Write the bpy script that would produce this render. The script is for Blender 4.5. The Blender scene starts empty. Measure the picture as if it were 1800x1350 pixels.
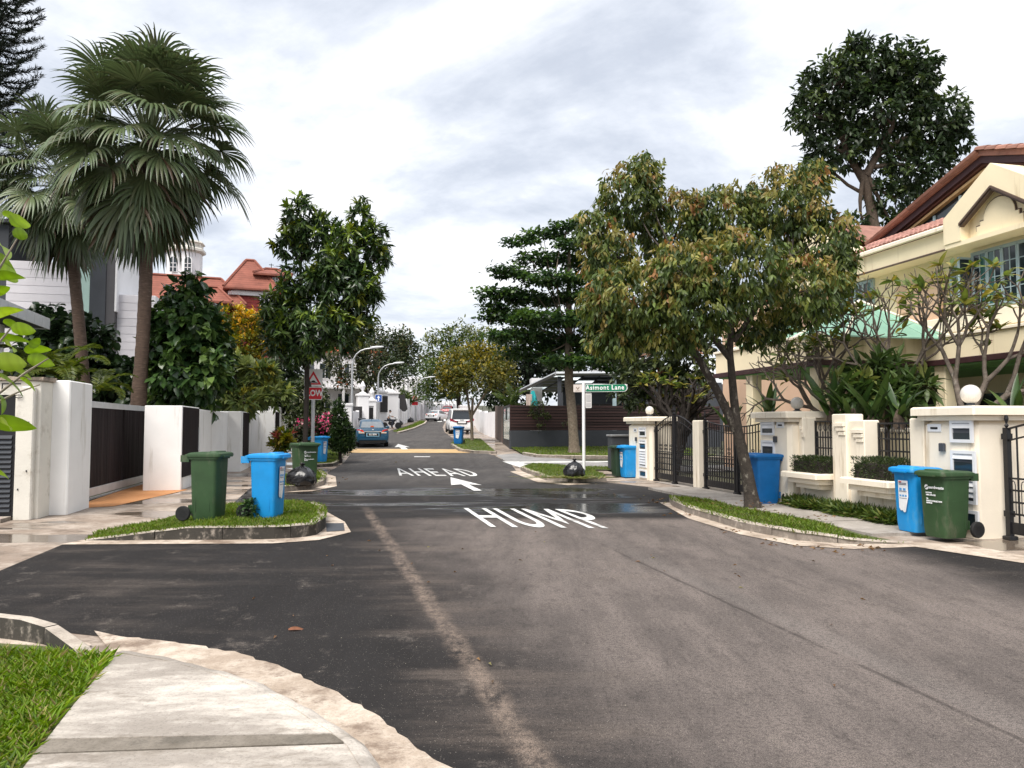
import bpy, bmesh, math, random
import numpy as np
from mathutils import Vector, Matrix

SC = bpy.context.scene
COL = SC.collection
R = math.radians
rng = np.random.default_rng(7)
random.seed(7)

# ---------------------------------------------------------------- camera
F_PX, CX, CY, EYE = 1350.0, 900.0, 675.0, 1.55
TILT = math.atan(73 / F_PX)
cam = bpy.data.cameras.new('camera')
cam.sensor_fit = 'HORIZONTAL'
cam.sensor_width = 36.0
cam.lens = 36.0 * F_PX / 1800.0
cam.clip_start = 0.05
cam.clip_end = 1500
cam_o = bpy.data.objects.new('camera', cam)
COL.objects.link(cam_o)
cam_o.location = (0, 0, EYE)
cam_o.rotation_euler = (math.pi / 2 + TILT, 0, 0)
SC.camera = cam_o

# ---------------------------------------------------------------- sky, sun, exposure
SUN_EL, SUN_AZ = R(56), R(-152)          # azimuth from +Y towards +X
world = bpy.data.worlds.new('World')
SC.world = world
world.use_nodes = True
wn, wl = world.node_tree.nodes, world.node_tree.links
wn.clear()
w_out = wn.new('ShaderNodeOutputWorld')
sky = wn.new('ShaderNodeTexSky')
sky.sky_type = 'NISHITA'
sky.sun_disc = False
sky.sun_elevation = SUN_EL
sky.sun_rotation = SUN_AZ
bg_sky = wn.new('ShaderNodeBackground')
bg_sky.inputs['Strength'].default_value = 0.06
wl.new(sky.outputs[0], bg_sky.inputs['Color'])
tc = wn.new('ShaderNodeTexCoord')
sep = wn.new('ShaderNodeSeparateXYZ')
wl.new(tc.outputs['Generated'], sep.inputs[0])
def wmath(op, a, b=None, clamp=False):
    n = wn.new('ShaderNodeMath'); n.operation = op; n.use_clamp = clamp
    for i, v in enumerate((a, b)):
        if v is None: continue
        if isinstance(v, (int, float)): n.inputs[i].default_value = v
        else: wl.new(v, n.inputs[i])
    return n.outputs[0]
zc = wmath('ADD', wmath('MAXIMUM', sep.outputs[2], 0.0), 0.22)
cx = wmath('DIVIDE', sep.outputs[0], zc)
cy = wmath('DIVIDE', sep.outputs[1], zc)
comb = wn.new('ShaderNodeCombineXYZ')
wl.new(cx, comb.inputs[0]); wl.new(cy, comb.inputs[1])
def wnoise(scale, det, off, rough=.55, dist=0.0):
    m = wn.new('ShaderNodeMapping'); m.inputs['Location'].default_value = off
    m.inputs['Rotation'].default_value = (0, 0, R(28)); m.inputs['Scale'].default_value = (1, 1.15, 1)
    wl.new(comb.outputs[0], m.inputs[0])
    n = wn.new('ShaderNodeTexNoise'); n.inputs['Scale'].default_value = scale
    n.inputs['Detail'].default_value = det; n.inputs['Roughness'].default_value = rough
    n.inputs['Distortion'].default_value = dist
    wl.new(m.outputs[0], n.inputs[0])
    return n.outputs[0]
n1 = wnoise(1.15, 8, (5.4, .9, 0), .58, .5)
n2 = wnoise(3.6, 7, (7.3, 2.2, 0), .6)
dens = wmath('ADD', wmath('MULTIPLY', n1, .72), wmath('MULTIPLY', n2, .28))
ramp = wn.new('ShaderNodeValToRGB')
ramp.color_ramp.interpolation = 'B_SPLINE'
el = ramp.color_ramp.elements
el[0].position = .39; el[0].color = (.47, .51, .59, 1)
el[1].position = .62; el[1].color = (.97, .955, .955, 1)
e = el.new(.485); e.color = (.70, .735, .80, 1)
e = el.new(.545); e.color = (.84, .85, .88, 1)
wl.new(dens, ramp.inputs[0])
bg_cl = wn.new('ShaderNodeBackground')
bg_cl.inputs['Strength'].default_value = 0.405
wl.new(ramp.outputs[0], bg_cl.inputs['Color'])
mixw = wn.new('ShaderNodeMixShader')
mixw.inputs[0].default_value = 0.93
wl.new(bg_sky.outputs[0], mixw.inputs[1]); wl.new(bg_cl.outputs[0], mixw.inputs[2])
wl.new(mixw.outputs[0], w_out.inputs[0])

sun = bpy.data.lights.new('sun', 'SUN')
sun.energy = 1.5
sun.angle = R(36)
sun.color = (1.0, .95, .88)
sun_o = bpy.data.objects.new('sun', sun)
COL.objects.link(sun_o)
sd = Vector((math.sin(SUN_AZ) * math.cos(SUN_EL), math.cos(SUN_AZ) * math.cos(SUN_EL), math.sin(SUN_EL)))
sun_o.rotation_euler = sd.to_track_quat('Z', 'Y').to_euler()

SC.view_settings.view_transform = 'Standard'
SC.view_settings.look = 'None'
SC.view_settings.gamma = 1.0
SC.view_settings.use_curve_mapping = False
SC.view_settings.exposure = 1.75
SC.render.engine = 'CYCLES'
SC.cycles.max_bounces = 6
SC.cycles.transparent_max_bounces = 8
SC.cycles.use_denoising = True

# ---------------------------------------------------------------- places: the slope of the street and sight lines
_c, _s = math.cos(TILT), math.sin(TILT)
def hz(y):
    """height of the ground: flat at first, then the street climbs"""
    if y < 25: return 0.0
    return 0.03 * (y - 25) ** 2 / 16 if y < 33 else .12 + .03 * (y - 33)
def ray(px, py):
    u, v = (px - CX) / F_PX, (CY - py) / F_PX
    return (u, _c - v * _s, v * _c + _s)
def P(px, py, Y):
    r = ray(px, py); t = Y / r[1]
    return Vector((r[0] * t, Y, EYE + r[2] * t))
def G(px, py, h=0.0):
    r = ray(px, py); lo, hi = 1.0, 1.0
    f = lambda Y: EYE + r[2] * Y / r[1] - hz(Y) - h
    while hi < 200 and f(hi) > 0: lo, hi = hi, hi * 1.05 + .05
    for _ in range(40):
        m = (lo + hi) / 2
        if f(m) > 0: lo = m
        else: hi = m
    Y = (lo + hi) / 2
    return Vector((r[0] * Y / r[1], Y, hz(Y) + h))
HEAD = R(12.3)
HD = Vector((-math.sin(HEAD), math.cos(HEAD), 0))
EN = Vector((math.cos(HEAD), math.sin(HEAD), 0))
class Frame:
    """a line along the street: n to the right of it, s along it"""
    def __init__(self, x, y): self.o = Vector((x, y, 0))
    def w(self, n, s, z=0.0): return self.o + EN * n + HD * s + Vector((0, 0, z))
    def sz(self, px, py, n=0.0):
        r = Vector(ray(px, py)); o = self.o + EN * n
        t = o.dot(EN) / Vector((r.x, r.y, 0)).dot(EN)
        p = r * t
        return (Vector((p.x, p.y, 0)) - o).dot(HD), EYE + p.z
FL = Frame(-8.615, 15.41)     # foot of the left gate
FR = Frame(3.92, 21.72)       # foot of the right wall
FH = Frame(10.3, 16.4)        # front of the cream house

# ---------------------------------------------------------------- materials
MATS = {}
def _nodes(name):
    m = bpy.data.materials.new(name); m.use_nodes = True
    nt = m.node_tree
    return m, nt.nodes, nt.links, nt.nodes['Principled BSDF']
def pmat(name, col, rough=.6, var=.12, scale=6.0, bump=0.0, bscale=80.0, metal=0.0, spec=.4, dirt=None, dirt_amt=0.0, dscale=2.0,
         coat=0.0, dstretch=(1, 1, 1), courses=0.0, stretch=(1, 1, 1), world_co=False, rand=0.0, detail=6):
    if name in MATS: return MATS[name]
    m, N, L, B = _nodes(name)
    if world_co:
        g = N.new('ShaderNodeNewGeometry'); co = g.outputs['Position']
    else:
        t = N.new('ShaderNodeTexCoord'); co = t.outputs['Object']
    mp = N.new('ShaderNodeMapping'); mp.inputs['Scale'].default_value = stretch
    L.new(co, mp.inputs[0]); co = mp.outputs[0]
    nz = N.new('ShaderNodeTexNoise'); nz.inputs['Scale'].default_value = scale; nz.inputs['Detail'].default_value = detail
    nz.inputs['Roughness'].default_value = .6
    L.new(co, nz.inputs[0])
    rp = N.new('ShaderNodeValToRGB')
    rp.color_ramp.elements[0].position = .3; rp.color_ramp.elements[1].position = .7
    rp.color_ramp.elements[0].color = tuple(c * (1 - var) for c in col) + (1,)
    rp.color_ramp.elements[1].color = tuple(min(1, c * (1 + var)) for c in col) + (1,)
    L.new(nz.outputs[0], rp.inputs[0])
    out = rp.outputs[0]
    if dirt:
        d = N.new('ShaderNodeTexNoise'); d.inputs['Scale'].default_value = dscale; d.inputs['Detail'].default_value = 8
        d.inputs['Roughness'].default_value = .65
        dm = N.new('ShaderNodeMapping'); dm.inputs['Scale'].default_value = dstretch; L.new(co, dm.inputs[0]); L.new(dm.outputs[0], d.inputs[0])
        dr = N.new('ShaderNodeValToRGB'); dr.color_ramp.elements[0].position = .62 - dirt_amt * .5; dr.color_ramp.elements[1].position = .74 - dirt_amt * .3
        L.new(d.outputs[0], dr.inputs[0])
        mx = N.new('ShaderNodeMixRGB'); mx.inputs[2].default_value = tuple(dirt) + (1,)
        L.new(dr.outputs[0], mx.inputs[0]); L.new(out, mx.inputs[1]); out = mx.outputs[0]
    if courses:                                                # rows of tiles seen from afar
        wv = N.new('ShaderNodeTexWave'); wv.bands_direction = 'Z'; wv.wave_profile = 'SAW'; wv.inputs['Scale'].default_value = courses; wv.inputs['Distortion'].default_value = .6; wv.inputs['Detail'].default_value = 1
        L.new(co, wv.inputs[0])
        wr = N.new('ShaderNodeValToRGB'); wr.color_ramp.elements[0].position = .0; wr.color_ramp.elements[0].color = (.55, .55, .55, 1); wr.color_ramp.elements[1].position = .35; wr.color_ramp.elements[1].color = (1, 1, 1, 1)
        L.new(wv.outputs[0], wr.inputs[0]); mw = N.new('ShaderNodeMixRGB'); mw.blend_type = 'MULTIPLY'; mw.inputs[0].default_value = .8
        L.new(out, mw.inputs[1]); L.new(wr.outputs[0], mw.inputs[2]); out = mw.outputs[0]
    if rand:
        oi = N.new('ShaderNodeObjectInfo')
        ma = N.new('ShaderNodeMath'); ma.operation = 'MULTIPLY_ADD'; ma.inputs[1].default_value = 2 * rand; ma.inputs[2].default_value = 1 - rand
        L.new(oi.outputs['Random'], ma.inputs[0])
        hs = N.new('ShaderNodeHueSaturation'); L.new(out, hs.inputs['Color']); L.new(ma.outputs[0], hs.inputs['Value']); out = hs.outputs[0]
    L.new(out, B.inputs['Base Color'])
    B.inputs['Roughness'].default_value = rough
    B.inputs['Metallic'].default_value = metal
    B.inputs['Specular IOR Level'].default_value = spec
    if coat: B.inputs['Coat Weight'].default_value = coat; B.inputs['Coat Roughness'].default_value = .05
    if bump:
        b2 = N.new('ShaderNodeTexNoise'); b2.inputs['Scale'].default_value = bscale; b2.inputs['Detail'].default_value = 5
        L.new(co, b2.inputs[0])
        bp = N.new('ShaderNodeBump'); bp.inputs['Strength'].default_value = bump; bp.inputs['Distance'].default_value = .02
        L.new(b2.outputs[0], bp.inputs['Height']); L.new(bp.outputs[0], B.inputs['Normal'])
    MATS[name] = m
    return m
def leafmat(name, rough=.42, trans=.25, spec=.35):
    """colour comes from each leaf's own 'tint'"""
    if name in MATS: return MATS[name]
    m, N, L, B = _nodes(name)
    a = N.new('ShaderNodeAttribute'); a.attribute_name = 'tint'
    L.new(a.outputs['Color'], B.inputs['Base Color'])
    B.inputs['Roughness'].default_value = rough
    B.inputs['Specular IOR Level'].default_value = spec
    tr = N.new('ShaderNodeBsdfTranslucent')
    hs = N.new('ShaderNodeHueSaturation'); hs.inputs['Saturation'].default_value = 1.15; hs.inputs['Value'].default_value = 1.5
    L.new(a.outputs['Color'], hs.inputs['Color']); L.new(hs.outputs[0], tr.inputs[0])
    mx = N.new('ShaderNodeMixShader'); mx.inputs[0].default_value = trans
    L.new(B.outputs[0], mx.inputs[1]); L.new(tr.outputs[0], mx.inputs[2])
    L.new(mx.outputs[0], N['Material Output'].inputs[0])
    MATS[name] = m
    return m
def glassmat(name, col=(.02, .03, .035), rough=.05, spec=.6):
    return pmat(name, col, rough=rough, var=.2, scale=1.2, spec=spec)
M = dict(
    white_wall=pmat('white_wall', (.86, .85, .83), .7, .05, 1.3, .12, 60, dirt=(.58, .55, .49), dirt_amt=.11, dscale=2.0, dstretch=(2, 2, .22)),
    old_wall=pmat('old_wall', (.70, .67, .60), .8, .08, 1.5, .25, 45, dirt=(.48, .44, .37), dirt_amt=.12, dscale=2.2),
    far_white=pmat('far_white', (.78, .77, .78), .7, .06, .6, dirt=(.60, .59, .58), dirt_amt=.05, dscale=.7),
    cream=pmat('cream_paint', (.86, .745, .52), .7, .05, 1.4, .1, 70, dirt=(.62, .50, .32), dirt_amt=.04, dscale=1.8, dstretch=(2, 2, .25)),
    pillar=pmat('pillar_paint', (.85, .765, .63), .72, .05, 1.6, .12, 70, dirt=(.58, .48, .35), dirt_amt=.10, dscale=2.4, dstretch=(2, 2, .25)),
    peach=pmat('peach_paint', (.70, .48, .34), .75, .06, 1.5, .1, 60),
    dark_wood=pmat('dark_wood', (.022, .016, .018), .55, .35, 5, .15, 60, stretch=(1, 1, .06), rand=.25),
    gate_wood=pmat('gate_wood', (.016, .011, .012), .75, .4, 9, .2, 90, spec=.15, stretch=(1, 1, .04), rand=.35),
    maroon=pmat('maroon_trim', (.045, .018, .020), .5, .2, 4),
    brown_fence=pmat('brown_fence', (.050, .026, .024), .6, .3, 6, .1, 60, stretch=(.08, .08, 1), rand=.3),
    plank=pmat('grey_brown_plank', (.13, .095, .08), .7, .25, 6, .1, 60, stretch=(1, 1, .08), rand=.2),
    dark_grey=pmat('dark_grey_paint', (.055, .060, .070), .75, .12, 1.2, .1, 50),
    metal=pmat('galvanised', (.48, .49, .50), .42, .12, 5, metal=.7),
    alu=pmat('aluminium', (.60, .61, .62), .4, .08, 3, metal=.35),
    iron=pmat('black_iron', (.012, .012, .014), .45, .3, 12),
    white_paint=pmat('white_gloss', (.80, .80, .80), .4, .03, 3),
    black=pmat('black_plastic', (.010, .010, .011), .5, .3, 10),
    rubber=pmat('rubber', (.014, .014, .015), .8, .3, 14),
    bag=pmat('bag_plastic', (.008, .008, .009), .25, .3, 6, .5, 14, spec=.6),
    bin_green=pmat('bin_green', (.030, .068, .026), .5, .16, 4, .05, 200, dirt=(.085, .10, .06), dirt_amt=.12, dscale=7, dstretch=(1, 1, .35)),
    bin_dkgreen=pmat('bin_dark_green', (.018, .04, .022), .5, .16, 4),
    bin_blue=pmat('bin_blue', (.008, .25, .60), .45, .10, 4, .05, 200, dirt=(.07, .30, .56), dirt_amt=.12, dscale=7, dstretch=(1, 1, .35)),
    bin_navy=pmat('bin_darker_blue', (.004, .115, .34), .48, .12, 4, dirt=(.03, .15, .33), dirt_amt=.02, dscale=5),
    sticker=pmat('sticker_white', (.75, .76, .78), .5, .06, 30),
    bark=pmat('bark', (.085, .062, .045), .9, .35, 14, .6, 40, dirt=(.20, .17, .13), dirt_amt=.06, dscale=9),
    bark_lichen=pmat('bark_lichen', (.052, .042, .034), .9, .4, 14, .8, 40, dirt=(.30, .27, .22), dirt_amt=.10, dscale=10, dstretch=(1, 1, .6)),
    bark_pale=pmat('bark_pale', (.17, .135, .10), .9, .35, 12, .6, 40, dirt=(.30, .27, .22), dirt_amt=.08, dscale=7),
    bark_dark=pmat('bark_dark', (.030, .024, .020), .9, .35, 12, .5, 40),
    frangi=pmat('frangipani_bark', (.125, .10, .08), .8, .45, 9, .6, 30, dirt=(.30, .27, .23), dirt_amt=.1, dscale=6),
    palm_bark=pmat('palm_bark', (.095, .062, .045), .9, .35, 6, .6, 30, stretch=(1, 1, 4), dirt=(.19, .15, .12), dirt_amt=.05, dscale=6),
    tile=pmat('roof_tile', (.31, .15, .11), .75, .25, 4, .15, 40, rand=.25, dirt=(.20, .08, .06), dirt_amt=.03, dscale=3),
    tile_pink=pmat('roof_tile_pink', (.42, .22, .18), .75, .2, 4, .15, 40, rand=.25),
    far_tile=pmat('far_roof_tile', (.25, .085, .058), .8, .25, 1.2, .2, 12, dirt=(.17, .05, .035), dirt_amt=.08, dscale=.8, courses=1.5),
    red_brick=pmat('red_plaster', (.24, .040, .036), .8, .2, 1.0, .1, 10),
    green_metal=pmat('green_metal', (.22, .40, .31), .5, .1, 2, rand=.08),
    green_ceiling=pmat('green_ceiling', (.20, .42, .16), .8, .08, 1),
    glass=glassmat('window_glass'),
    glass_teal=glassmat('curtained_glass', (.03, .11, .095), .08),
    frame_blue=pmat('window_frame_blue', (.36, .47, .50), .5, .06, 3),
    soil=pmat('soil', (.055, .040, .028), .95, .4, 8, .5, 40),
)
# ---------------------------------------------------------------- mesh helpers
class MB:
    """collects vertices and faces for ONE mesh object"""
    def __init__(self): self.v, self.f, self.mi, self.cur = [], [], [], 0
    def add(self, vs, fs, xf=None):
        o = len(self.v)
        if xf is not None: vs = [xf @ Vector(v) for v in vs]
        self.v += [tuple(v) for v in vs]
        self.f += [tuple(i + o for i in f) for f in fs]
        self.mi += [self.cur] * len(fs)
        return self
    def mat(self, i): self.cur = i; return self
    def box(self, x0, x1, y0, y1, z0, z1, xf=None):
        vs = [(x, y, z) for z in (z0, z1) for y in (y0, y1) for x in (x0, x1)]
        return self.add(vs, [(0, 2, 3, 1), (4, 5, 7, 6), (0, 1, 5, 4), (2, 6, 7, 3), (0, 4, 6, 2), (1, 3, 7, 5)], xf)
    def cbox(self, c, d, xf=None):
        return self.box(c[0] - d[0] / 2, c[0] + d[0] / 2, c[1] - d[1] / 2, c[1] + d[1] / 2, c[2] - d[2] / 2, c[2] + d[2] / 2, xf)
    def bbox(self, x0, x1, y0, y1, z0, z1, b=.01, xf=None):
        """box with chamfered vertical and top edges"""
        a = [(x0 + b, y0), (x1 - b, y0), (x1, y0 + b), (x1, y1 - b), (x1 - b, y1), (x0 + b, y1), (x0, y1 - b), (x0, y0 + b)]
        cx, cy = (x0 + x1) / 2, (y0 + y1) / 2
        sh = lambda p: (p[0] + (b if p[0] < cx else -b), p[1] + (b if p[1] < cy else -b))
        vs = [(p[0], p[1], z0) for p in a] + [(p[0], p[1], z1 - b) for p in a] + [sh(p) + (z1,) for p in a]
        fs = [tuple(range(7, -1, -1)), tuple(range(16, 24))]
        for k in (0, 8):
            for i in range(8): j = (i + 1) % 8; fs.append((k + i, k + j, k + 8 + j, k + 8 + i))
        return self.add(vs, fs, xf)
    def prism(self, poly, z0, z1, xf=None):
        n = len(poly)
        vs = [(p[0], p[1], z0) for p in poly] + [(p[0], p[1], z1) for p in poly]
        fs = [tuple(range(n - 1, -1, -1)), tuple(range(n, 2 * n))] + [(i, (i + 1) % n, n + (i + 1) % n, n + i) for i in range(n)]
        return self.add(vs, fs, xf)
    def loft(self, rings, cap=True, xf=None):
        n = len(rings[0]); vs = [p for r in rings for p in r]; fs = []
        for k in range(len(rings) - 1):
            for i in range(n):
                j = (i + 1) % n
                fs.append((k * n + i, k * n + j, (k + 1) * n + j, (k + 1) * n + i))
        if cap:
            fs.append(tuple(range(n - 1, -1, -1))); o = (len(rings) - 1) * n; fs.append(tuple(range(o, o + n)))
        return self.add(vs, fs, xf)
    def lathe(self, prof, n=16, xf=None):
        rings = [[(r * math.cos(2 * math.pi * i / n), r * math.sin(2 * math.pi * i / n), z) for i in range(n)] for r, z in prof]
        return self.loft(rings, True, xf)
    def tube(self, pts, rad, n=8, xf=None, cap=True):
        pts = [Vector(p) for p in pts]
        if isinstance(rad, (int, float)): rad = [rad] * len(pts)
        rings, up = [], None
        for i, p in enumerate(pts):
            d = (pts[min(i + 1, len(pts) - 1)] - pts[max(i - 1, 0)])
            if d.length < 1e-9: d = Vector((0, 0, 1))
            d.normalize()
            if up is None:
                up = Vector((0, 0, 1)) if abs(d.z) < .9 else Vector((1, 0, 0))
            a = d.cross(up)
            if a.length < 1e-6: a = d.cross(Vector((0, 1, 0)))
            a.normalize(); b = a.cross(d).normalized(); up = b
            rings.append([p + (a * math.cos(2 * math.pi * k / n) + b * math.sin(2 * math.pi * k / n)) * rad[i] for k in range(n)])
        return self.loft(rings, cap, xf)
    def ball(self, c, r, n=12, m=8, sq=(1, 1, 1), z0=-1.0):
        rings = []
        for k in range(m + 1):
            t = -math.pi / 2 + math.pi * k / m
            zz = max(math.sin(t), z0); rr = math.sqrt(max(0, 1 - zz * zz)) if zz > z0 or z0 > -1 else math.cos(t)
            rr = max(rr, 1e-4)
            rings.append([(c[0] + r * sq[0] * rr * math.cos(2 * math.pi * i / n), c[1] + r * sq[1] * rr * math.sin(2 * math.pi * i / n), c[2] + r * sq[2] * zz) for i in range(n)])
        return self.loft(rings, True)
    def mesh(self, name, mats, smooth=None):
        me = bpy.data.meshes.new(name)
        me.from_pydata(self.v, [], self.f)
        if not isinstance(mats, (list, tuple)): mats = [mats]
        for m in mats: me.materials.append(m)
        if len(mats) > 1: me.polygons.foreach_set('material_index', self.mi)
        if smooth is not None:
            me.polygons.foreach_set('use_smooth', [True] * len(me.polygons))
            if smooth < 180: me.set_sharp_from_angle(angle=R(smooth))
        me.validate(); me.update()
        return me
    def build(self, name, mats, parent=None, smooth=None, loc=None, rotz=0.0):
        return link(name, self.mesh(name, mats, smooth), parent, loc, rotz)
def link(name, me, parent=None, loc=None, rotz=0.0):
    o = bpy.data.objects.new(name, me); COL.objects.link(o)
    if parent is not None: o.parent = parent
    if loc is not None: o.location = loc
    if rotz: o.rotation_euler = (0, 0, rotz)
    return o
def rot3(o, e): o.rotation_euler = e; return o
def tag(o, label, cat, group=None, kind=None):
    o['label'] = label; o['category'] = cat
    if group: o['group'] = group
    if kind: o['kind'] = kind
    return o
def thing(name, label, cat, loc=(0, 0, 0), rotz=0.0, group=None):
    o = bpy.data.objects.new(name, None); COL.objects.link(o)
    o.empty_display_size = .2
    o.location = loc; o.rotation_euler = (0, 0, rotz)
    return tag(o, label, cat, group)
def struct(o): o['kind'] = 'structure'; return o
def stuff(o): o['kind'] = 'stuff'; return o
def dup(root, loc, rotz, label=None, group=None):
    r = root.copy(); COL.objects.link(r); r.location = loc; r.rotation_euler = (0, 0, rotz)
    if label: r['label'] = label
    if group: r['group'] = group
    for ch in list(root.children):
        c = ch.copy(); COL.objects.link(c); c.parent = r
        for g in list(ch.children):
            d = g.copy(); COL.objects.link(d); d.parent = c
    return r
def remat(root, a, b):
    """swap one paint for another on a copied thing"""
    for o in [root] + list(root.children_recursive):
        if o.type == 'MESH' and a.name in [m.name for m in o.data.materials if m]:
            o.data = o.data.copy()
            for i, m in enumerate(o.data.materials):
                if m == a: o.data.materials[i] = b
def smoothed(me): me.polygons.foreach_set('use_smooth', [True] * len(me.polygons)); return me
def text_mesh(txt, size, mat, depth=.004, bold=0.0, sx=1.0, align='CENTER', spacing=1.0):
    cu = bpy.data.curves.new('lettering', 'FONT')
    cu.body = txt; cu.size = size; cu.extrude = depth / 2; cu.bevel_depth = bold; cu.bevel_resolution = 0; cu.align_x = align; cu.align_y = 'CENTER'
    cu.space_character = spacing; cu.resolution_u = 3
    t = bpy.data.objects.new('lettering', cu); COL.objects.link(t)
    dg = bpy.context.evaluated_depsgraph_get(); dg.update()
    me = bpy.data.meshes.new_from_object(t.evaluated_get(dg))
    bpy.data.objects.remove(t); bpy.data.curves.remove(cu)
    me.materials.clear(); me.materials.append(mat)
    if sx != 1.0: me.transform(Matrix.Diagonal((sx, 1, 1, 1)))
    return me
UPRIGHT = Matrix.Rotation(math.pi / 2, 4, 'X')          # lettering stood up, facing -Y

# numpy meshes
def np_mesh(name, verts, faces, mats, cols=None, smooth=False):
    me = bpy.data.meshes.new(name)
    verts = np.asarray(verts, np.float32); faces = np.asarray(faces, np.int32)
    k = faces.shape[1]
    me.vertices.add(len(verts)); me.vertices.foreach_set('co', verts.ravel())
    me.loops.add(faces.size); me.loops.foreach_set('vertex_index', faces.ravel())
    me.polygons.add(len(faces))
    me.polygons.foreach_set('loop_start', np.arange(0, faces.size, k, dtype=np.int32))
    me.polygons.foreach_set('loop_total', np.full(len(faces), k, np.int32))
    if smooth: me.polygons.foreach_set('use_smooth', np.ones(len(faces), bool))
    if cols is not None:
        a = me.attributes.new('tint', 'FLOAT_COLOR', 'POINT')
        c4 = np.ones((len(verts), 4), np.float32); c4[:, :3] = cols
        a.data.foreach_set('color', c4.ravel())
    me.materials.append(mats)
    me.update(calc_edges=True)
    return me
def unit(a): return a / np.maximum(np.linalg.norm(a, axis=-1, keepdims=True), 1e-9)
def leaves(name, p, d, n, L, W, col, mat, shape='rhomb', fold=.18, droop=.12):
    """one mesh of many leaves: p base, d direction, n face normal, L length, W width"""
    N = len(p); d = unit(d); n = unit(n - d * np.sum(n * d, 1, keepdims=True)); s = np.cross(d, n)
    L = np.broadcast_to(np.asarray(L, float), (N,))[:, None]; W = np.broadcast_to(np.asarray(W, float), (N,))[:, None]
    if shape == 'rhomb':
        m = p + d * L * .45 + n * fold * W
        v = np.stack([p, m + s * W / 2, p + d * L - n * droop * L, m - s * W / 2], 1)
        b = np.arange(N)[:, None] * 4
        f = np.concatenate([b + np.array([0, 1, 2]), b + np.array([0, 2, 3])])
        k = 4
    else:
        up = n * fold * W; tip = p + d * L - n * droop * L
        m1 = p + d * L * .3 - n * droop * L * .08; m2 = p + d * L * .68 - n * droop * L * .42
        v = np.stack([p, m1 + s * W * .48 + up, m2 + s * W * .42 + up, tip, m2 - s * W * .42 + up, m1 - s * W * .48 + up, m1, m2], 1)
        b = np.arange(N)[:, None] * 8
        f = np.concatenate([b + np.array(t) for t in ((0, 1, 6), (1, 2, 7), (1, 7, 6), (2, 3, 7), (0, 6, 5), (5, 6, 7), (5, 7, 4), (4, 7, 3))])
        k = 8
    return np_mesh(name, v.reshape(-1, 3), f, mat, np.repeat(col, k, 0))
def in_lobe(c, r, n, shell=.5):
    d = unit(rng.normal(size=(n, 3)))
    q = (shell ** 3 + (1 - shell ** 3) * rng.random(n)) ** (1 / 3)
    return np.asarray(c) + d * q[:, None] * np.asarray(r), d, q
def pick(cols, n):
    c = np.array([x[0] for x in cols]); w = np.array([x[1] for x in cols], float); w /= w.sum()
    return c[rng.choice(len(c), n, p=w)]
# ---------------------------------------------------------------- ground, road, pavements
class NB:
    """small helper to write shader maths"""
    def __init__(self, name):
        self.m, self.N, self.L, self.B = _nodes(name)
        g = self.N.new('ShaderNodeNewGeometry'); self.pos = g.outputs['Position']; self.nor = g.outputs['Normal']
        s = self.N.new('ShaderNodeSeparateXYZ'); self.L.new(self.pos, s.inputs[0]); self.x, self.y, self.z = s.outputs
    def set(self, i, v):
        if isinstance(v, (int, float)): i.default_value = v
        elif isinstance(v, tuple): i.default_value = v if len(v) == 4 or i.type == 'VECTOR' else v + (1,)
        else: self.L.new(v, i)
    def math(self, op, *a, clamp=False):
        n = self.N.new('ShaderNodeMath'); n.operation = op; n.use_clamp = clamp
        for i, v in enumerate(a): self.set(n.inputs[i], v)
        return n.outputs[0]
    def mix(self, f, a, b):
        n = self.N.new('ShaderNodeMixRGB'); self.set(n.inputs[0], f); self.set(n.inputs[1], a); self.set(n.inputs[2], b); return n.outputs[0]
    def noise(self, scale, detail=5, stretch=(1, 1, 1), rough=.6, rotz=0.0, loc=(0, 0, 0), vec=None):
        mp = self.N.new('ShaderNodeMapping'); mp.inputs['Scale'].default_value = stretch; mp.inputs['Rotation'].default_value = (0, 0, rotz); mp.inputs['Location'].default_value = loc
        self.L.new(vec or self.pos, mp.inputs[0])
        n = self.N.new('ShaderNodeTexNoise'); n.inputs['Scale'].default_value = scale; n.inputs['Detail'].default_value = detail; n.inputs['Roughness'].default_value = rough
        self.L.new(mp.outputs[0], n.inputs[0]); return n.outputs[0]
    def vor(self, scale):
        n = self.N.new('ShaderNodeTexVoronoi'); n.inputs['Scale'].default_value = scale; self.L.new(self.pos, n.inputs['Vector']); return n
    def step(self, v, a, b):
        n = self.N.new('ShaderNodeMapRange'); n.interpolation_type = 'SMOOTHSTEP'; self.set(n.inputs[0], v); n.inputs[1].default_value = a; n.inputs[2].default_value = b; return n.outputs[0]
    def bump(self, h, strength, dist=.02):
        n = self.N.new('ShaderNodeBump'); self.set(n.inputs['Strength'], strength); n.inputs['Distance'].default_value = dist
        self.L.new(h, n.inputs['Height']); self.L.new(n.outputs[0], self.B.inputs['Normal'])
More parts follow.
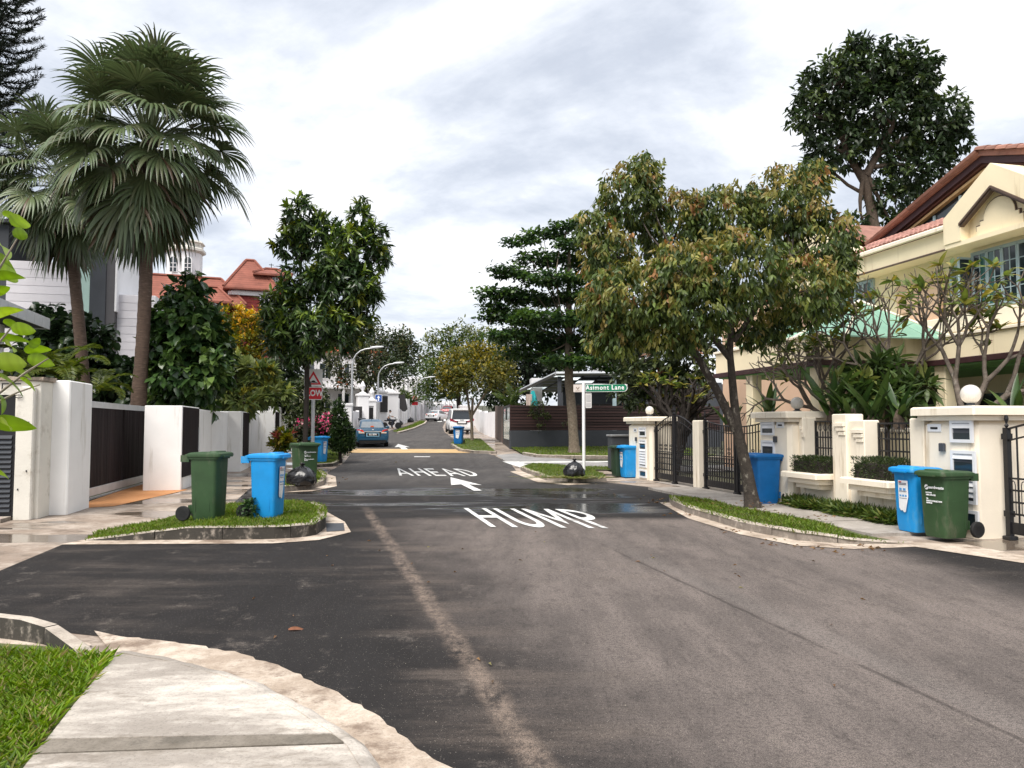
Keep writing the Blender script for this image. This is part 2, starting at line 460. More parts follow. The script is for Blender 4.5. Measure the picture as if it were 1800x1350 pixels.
def asphalt_mat():
    b = NB('asphalt'); m = b.math
    # distance right of the dusty wheel line running down the street
    t = m('ADD', b.x, m('ADD', 2.55, m('MULTIPLY', m('SUBTRACT', b.y, 13.8), .262)))
    wob = b.noise(1.1, 5); big = b.noise(.35, 5, rough=.65)
    streak = b.noise(2.2, 7, (1, .16, 1), .7, rotz=R(-13)); cross = b.noise(1.6, 7, (.22, 1, 1), .72)
    tw = m('ADD', t, m('MULTIPLY', m('SUBTRACT', wob, .5), 1.6))
    worn = m('MULTIPLY', b.step(tw, -.5, 1.6), b.step(b.y, 13.2, 12.6))
    rightdark = m('MULTIPLY', b.step(m('ADD', b.x, m('MULTIPLY', m('SUBTRACT', wob, .5), .8)), 4.2, 5.2), b.step(b.y, 10.6, 9.6))
    worn = m('MULTIPLY', worn, m('SUBTRACT', 1.0, rightdark))
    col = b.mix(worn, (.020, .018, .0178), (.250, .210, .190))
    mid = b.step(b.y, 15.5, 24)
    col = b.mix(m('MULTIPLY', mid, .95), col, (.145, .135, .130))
    var = b.step(m('ADD', m('MULTIPLY', streak, .6), m('MULTIPLY', big, .4)), .38, .62)
    col = b.mix(m('MULTIPLY', m('SUBTRACT', 1.0, var), .48), col, (.040, .037, .037))
    dust = b.step(m('ADD', m('MULTIPLY', cross, .55), m('MULTIPLY', big, .45)), .50, .70)
    col = b.mix(m('MULTIPLY', dust, .55), col, (.20, .165, .140))
    mott = b.noise(6.5, 9, (1, .45, 1), .82, rotz=R(-13), loc=(2, 7, 0)); blot = b.noise(1.9, 9, (1, .8, 1), .8, loc=(8, 1, 0))
    col = b.mix(m('MULTIPLY', b.step(mott, .50, .38), .30), col, (.026, .024, .023))
    col = b.mix(m('MULTIPLY', b.step(blot, .56, .66), .38), col, (.27, .23, .20))
    col = b.mix(m('MULTIPLY', b.step(blot, .40, .33), .45), col, (.028, .026, .025))
    # long joint between two paving passes, and fine cracks
    js = m('SUBTRACT', m('ADD', b.x, m('MULTIPLY', m('SUBTRACT', b.noise(3.0, 4), .5), .05)), m('ADD', 1.83, m('MULTIPLY', m('SUBTRACT', 7.05, b.y), .215)))
    joint = m('MULTIPLY', b.step(m('ABSOLUTE', js), .030, .008), m('MULTIPLY', b.step(b.y, 11.5, 8.0), b.step(b.noise(2.2, 4), .36, .50)))
    col = b.mix(m('MULTIPLY', joint, .5), col, (.022, .020, .019))
    col = b.mix(m('MULTIPLY', b.step(js, .0, .10), m('MULTIPLY', b.step(js, .5, .12), m('MULTIPLY', b.step(b.y, 11.5, 8.0), .22))), col, (.30, .27, .25))
    # wheel line of pale clay
    aw = m('ABSOLUTE', m('ADD', t, m('MULTIPLY', m('SUBTRACT', b.noise(2.5, 4), .5), .12)))
    line = m('MULTIPLY', b.step(aw, .125, .03), b.step(b.noise(6.0, 9, (1, .5, 1), .85, rotz=R(-14)), .38, .60))
    along = m('ADD', b.y, m('MULTIPLY', b.x, -.26))
    line = m('MULTIPLY', line, m('ADD', .88, m('MULTIPLY', m('SINE', m('ADD', m('MULTIPLY', along, 46), m('MULTIPLY', t, 18))), .12)))
    line = m('MULTIPLY', line, b.step(b.y, 15.5, 13.0))
    halo = m('MULTIPLY', b.step(aw, .75, .1), b.step(cross, .42, .66))
    col = b.mix(m('MULTIPLY', m('MULTIPLY', halo, b.step(b.y, 13, 11)), .45), col, (.20, .16, .135))
    col = b.mix(m('MULTIPLY', line, .8), col, (.33, .255, .205))
    # stones and pits
    v = b.vor(120); sp = b.step(v.outputs['Distance'], .5, .1)
    vr = N = b.N.new('ShaderNodeSeparateColor'); b.L.new(v.outputs['Color'], vr.inputs[0])
    rare = m('GREATER_THAN', vr.outputs[0], .93)
    col = b.mix(m('MULTIPLY', m('MULTIPLY', sp, rare), .65), col, (.42, .38, .33))
    fine = b.noise(150, 3, rough=.7); coarse = b.noise(38, 4, rough=.7)
    col = b.mix(m('MULTIPLY', b.step(fine, .58, .36), .75), col, (.012, .011, .011))
    col = b.mix(m('MULTIPLY', b.step(coarse, .54, .36), .42), col, (.018, .017, .017))
    # water lying over the hump: long streaks across the street
    sl = m('ADD', b.y, m('MULTIPLY', b.x, -.05))
    wz = m('MULTIPLY', b.step(sl, 13.0, 14.0), b.step(sl, 21.5, 19.0))
    wz = m('MULTIPLY', wz, m('MULTIPLY', b.step(b.x, -7.4, -6.2), b.step(b.x, 4.4, 1.5)))
    wnz = m('ADD', m('MULTIPLY', b.noise(.62, 4, (.22, 1.0, 1), .5, loc=(3.2, 9.1, 0)), .8), m('MULTIPLY', b.noise(3.0, 4, (.3, 1, 1)), .2))
    wet = b.step(m('MULTIPLY', wnz, m('ADD', .55, m('MULTIPLY', wz, .45))), .485, .53)
    wv = m('MULTIPLY', m('SUBTRACT', b.noise(.8, 5, (.6, 1, 1), .65), .5), 1.5)
    st1 = m('MULTIPLY', b.step(m('ABSOLUTE', m('SUBTRACT', m('ADD', b.y, wv), 17.9)), .75, .35), m('MULTIPLY', b.step(b.x, -6.9, -6.0), b.step(b.x, 2.2, .6)))
    st2 = m('MULTIPLY', b.step(m('ABSOLUTE', m('SUBTRACT', m('ADD', b.y, m('MULTIPLY', wv, .6)), 15.3)), .36, .16), m('MULTIPLY', b.step(b.x, -7.2, -6.2), b.step(b.x, -.6, -1.4)))
    brk = b.step(b.noise(2.2, 6, (.25, 1.2, 1), .7, loc=(4, 4, 0)), .38, .47)
    wet = m('MAXIMUM', m('MULTIPLY', wet, wz), m('MULTIPLY', m('MAXIMUM', st1, st2), brk))
    damp = m('MULTIPLY', b.step(wnz, .38, .52), wz)
    col = b.mix(m('MULTIPLY', damp, .65), col, (.022, .021, .022))
    b.L.new(col, b.B.inputs['Base Color'])
    rough = m('SUBTRACT', m('ADD', .78, m('MULTIPLY', fine, .2)), m('MULTIPLY', damp, .3))
    rough = m('MULTIPLY', rough, m('SUBTRACT', 1.0, m('MULTIPLY', wet, .82)))
    b.L.new(m('MAXIMUM', rough, .015), b.B.inputs['Roughness'])
    b.L.new(m('ADD', .16, m('MULTIPLY', wet, .8)), b.B.inputs['Specular IOR Level'])
    h = m('ADD', m('MULTIPLY', fine, .5), m('ADD', m('MULTIPLY', coarse, .5), m('MULTIPLY', sp, .3)))
    b.bump(h, m('MULTIPLY', .55, m('SUBTRACT', 1.0, m('MULTIPLY', wet, .93))), .012)
    return b.m
def concrete_mat(name, a, c, stain, s_amt=.5, moss=0.0, wet=0.0, stretch=(1, 1, 1)):
    b = NB(name); m = b.math
    n1 = b.noise(.9, 7, stretch, .65); n2 = b.noise(6, 7, stretch, .7); n3 = b.noise(70, 4, rough=.7); n4 = b.noise(2.6, 6, stretch, .7, loc=(5, 3, 1))
    col = b.mix(b.step(m('ADD', m('MULTIPLY', n1, .6), m('MULTIPLY', n2, .4)),   .41, .59), a, c)
    col = b.mix(m('MULTIPLY', b.step(m('ADD', m('MULTIPLY', n4, .7), m('MULTIPLY', n2, .3)), .50, .61), s_amt), col, stain)
    col = b.mix(m('MULTIPLY', b.step(n3, .5, .34), .35), col, tuple(x * .35 for x in a))
    if moss:
        s = b.N.new('ShaderNodeSeparateXYZ'); b.L.new(b.nor, s.inputs[0])
        side = b.step(m('ABSOLUTE', s.outputs[2]), .9, .4)
        f = m('MULTIPLY', side, b.step(m('ADD', m('MULTIPLY', b.noise(5, 7, (1, 1, .5), .7), .6), m('MULTIPLY', b.noise(17, 5), .4)), .70, .50))
        f = m('MAXIMUM', f, m('MULTIPLY', b.step(n2, .60, .76), .5))
        col = b.mix(m('MULTIPLY', f, moss), col, (.020, .018, .014))
    b.L.new(col, b.B.inputs['Base Color'])
    if wet:
        w = b.step(b.noise(.8, 4, (.4, 1.2, 1), .5, loc=(1.5, 4, 0)), .50, .57)
        col2 = b.mix(m('MULTIPLY', w, wet), col, (.10, .075, .055)); b.L.new(col2, b.B.inputs['Base Color'])
        b.L.new(m('SUBTRACT', .8, m('MULTIPLY', w, .68)), b.B.inputs['Roughness'])
        b.bump(m('ADD', n3, m('MULTIPLY', n2, .5)), m('MULTIPLY', .3, m('SUBTRACT', 1.0, w)), .01)
    else:
        b.B.inputs['Roughness'].default_value = .85
        b.bump(m('ADD', n3, m('MULTIPLY', n2, .6)), .4, .012)
    return b.m
M['asphalt'] = asphalt_mat()
M['asphalt_old'] = concrete_mat('asphalt_old', (.23, .225, .22), (.31, .30, .29), (.15, .145, .14), .4)
M['pavement'] = concrete_mat('pavement_concrete', (.26, .20, .155), (.44, .37, .31), (.12, .085, .06), .7, wet=.75)
M['path'] = concrete_mat('path_concrete', (.30, .27, .24), (.42, .38, .34), (.17, .145, .12), .6)
M['slab'] = concrete_mat('slab_concrete', (.30, .265, .23), (.64, .585, .52), (.17, .14, .11), .75, stretch=(.45, 1, 1))
M['slab_dark'] = concrete_mat('slab_joint', (.13, .11, .085), (.23, .20, .165), (.08, .07, .055), .6)
M['gutter'] = concrete_mat('gutter_concrete', (.36, .285, .22), (.62, .53, .44), (.15, .10, .068), .8)
M['kerb'] = concrete_mat('kerb_concrete', (.36, .30, .25), (.54, .47, .40), (.18, .14, .11), .5, moss=.55)
M['kerb_moss'] = concrete_mat('kerb_mossy', (.34, .29, .24), (.52, .46, .39), (.12, .10, .08), .5, moss=.95)
M['orange_tile'] = concrete_mat('orange_driveway', (.50, .215, .075), (.62, .29, .115), (.34, .14, .06), .35)
M['terrain'] = concrete_mat('terrain_soil', (.05, .055, .03), (.08, .075, .045), (.035, .04, .02), .5)
M['lawn'] = concrete_mat('lawn_soil', (.06, .085, .02), (.10, .12, .03), (.10, .08, .04), .4)
M['road_paint'] = concrete_mat('road_paint', (.62, .62, .60), (.78, .78, .76), (.26, .25, .24), .75)
M['rumble'] = concrete_mat('tan_road_paint', (.46, .30, .13), (.58, .40, .20), (.30, .21, .12), .5)

YCUTS = [25 + i for i in range(1, 9)]
def sheet(name, pts, off, mat, parent=None, flat=False):
    """flat polygon that follows the slope of the street"""
    bm = bmesh.new()
    vs = [bm.verts.new((p[0], p[1], 0)) for p in pts]
    bm.faces.new(vs)
    ymin, ymax = min(p[1] for p in pts), max(p[1] for p in pts)
    for y in YCUTS:
        if ymin < y < ymax:
            bmesh.ops.bisect_plane(bm, geom=bm.verts[:] + bm.edges[:] + bm.faces[:], plane_co=(0, y, 0), plane_no=(0, 1, 0))
    bm.normal_update()
    bmesh.ops.triangulate(bm, faces=bm.faces[:], ngon_method='EAR_CLIP')
    for v in bm.verts: v.co.z = hz(v.co.y) + off
    for f in bm.faces:
        f.normal_update()
        if f.normal.z < 0: f.normal_flip()
    me = bpy.data.meshes.new(name); bm.to_mesh(me); bm.free(); me.materials.append(mat)
    return link(name, me, parent)
def gp(*px, h=0.0): return [tuple(G(x, y, h))[:2] for x, y in px]
def at(px, Y): return ((px - CX) / F_PX * Y * 0.9985, Y)
ground = struct(sheet('ground', [(-400, -60), (400, -60), (400, 25), (400, 33), (400, 600), (-400, 600), (-400, 33), (-400, 25)], -.03, M['terrain']))
far_r = [at(800, 50), at(782, 62), at(778, 75), at(783, 100), at(800, 140)]
far_l = [at(765, 140), at(744, 100), at(704, 75), at(668, 60), at(632, 46)]
pav = struct(sheet('pavement', [(-12, -8), (12, -8), (10, 9), (7.6, 12), (4.2, 21.7), (3.4, 25), (3.2, 27)] + [(p[0] + 3.5, p[1]) for p in far_r] +
      [(p[0] - 3, p[1]) for p in far_l] + [(-12.5, 40), (-11.2, 33), (-9.9, 22), (-8.6, 15.4), (-8.4, 12.5), (-12, 12)], -.004, M['pavement']))
road_pts = [(0.75, 2.0), (1.5, -6), (9.5, -6), (7.5, 6)] + gp((1800, 988), (1600, 958), (1500, 960), (1400, 953), (1300, 933), (1210, 906), (1168, 886), (1190, 877), (1245, 876), (1150, 857), (1050, 846),
      (960, 846), (912, 832), (898, 815), (870, 801)) + [at(805, 43)] + far_r + far_l + gp((618, 795), (606, 812), (576, 830), (576, 852), (505, 863), (440, 858), (400, 893), (390, 897),
      (570, 900), (612, 936), (560, 947), (110, 957), (0, 1003)) + [(-5.2, 6.9), (-4.6, 6.2)] + gp((100, 1110), (210, 1122), (365, 1141), (450, 1160), (545, 1198), (615, 1232), (700, 1292), (790, 1352))
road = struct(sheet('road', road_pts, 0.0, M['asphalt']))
lane = struct(sheet('side_lane', gp((898, 816), (872, 800), (905, 797)) + [(4.6, 29.2), (60, 32), (60, 28.4), (4.2, 26.0)] + gp((1035, 826), (940, 823)), .004, M['asphalt_old']))
apron = struct(sheet('driveway_apron', [FR.w(-.1, -.5)[:2], FR.w(1.2, -.5)[:2], FR.w(3.5, -6)[:2], FR.w(-.1, -6.3)[:2]], .004, M['path']))
drive = struct(sheet('tiled_driveway', gp((140, 887), (150, 893), (200, 890), (300, 868), (330, 861), (253, 849)), .004, M['orange_tile']))
# concrete channel round the islands
isl_gut = struct(sheet('gutter', gp((105, 958), (300, 957), (480, 956), (560, 950), (617, 936), (606, 918), (572, 899), (556, 903), (566, 928), (545, 941), (480, 945), (300, 947), (160, 947)), .008, M['gutter']))
sheet('drain_cover', gp((573, 921), (604, 921), (606, 934), (574, 936)), .014, M['dark_grey'])['kind'] = 'structure'
struct(sheet('gutter_right', gp((1160, 884), (1176, 893), (1210, 912), (1300, 940), (1400, 960), (1500, 966), (1610, 962), (1605, 952), (1500, 957), (1400, 950), (1300, 930), (1212, 903), (1178, 884)), .008, M['gutter']))
struct(sheet('gutter_corner', gp((1800, 991), (1602, 961), (1520, 962), (1604, 954), (1700, 958), (1800, 978)), .009, M['gutter']))

# ---- painted markings
def marking(name, pts, mat=None, off=.008): return struct(sheet(name, pts, off, mat or M['road_paint']))
def glyph(c, t=.15):
    """outline pieces of a painted capital, one unit high, butted and never overlapping"""
    arc = lambda cx, cy, rx, ry, a0, a1, n=7: [(cx + rx * math.cos(R(a0 + (a1 - a0) * i / n)), cy + ry * math.sin(R(a0 + (a1 - a0) * i / n))) for i in range(n + 1)]
    if c == 'H': return .72, [[(0, 0), (t, 0), (t, .44), (.72 - t, .44), (.72 - t, 0), (.72, 0), (.72, 1), (.72 - t, 1), (.72 - t, .57), (t, .57), (t, 1), (0, 1)]]
    if c == 'U':
        o, i = arc(.35, .34, .35, .34, 180, 360, 10), arc(.35, .34, .35 - t, .34 - .13, 180, 360, 10)
        return .70, [[(0, 1), (0, .34), (t, .34), (t, 1)], [(.70 - t, 1), (.70 - t, .34), (.70, .34), (.70, 1)]] + [[o[k], o[k + 1], i[k + 1], i[k]] for k in range(10)]
    if c == 'M': return .86, [[(0, 0), (t, 0), (t, .70), (.43, .16), (.86 - t, .70), (.86 - t, 0), (.86, 0), (.86, 1), (.86 - t, 1), (.43, .44), (t, 1), (0, 1)]]
    if c == 'E': return .60, [[(0, 0), (.60, 0), (.60, .13), (t, .13), (t, .44), (.52, .44), (.52, .57), (t, .57), (t, .87), (.60, .87), (.60, 1), (0, 1)]]
    if c in 'PD':
        y0 = .38 if c == 'P' else 0.0; w = .64 if c == 'P' else .70; my, ry = (1 + y0) / 2, (1 - y0) / 2
        o, i = arc(t, my, w - t, ry, -90, 90, 12), arc(t, my, w - 2 * t, ry - .13, -90, 90, 12)
        return w, [[(0, 0), (t, 0), (t, 1), (0, 1)]] + [[i[k], o[k], o[k + 1], i[k + 1]] for k in range(12)]
    if c == 'A': return .80, [[(0, 0), (t, 0), (.40, .82), (.40, 1), (.34, 1)], [(.80, 0), (.46, 1), (.40, 1), (.40, .82), (.80 - t, 0)], [(t + .25 * .305 + .004, .25), (.80 - t - .25 * .305 - .004, .25), (.80 - t - .37 * .305 - .004, .37), (t + .37 * .305 + .004, .37)]]
def road_text(name, txt, bl, br, top_y, t=.15):
    """letters laid on the road, stretched along the street"""
    a, b_ = G(*bl), G(*br); ln = (G(bl[0], top_y).y - a.y) / HD.y; q = MB(); x = 0; pcs = []
    for c in txt:
        w, pl = glyph(c, t); pcs += [[(px + x, py) for px, py in p] for p in pl]; x += w + .20
    x -= .20
    for p in pcs:
        vs = []
        for u, v in p: w_ = a + (b_ - a) * (u / x) + HD * (v * ln); vs.append((w_.x, w_.y, hz(w_.y) + .010))
        q.add(vs, [tuple(range(len(vs)))])
    return struct(q.build(name, M['road_paint']))
road_text('road_lettering', 'HUMP', (862, 927), (1104, 930), 894)
road_text('road_lettering', 'AHEAD', (702, 836.5), (850, 837.5), 823.5)
def arrow(name, base, tip, w, sw, off=.009):
    a, t = G(*base), G(*tip); d = (t - a).length
    p = [(-sw, 0), (sw, 0), (sw, d * .42), (w, d * .36), (0, d), (-w, d * .36), (-sw, d * .42)]
    marking(name, [(a.x + HD.x * q[1] + q[0], a.y + HD.y * q[1]) for q in p], None, off)
arrow('road_arrow', (840, 863), (788, 839.5), .40, .10)
arrow('road_arrow', (712, 790), (708, 780.5), .42, .16)
marking('stop_line', gp((883, 811.5), (912, 811.5), (945, 823), (922, 824.5)), off=.012)
marking('lane_line', gp((915, 812), (1086, 811), (1086, 813), (915, 814)), off=.012)
marking('rumble_strip', gp((612, 796), (872, 796.5), (850, 790), (624, 789)), M['rumble'], .008)
marking('lane_dash', [at(716, 66), at(720, 66), at(727, 78), at(723.5, 78)])
marking('lane_dash', [at(768, 96), at(776, 96), at(779, 104), at(772, 104)])
marking('lane_dash', gp((728, 802.5), (756, 802.5), (756, 803.5), (728, 803.5)))

# ---- kerbs of separate stones
def resample(pts, step, closed=False):
    pts = [Vector((p[0], p[1], 0)) for p in pts]
    if closed: pts = pts + [pts[0]]
    d = [0]
    for a, b in zip(pts, pts[1:]): d.append(d[-1] + (b - a).length)
    n = max(2, int(round(d[-1] / step))); out = []
    for k in range(n + 1):
        t = d[-1] * k / n
        for i in range(len(d) - 1):
            if t <= d[i + 1] + 1e-9:
                out.append(pts[i].lerp(pts[i + 1], (t - d[i]) / max(1e-9, d[i + 1] - d[i]))); break
    return out
def kerb(pts, step, h, w, mat, inward=1, taper=(0, 0), jit=.008):
    """a row of kerb stones; inward=+1: the body lies left of the path direction"""
    root = struct(bpy.data.objects.new('kerb', None)); COL.objects.link(root)
    ps = resample(pts, step / 4); n = len(ps)
    nor = []
    for i in range(n):
        d = (ps[min(i + 1, n - 1)] - ps[max(i - 1, 0)]).normalized(); nor.append(Vector((-d.y, d.x, 0)) * inward)
    L_ = (n - 1)
    def hh(i):
        t = i / L_; a = 1.0
        if taper[0] and t < taper[0]: a = min(a, .12 + .88 * t / taper[0])
        if taper[1] and t > 1 - taper[1]: a = min(a, .12 + .88 * (1 - t) / taper[1])
        return h * a
    k = 0
    while k < n - 1:
        e = min(k + 4, n - 1)
        if n - 1 - e < 2: e = n - 1
        j = [random.uniform(-jit, jit) for _ in range(3)]; rings = []
        for i in range(k, e + 1):
            f = 0.02 if i == k else (-.02 if i == e else 0)
            q = ps[i].lerp(ps[min(i + 1, n - 1)], abs(f)) if f > 0 else (ps[i].lerp(ps[max(i - 1, 0)], abs(f)) if f < 0 else ps[i])
            z0 = hz(q.y) - .02; z1 = hz(q.y) + hh(i) + j[0]; o = q + nor[i] * j[1]; inn = q + nor[i] * (w + j[1]); c = min(.018, hh(i) * .4)
            oc = o + nor[i] * (c + .01)
            rings.append([(o.x, o.y, z0), (o.x + nor[i].x * .006, o.y + nor[i].y * .006, z1 - c), (oc.x, oc.y, z1), (inn.x, inn.y, z1), (inn.x, inn.y, z0)])
        MB().loft(rings).build('kerb_stone', mat, root)
        k = e
    return root
def grass(name, poly, dens, L=(.04, .09), W=(.006, .011), z=0.0, cols=None, edge=.0, lean=.55):
    """blades of grass over a polygon: countless, so one mesh"""
    poly = np.array([(p[0], p[1]) for p in poly]); lo, hi = poly.min(0), poly.max(0)
    n = int((hi[0] - lo[0]) * (hi[1] - lo[1]) * dens); p = lo + rng.random((n, 2)) * (hi - lo)
    x, y = p[:, 0], p[:, 1]; ins = np.zeros(n, bool); j = len(poly) - 1
    for i in range(len(poly)):
        xi, yi, xj, yj = *poly[i], *poly[j]
        ins ^= ((yi > y) != (yj > y)) & (x < (xj - xi) * (y - yi) / (yj - yi + 1e-12) + xi); j = i
    p = p[ins]; n = len(p)
    patch = np.sin(p[:, 0] * 5.1 + 1.3 * np.sin(p[:, 1] * 3.7)) * np.sin(p[:, 1] * 4.3 + 2) * .5 + .5
    zz = np.array([hz(v) for v in p[:, 1]]) + (z if not callable(z) else np.array([z(a, b) for a, b in p]))
    thin = patch + .35 * rng.random(n) > .22; p, patch, zz = p[thin], patch[thin], zz[thin]; n = len(p)
    pos = np.column_stack([p, zz])
    a = rng.random(n) * 2 * np.pi; ln = lean * (.3 + rng.random(n))
    d = np.column_stack([np.cos(a) * ln, np.sin(a) * ln, np.ones(n)])
    nn = np.column_stack([-np.cos(a), -np.sin(a), ln + .2])
    cols = cols or [((.13, .20, .020), 4), ((.17, .25, .028), 3), ((.085, .145, .016), 2), ((.24, .24, .06), 1), ((.28, .23, .11), .5)]
    c = pick(cols, n) * (.75 + .5 * rng.random((n, 1))) * (.8 + .4 * patch[:, None])
    LL = L[0] + (L[1] - L[0]) * rng.random(n) * (.6 + .6 * patch); WW = W[0] + (W[1] - W[0]) * rng.random(n)
    o = link(name, leaves(name, pos, d, nn, LL, WW, c, leafmat('grass_blade', .5, .3, .25), 'rhomb', .12, .25))
    return stuff(o)
def island(name, front, back, h, step, mat, dens, taper=(0, 0), top=.012, w=.13, back_h=None):
    f = [tuple(p) for p in front]; bk = [tuple(p) for p in back]
    kerb(f, step, h, w, mat, 1, taper)
    if len(bk) > 1 and back_h: kerb(bk, step * 1.4, back_h, .09, mat, 1)
    bed = struct(sheet(name, f + bk, 0, M['lawn']))
    fr_ = np.array([tuple(q)[:2] for q in resample(f, .12)]); m = len(fr_) - 1
    def rise(x, y):
        t = int(np.argmin((fr_[:, 0] - x) ** 2 + (fr_[:, 1] - y) ** 2)) / m; a = 1.0
        if taper[0] and t < taper[0]: a = min(a, .12 + .88 * t / taper[0])
        if taper[1] and t > 1 - taper[1]: a = min(a, .12 + .88 * (1 - t) / taper[1])
        return h * a - top - .01
    bm = bmesh.new(); bm.from_mesh(bed.data); bmesh.ops.subdivide_edges(bm, edges=bm.edges[:], cuts=3, use_grid_fill=True); bm.to_mesh(bed.data); bm.free()
    for v in bed.data.vertices: v.co.z = hz(v.co.y) + rise(v.co.x, v.co.y)
    if dens: grass('grass', f + bk, dens, z=lambda x, y: rise(x, y) - .01)
    return bed
# left island in front, mossy kerb
i1f = gp((150, 951), (200, 951), (300, 950), (400, 950), (500, 948), (552, 943), (574, 928), (572, 910), (556, 901))
i1b = gp((520, 897), (480, 898), (400, 903), (330, 912), (240, 922), (170, 935))
island('grass_island', i1f, i1b, .19, .9, M['kerb_moss'], 1700, (.22, 0))
i2f = gp((498, 864), (545, 861), (570, 853), (574, 842), (566, 833)); i2b = gp((540, 833), (500, 842))
island('grass_island', i2f, i2b, .14, .8, M['kerb'], 900)
struct(sheet('gutter', gp((496, 866), (548, 864), (592, 855), (590, 838), (570, 832), (574, 850), (545, 861)), .008, M['gutter']))
i3f = gp((555, 822), (585, 820), (602, 812), (603, 803)); i3b = gp((585, 798), (550, 803))
island('grass_island', i3f, i3b, .13, .8, M['kerb_moss'], 500)
i4f = gp((560, 800), (600, 799), (618, 792), (622, 785)); i4b = gp((600, 782), (560, 786))
island('grass_island', i4f, i4b, .12, .8, M['kerb'], 400)
# right island under the tree
r1f = list(reversed(gp((1604, 956), (1500, 958), (1400, 951), (1300, 931), (1212, 904), (1180, 889), (1176, 881))))
r1b = list(reversed(gp((1205, 879), (1243, 883), (1307, 899), (1383, 913), (1466, 931), (1553, 949), h=.06)))
island('grass_island', r1f, r1b, .13, 1.0, M['kerb'], 1500, (0, .2))
# corner island by the street sign
s1f = list(reversed(gp((1066, 846), (1010, 848), (960, 844), (932, 833), (915, 826))))
s1b = list(reversed(gp((935, 819), (980, 821), (1030, 826), (1060, 838))))
island('grass_island', s1f, s1b, .12, .7, M['kerb'], 500)
struct(sheet('gutter', gp((896, 829), (915, 827), (960, 846), (1040, 851), (1000, 853), (945, 848)), .006, M['gutter']))
# island of the yellow tree
y1f = list(reversed(gp((872, 798), (830, 797), (806, 793), (792, 784))))
y1b = list(reversed([at(802, 50), at(845, 49)]))
island('grass_island', y1f, y1b, .13, .9, M['kerb'], 250)
y2f = list(reversed([at(812, 61), at(790, 59), at(783, 65)])); y2b = list(reversed([at(785, 72), at(812, 72)]))
island('grass_island', y2f, y2b, .12, 1.2, M['kerb'], 100)
# verge under the dark fence
v1 = gp((918, 800), (940, 804), (1000, 806), (1090, 806)) + [(9, 32.5)]
v1b = [(9, 41.6), at(1095, 41.2), at(898, 40.2)]
kerb(list(reversed(v1)), .9, .13, .16, M['kerb'], -1)
struct(sheet('grass_verge', v1 + v1b, .07, M['lawn'])); grass('grass', v1 + v1b, 170, L=(.06, .12), W=(.012, .02), z=.06)
# small strip behind the sign
sv = [at(1030, 26.6), at(1084, 26.4), at(1084, 28.0), at(1032, 28.2)]
struct(sheet('grass_verge', sv, .03, M['lawn'])); grass('grass', sv, 500, z=.03)
# far verges on the left
lv = [at(700, 62), at(725, 70), at(745, 86), at(748, 98), at(738, 98), at(712, 72), at(690, 63)]
struct(sheet('grass_verge', lv, .04, M['lawn'])); grass('grass', lv, 60, L=(.1, .2), W=(.02, .03), z=.04)
kerb([at(702, 60), at(727, 69), at(748, 86), at(751, 98)], 1.6, .12, .2, M['kerb'], 1)

# ---- near corner: footpath slabs, rounded edge, low mossy kerb and lawn
edge_px = [(207, 1147), (300, 1162), (365, 1180), (440, 1202), (520, 1246), (606, 1300), (640, 1352)]
e3 = [G(x, y, .05) for x, y in edge_px]
ext = e3[-1] + Vector((.25, -1.4, 0))
left_edge = [G(207, 1147, .05), G(130, 1238, .05), G(42, 1348, .05)]
lext = left_edge[-1] + (left_edge[-1] - left_edge[0]).normalized() * 1.5
fp = struct(bpy.data.objects.new('footpath', None)); COL.objects.link(fp)
def slab(pts, z0, z1, mat, name='slab'):
    return MB().prism([(p[0], p[1]) for p in pts], z0, z1).build(name, mat, fp)
la, lb, lc = G(83, 1298, .05), G(60, 1326, .05), G(42, 1348, .05)
ra, rb = G(604, 1290, .05), G(612, 1308, .05)
slab([la] + [G(604, 1288, .05)] + [e3[4], e3[3], e3[2], e3[1], e3[0], left_edge[1]][0:6], -.05, .05, M['slab'])
slab([G(60, 1324, .045), G(612, 1305, .045), G(605, 1290.5, .045), G(82, 1299.5, .045)], -.05, .046, M['slab_dark'])
slab([lext, ext, e3[-1], G(613, 1307.5, .05), G(59, 1326, .05), lc], -.05, .05, M['slab'])
# rounded rim and sloping channel
rim = MB(); rings = []
path = resample([tuple(p)[:2] for p in e3] + [tuple(ext)[:2]], .08)
for i, p in enumerate(path):
    d = (path[min(i + 1, len(path) - 1)] - path[max(i - 1, 0)]).normalized(); nr = Vector((-d.y, d.x, 0))
    jz = .004 * math.sin(i * 1.7) + .003 * math.sin(i * .61)
    rings.append([tuple(p - nr * .01 + Vector((0, 0, .055 + jz))), tuple(p + nr * .035 + Vector((0, 0, .054 + jz))), tuple(p + nr * .07 + Vector((0, 0, .035 + jz))), tuple(p + nr * .10 + Vector((0, 0, .006))), tuple(p + nr * .10 + Vector((0, 0, -.05))), tuple(p - nr * .01 + Vector((0, 0, -.05)))])
rim.loft(rings).build('slab_edge', M['slab'], fp, smooth=40)
gut = [tuple(p)[:2] for p in e3] + [tuple(ext)[:2]]
outer = gp((210, 1121), (290, 1127), (365, 1140), (410, 1147), (450, 1159), (500, 1176), (545, 1197), (580, 1211), (617, 1232), (660, 1258), (700, 1293), (745, 1321), (790, 1353)) + [(0.75, 1.8)]
rag = resample(outer, .07)
rag = [(p.x + random.uniform(-.018, .018), p.y + random.uniform(-.018, .018)) for p in rag]
struct(sheet('gutter', list(reversed(gut)) + gp((165, 1110)) + rag, .008, M['gutter']))
kb = [G(x, y, .155) for x, y in ((-260, 1052), (-120, 1064), (0, 1077), (104, 1088), (165, 1112), (203, 1146))]
kw = kerb([tuple(p)[:2] for p in kb], 1.1, .155, .12, M['kerb_moss'], -1, (0, .42))
chan = gp((-300, 1090), (0, 1112), (100, 1117), (160, 1135), (150, 1150), (0, 1140), (-300, 1120))
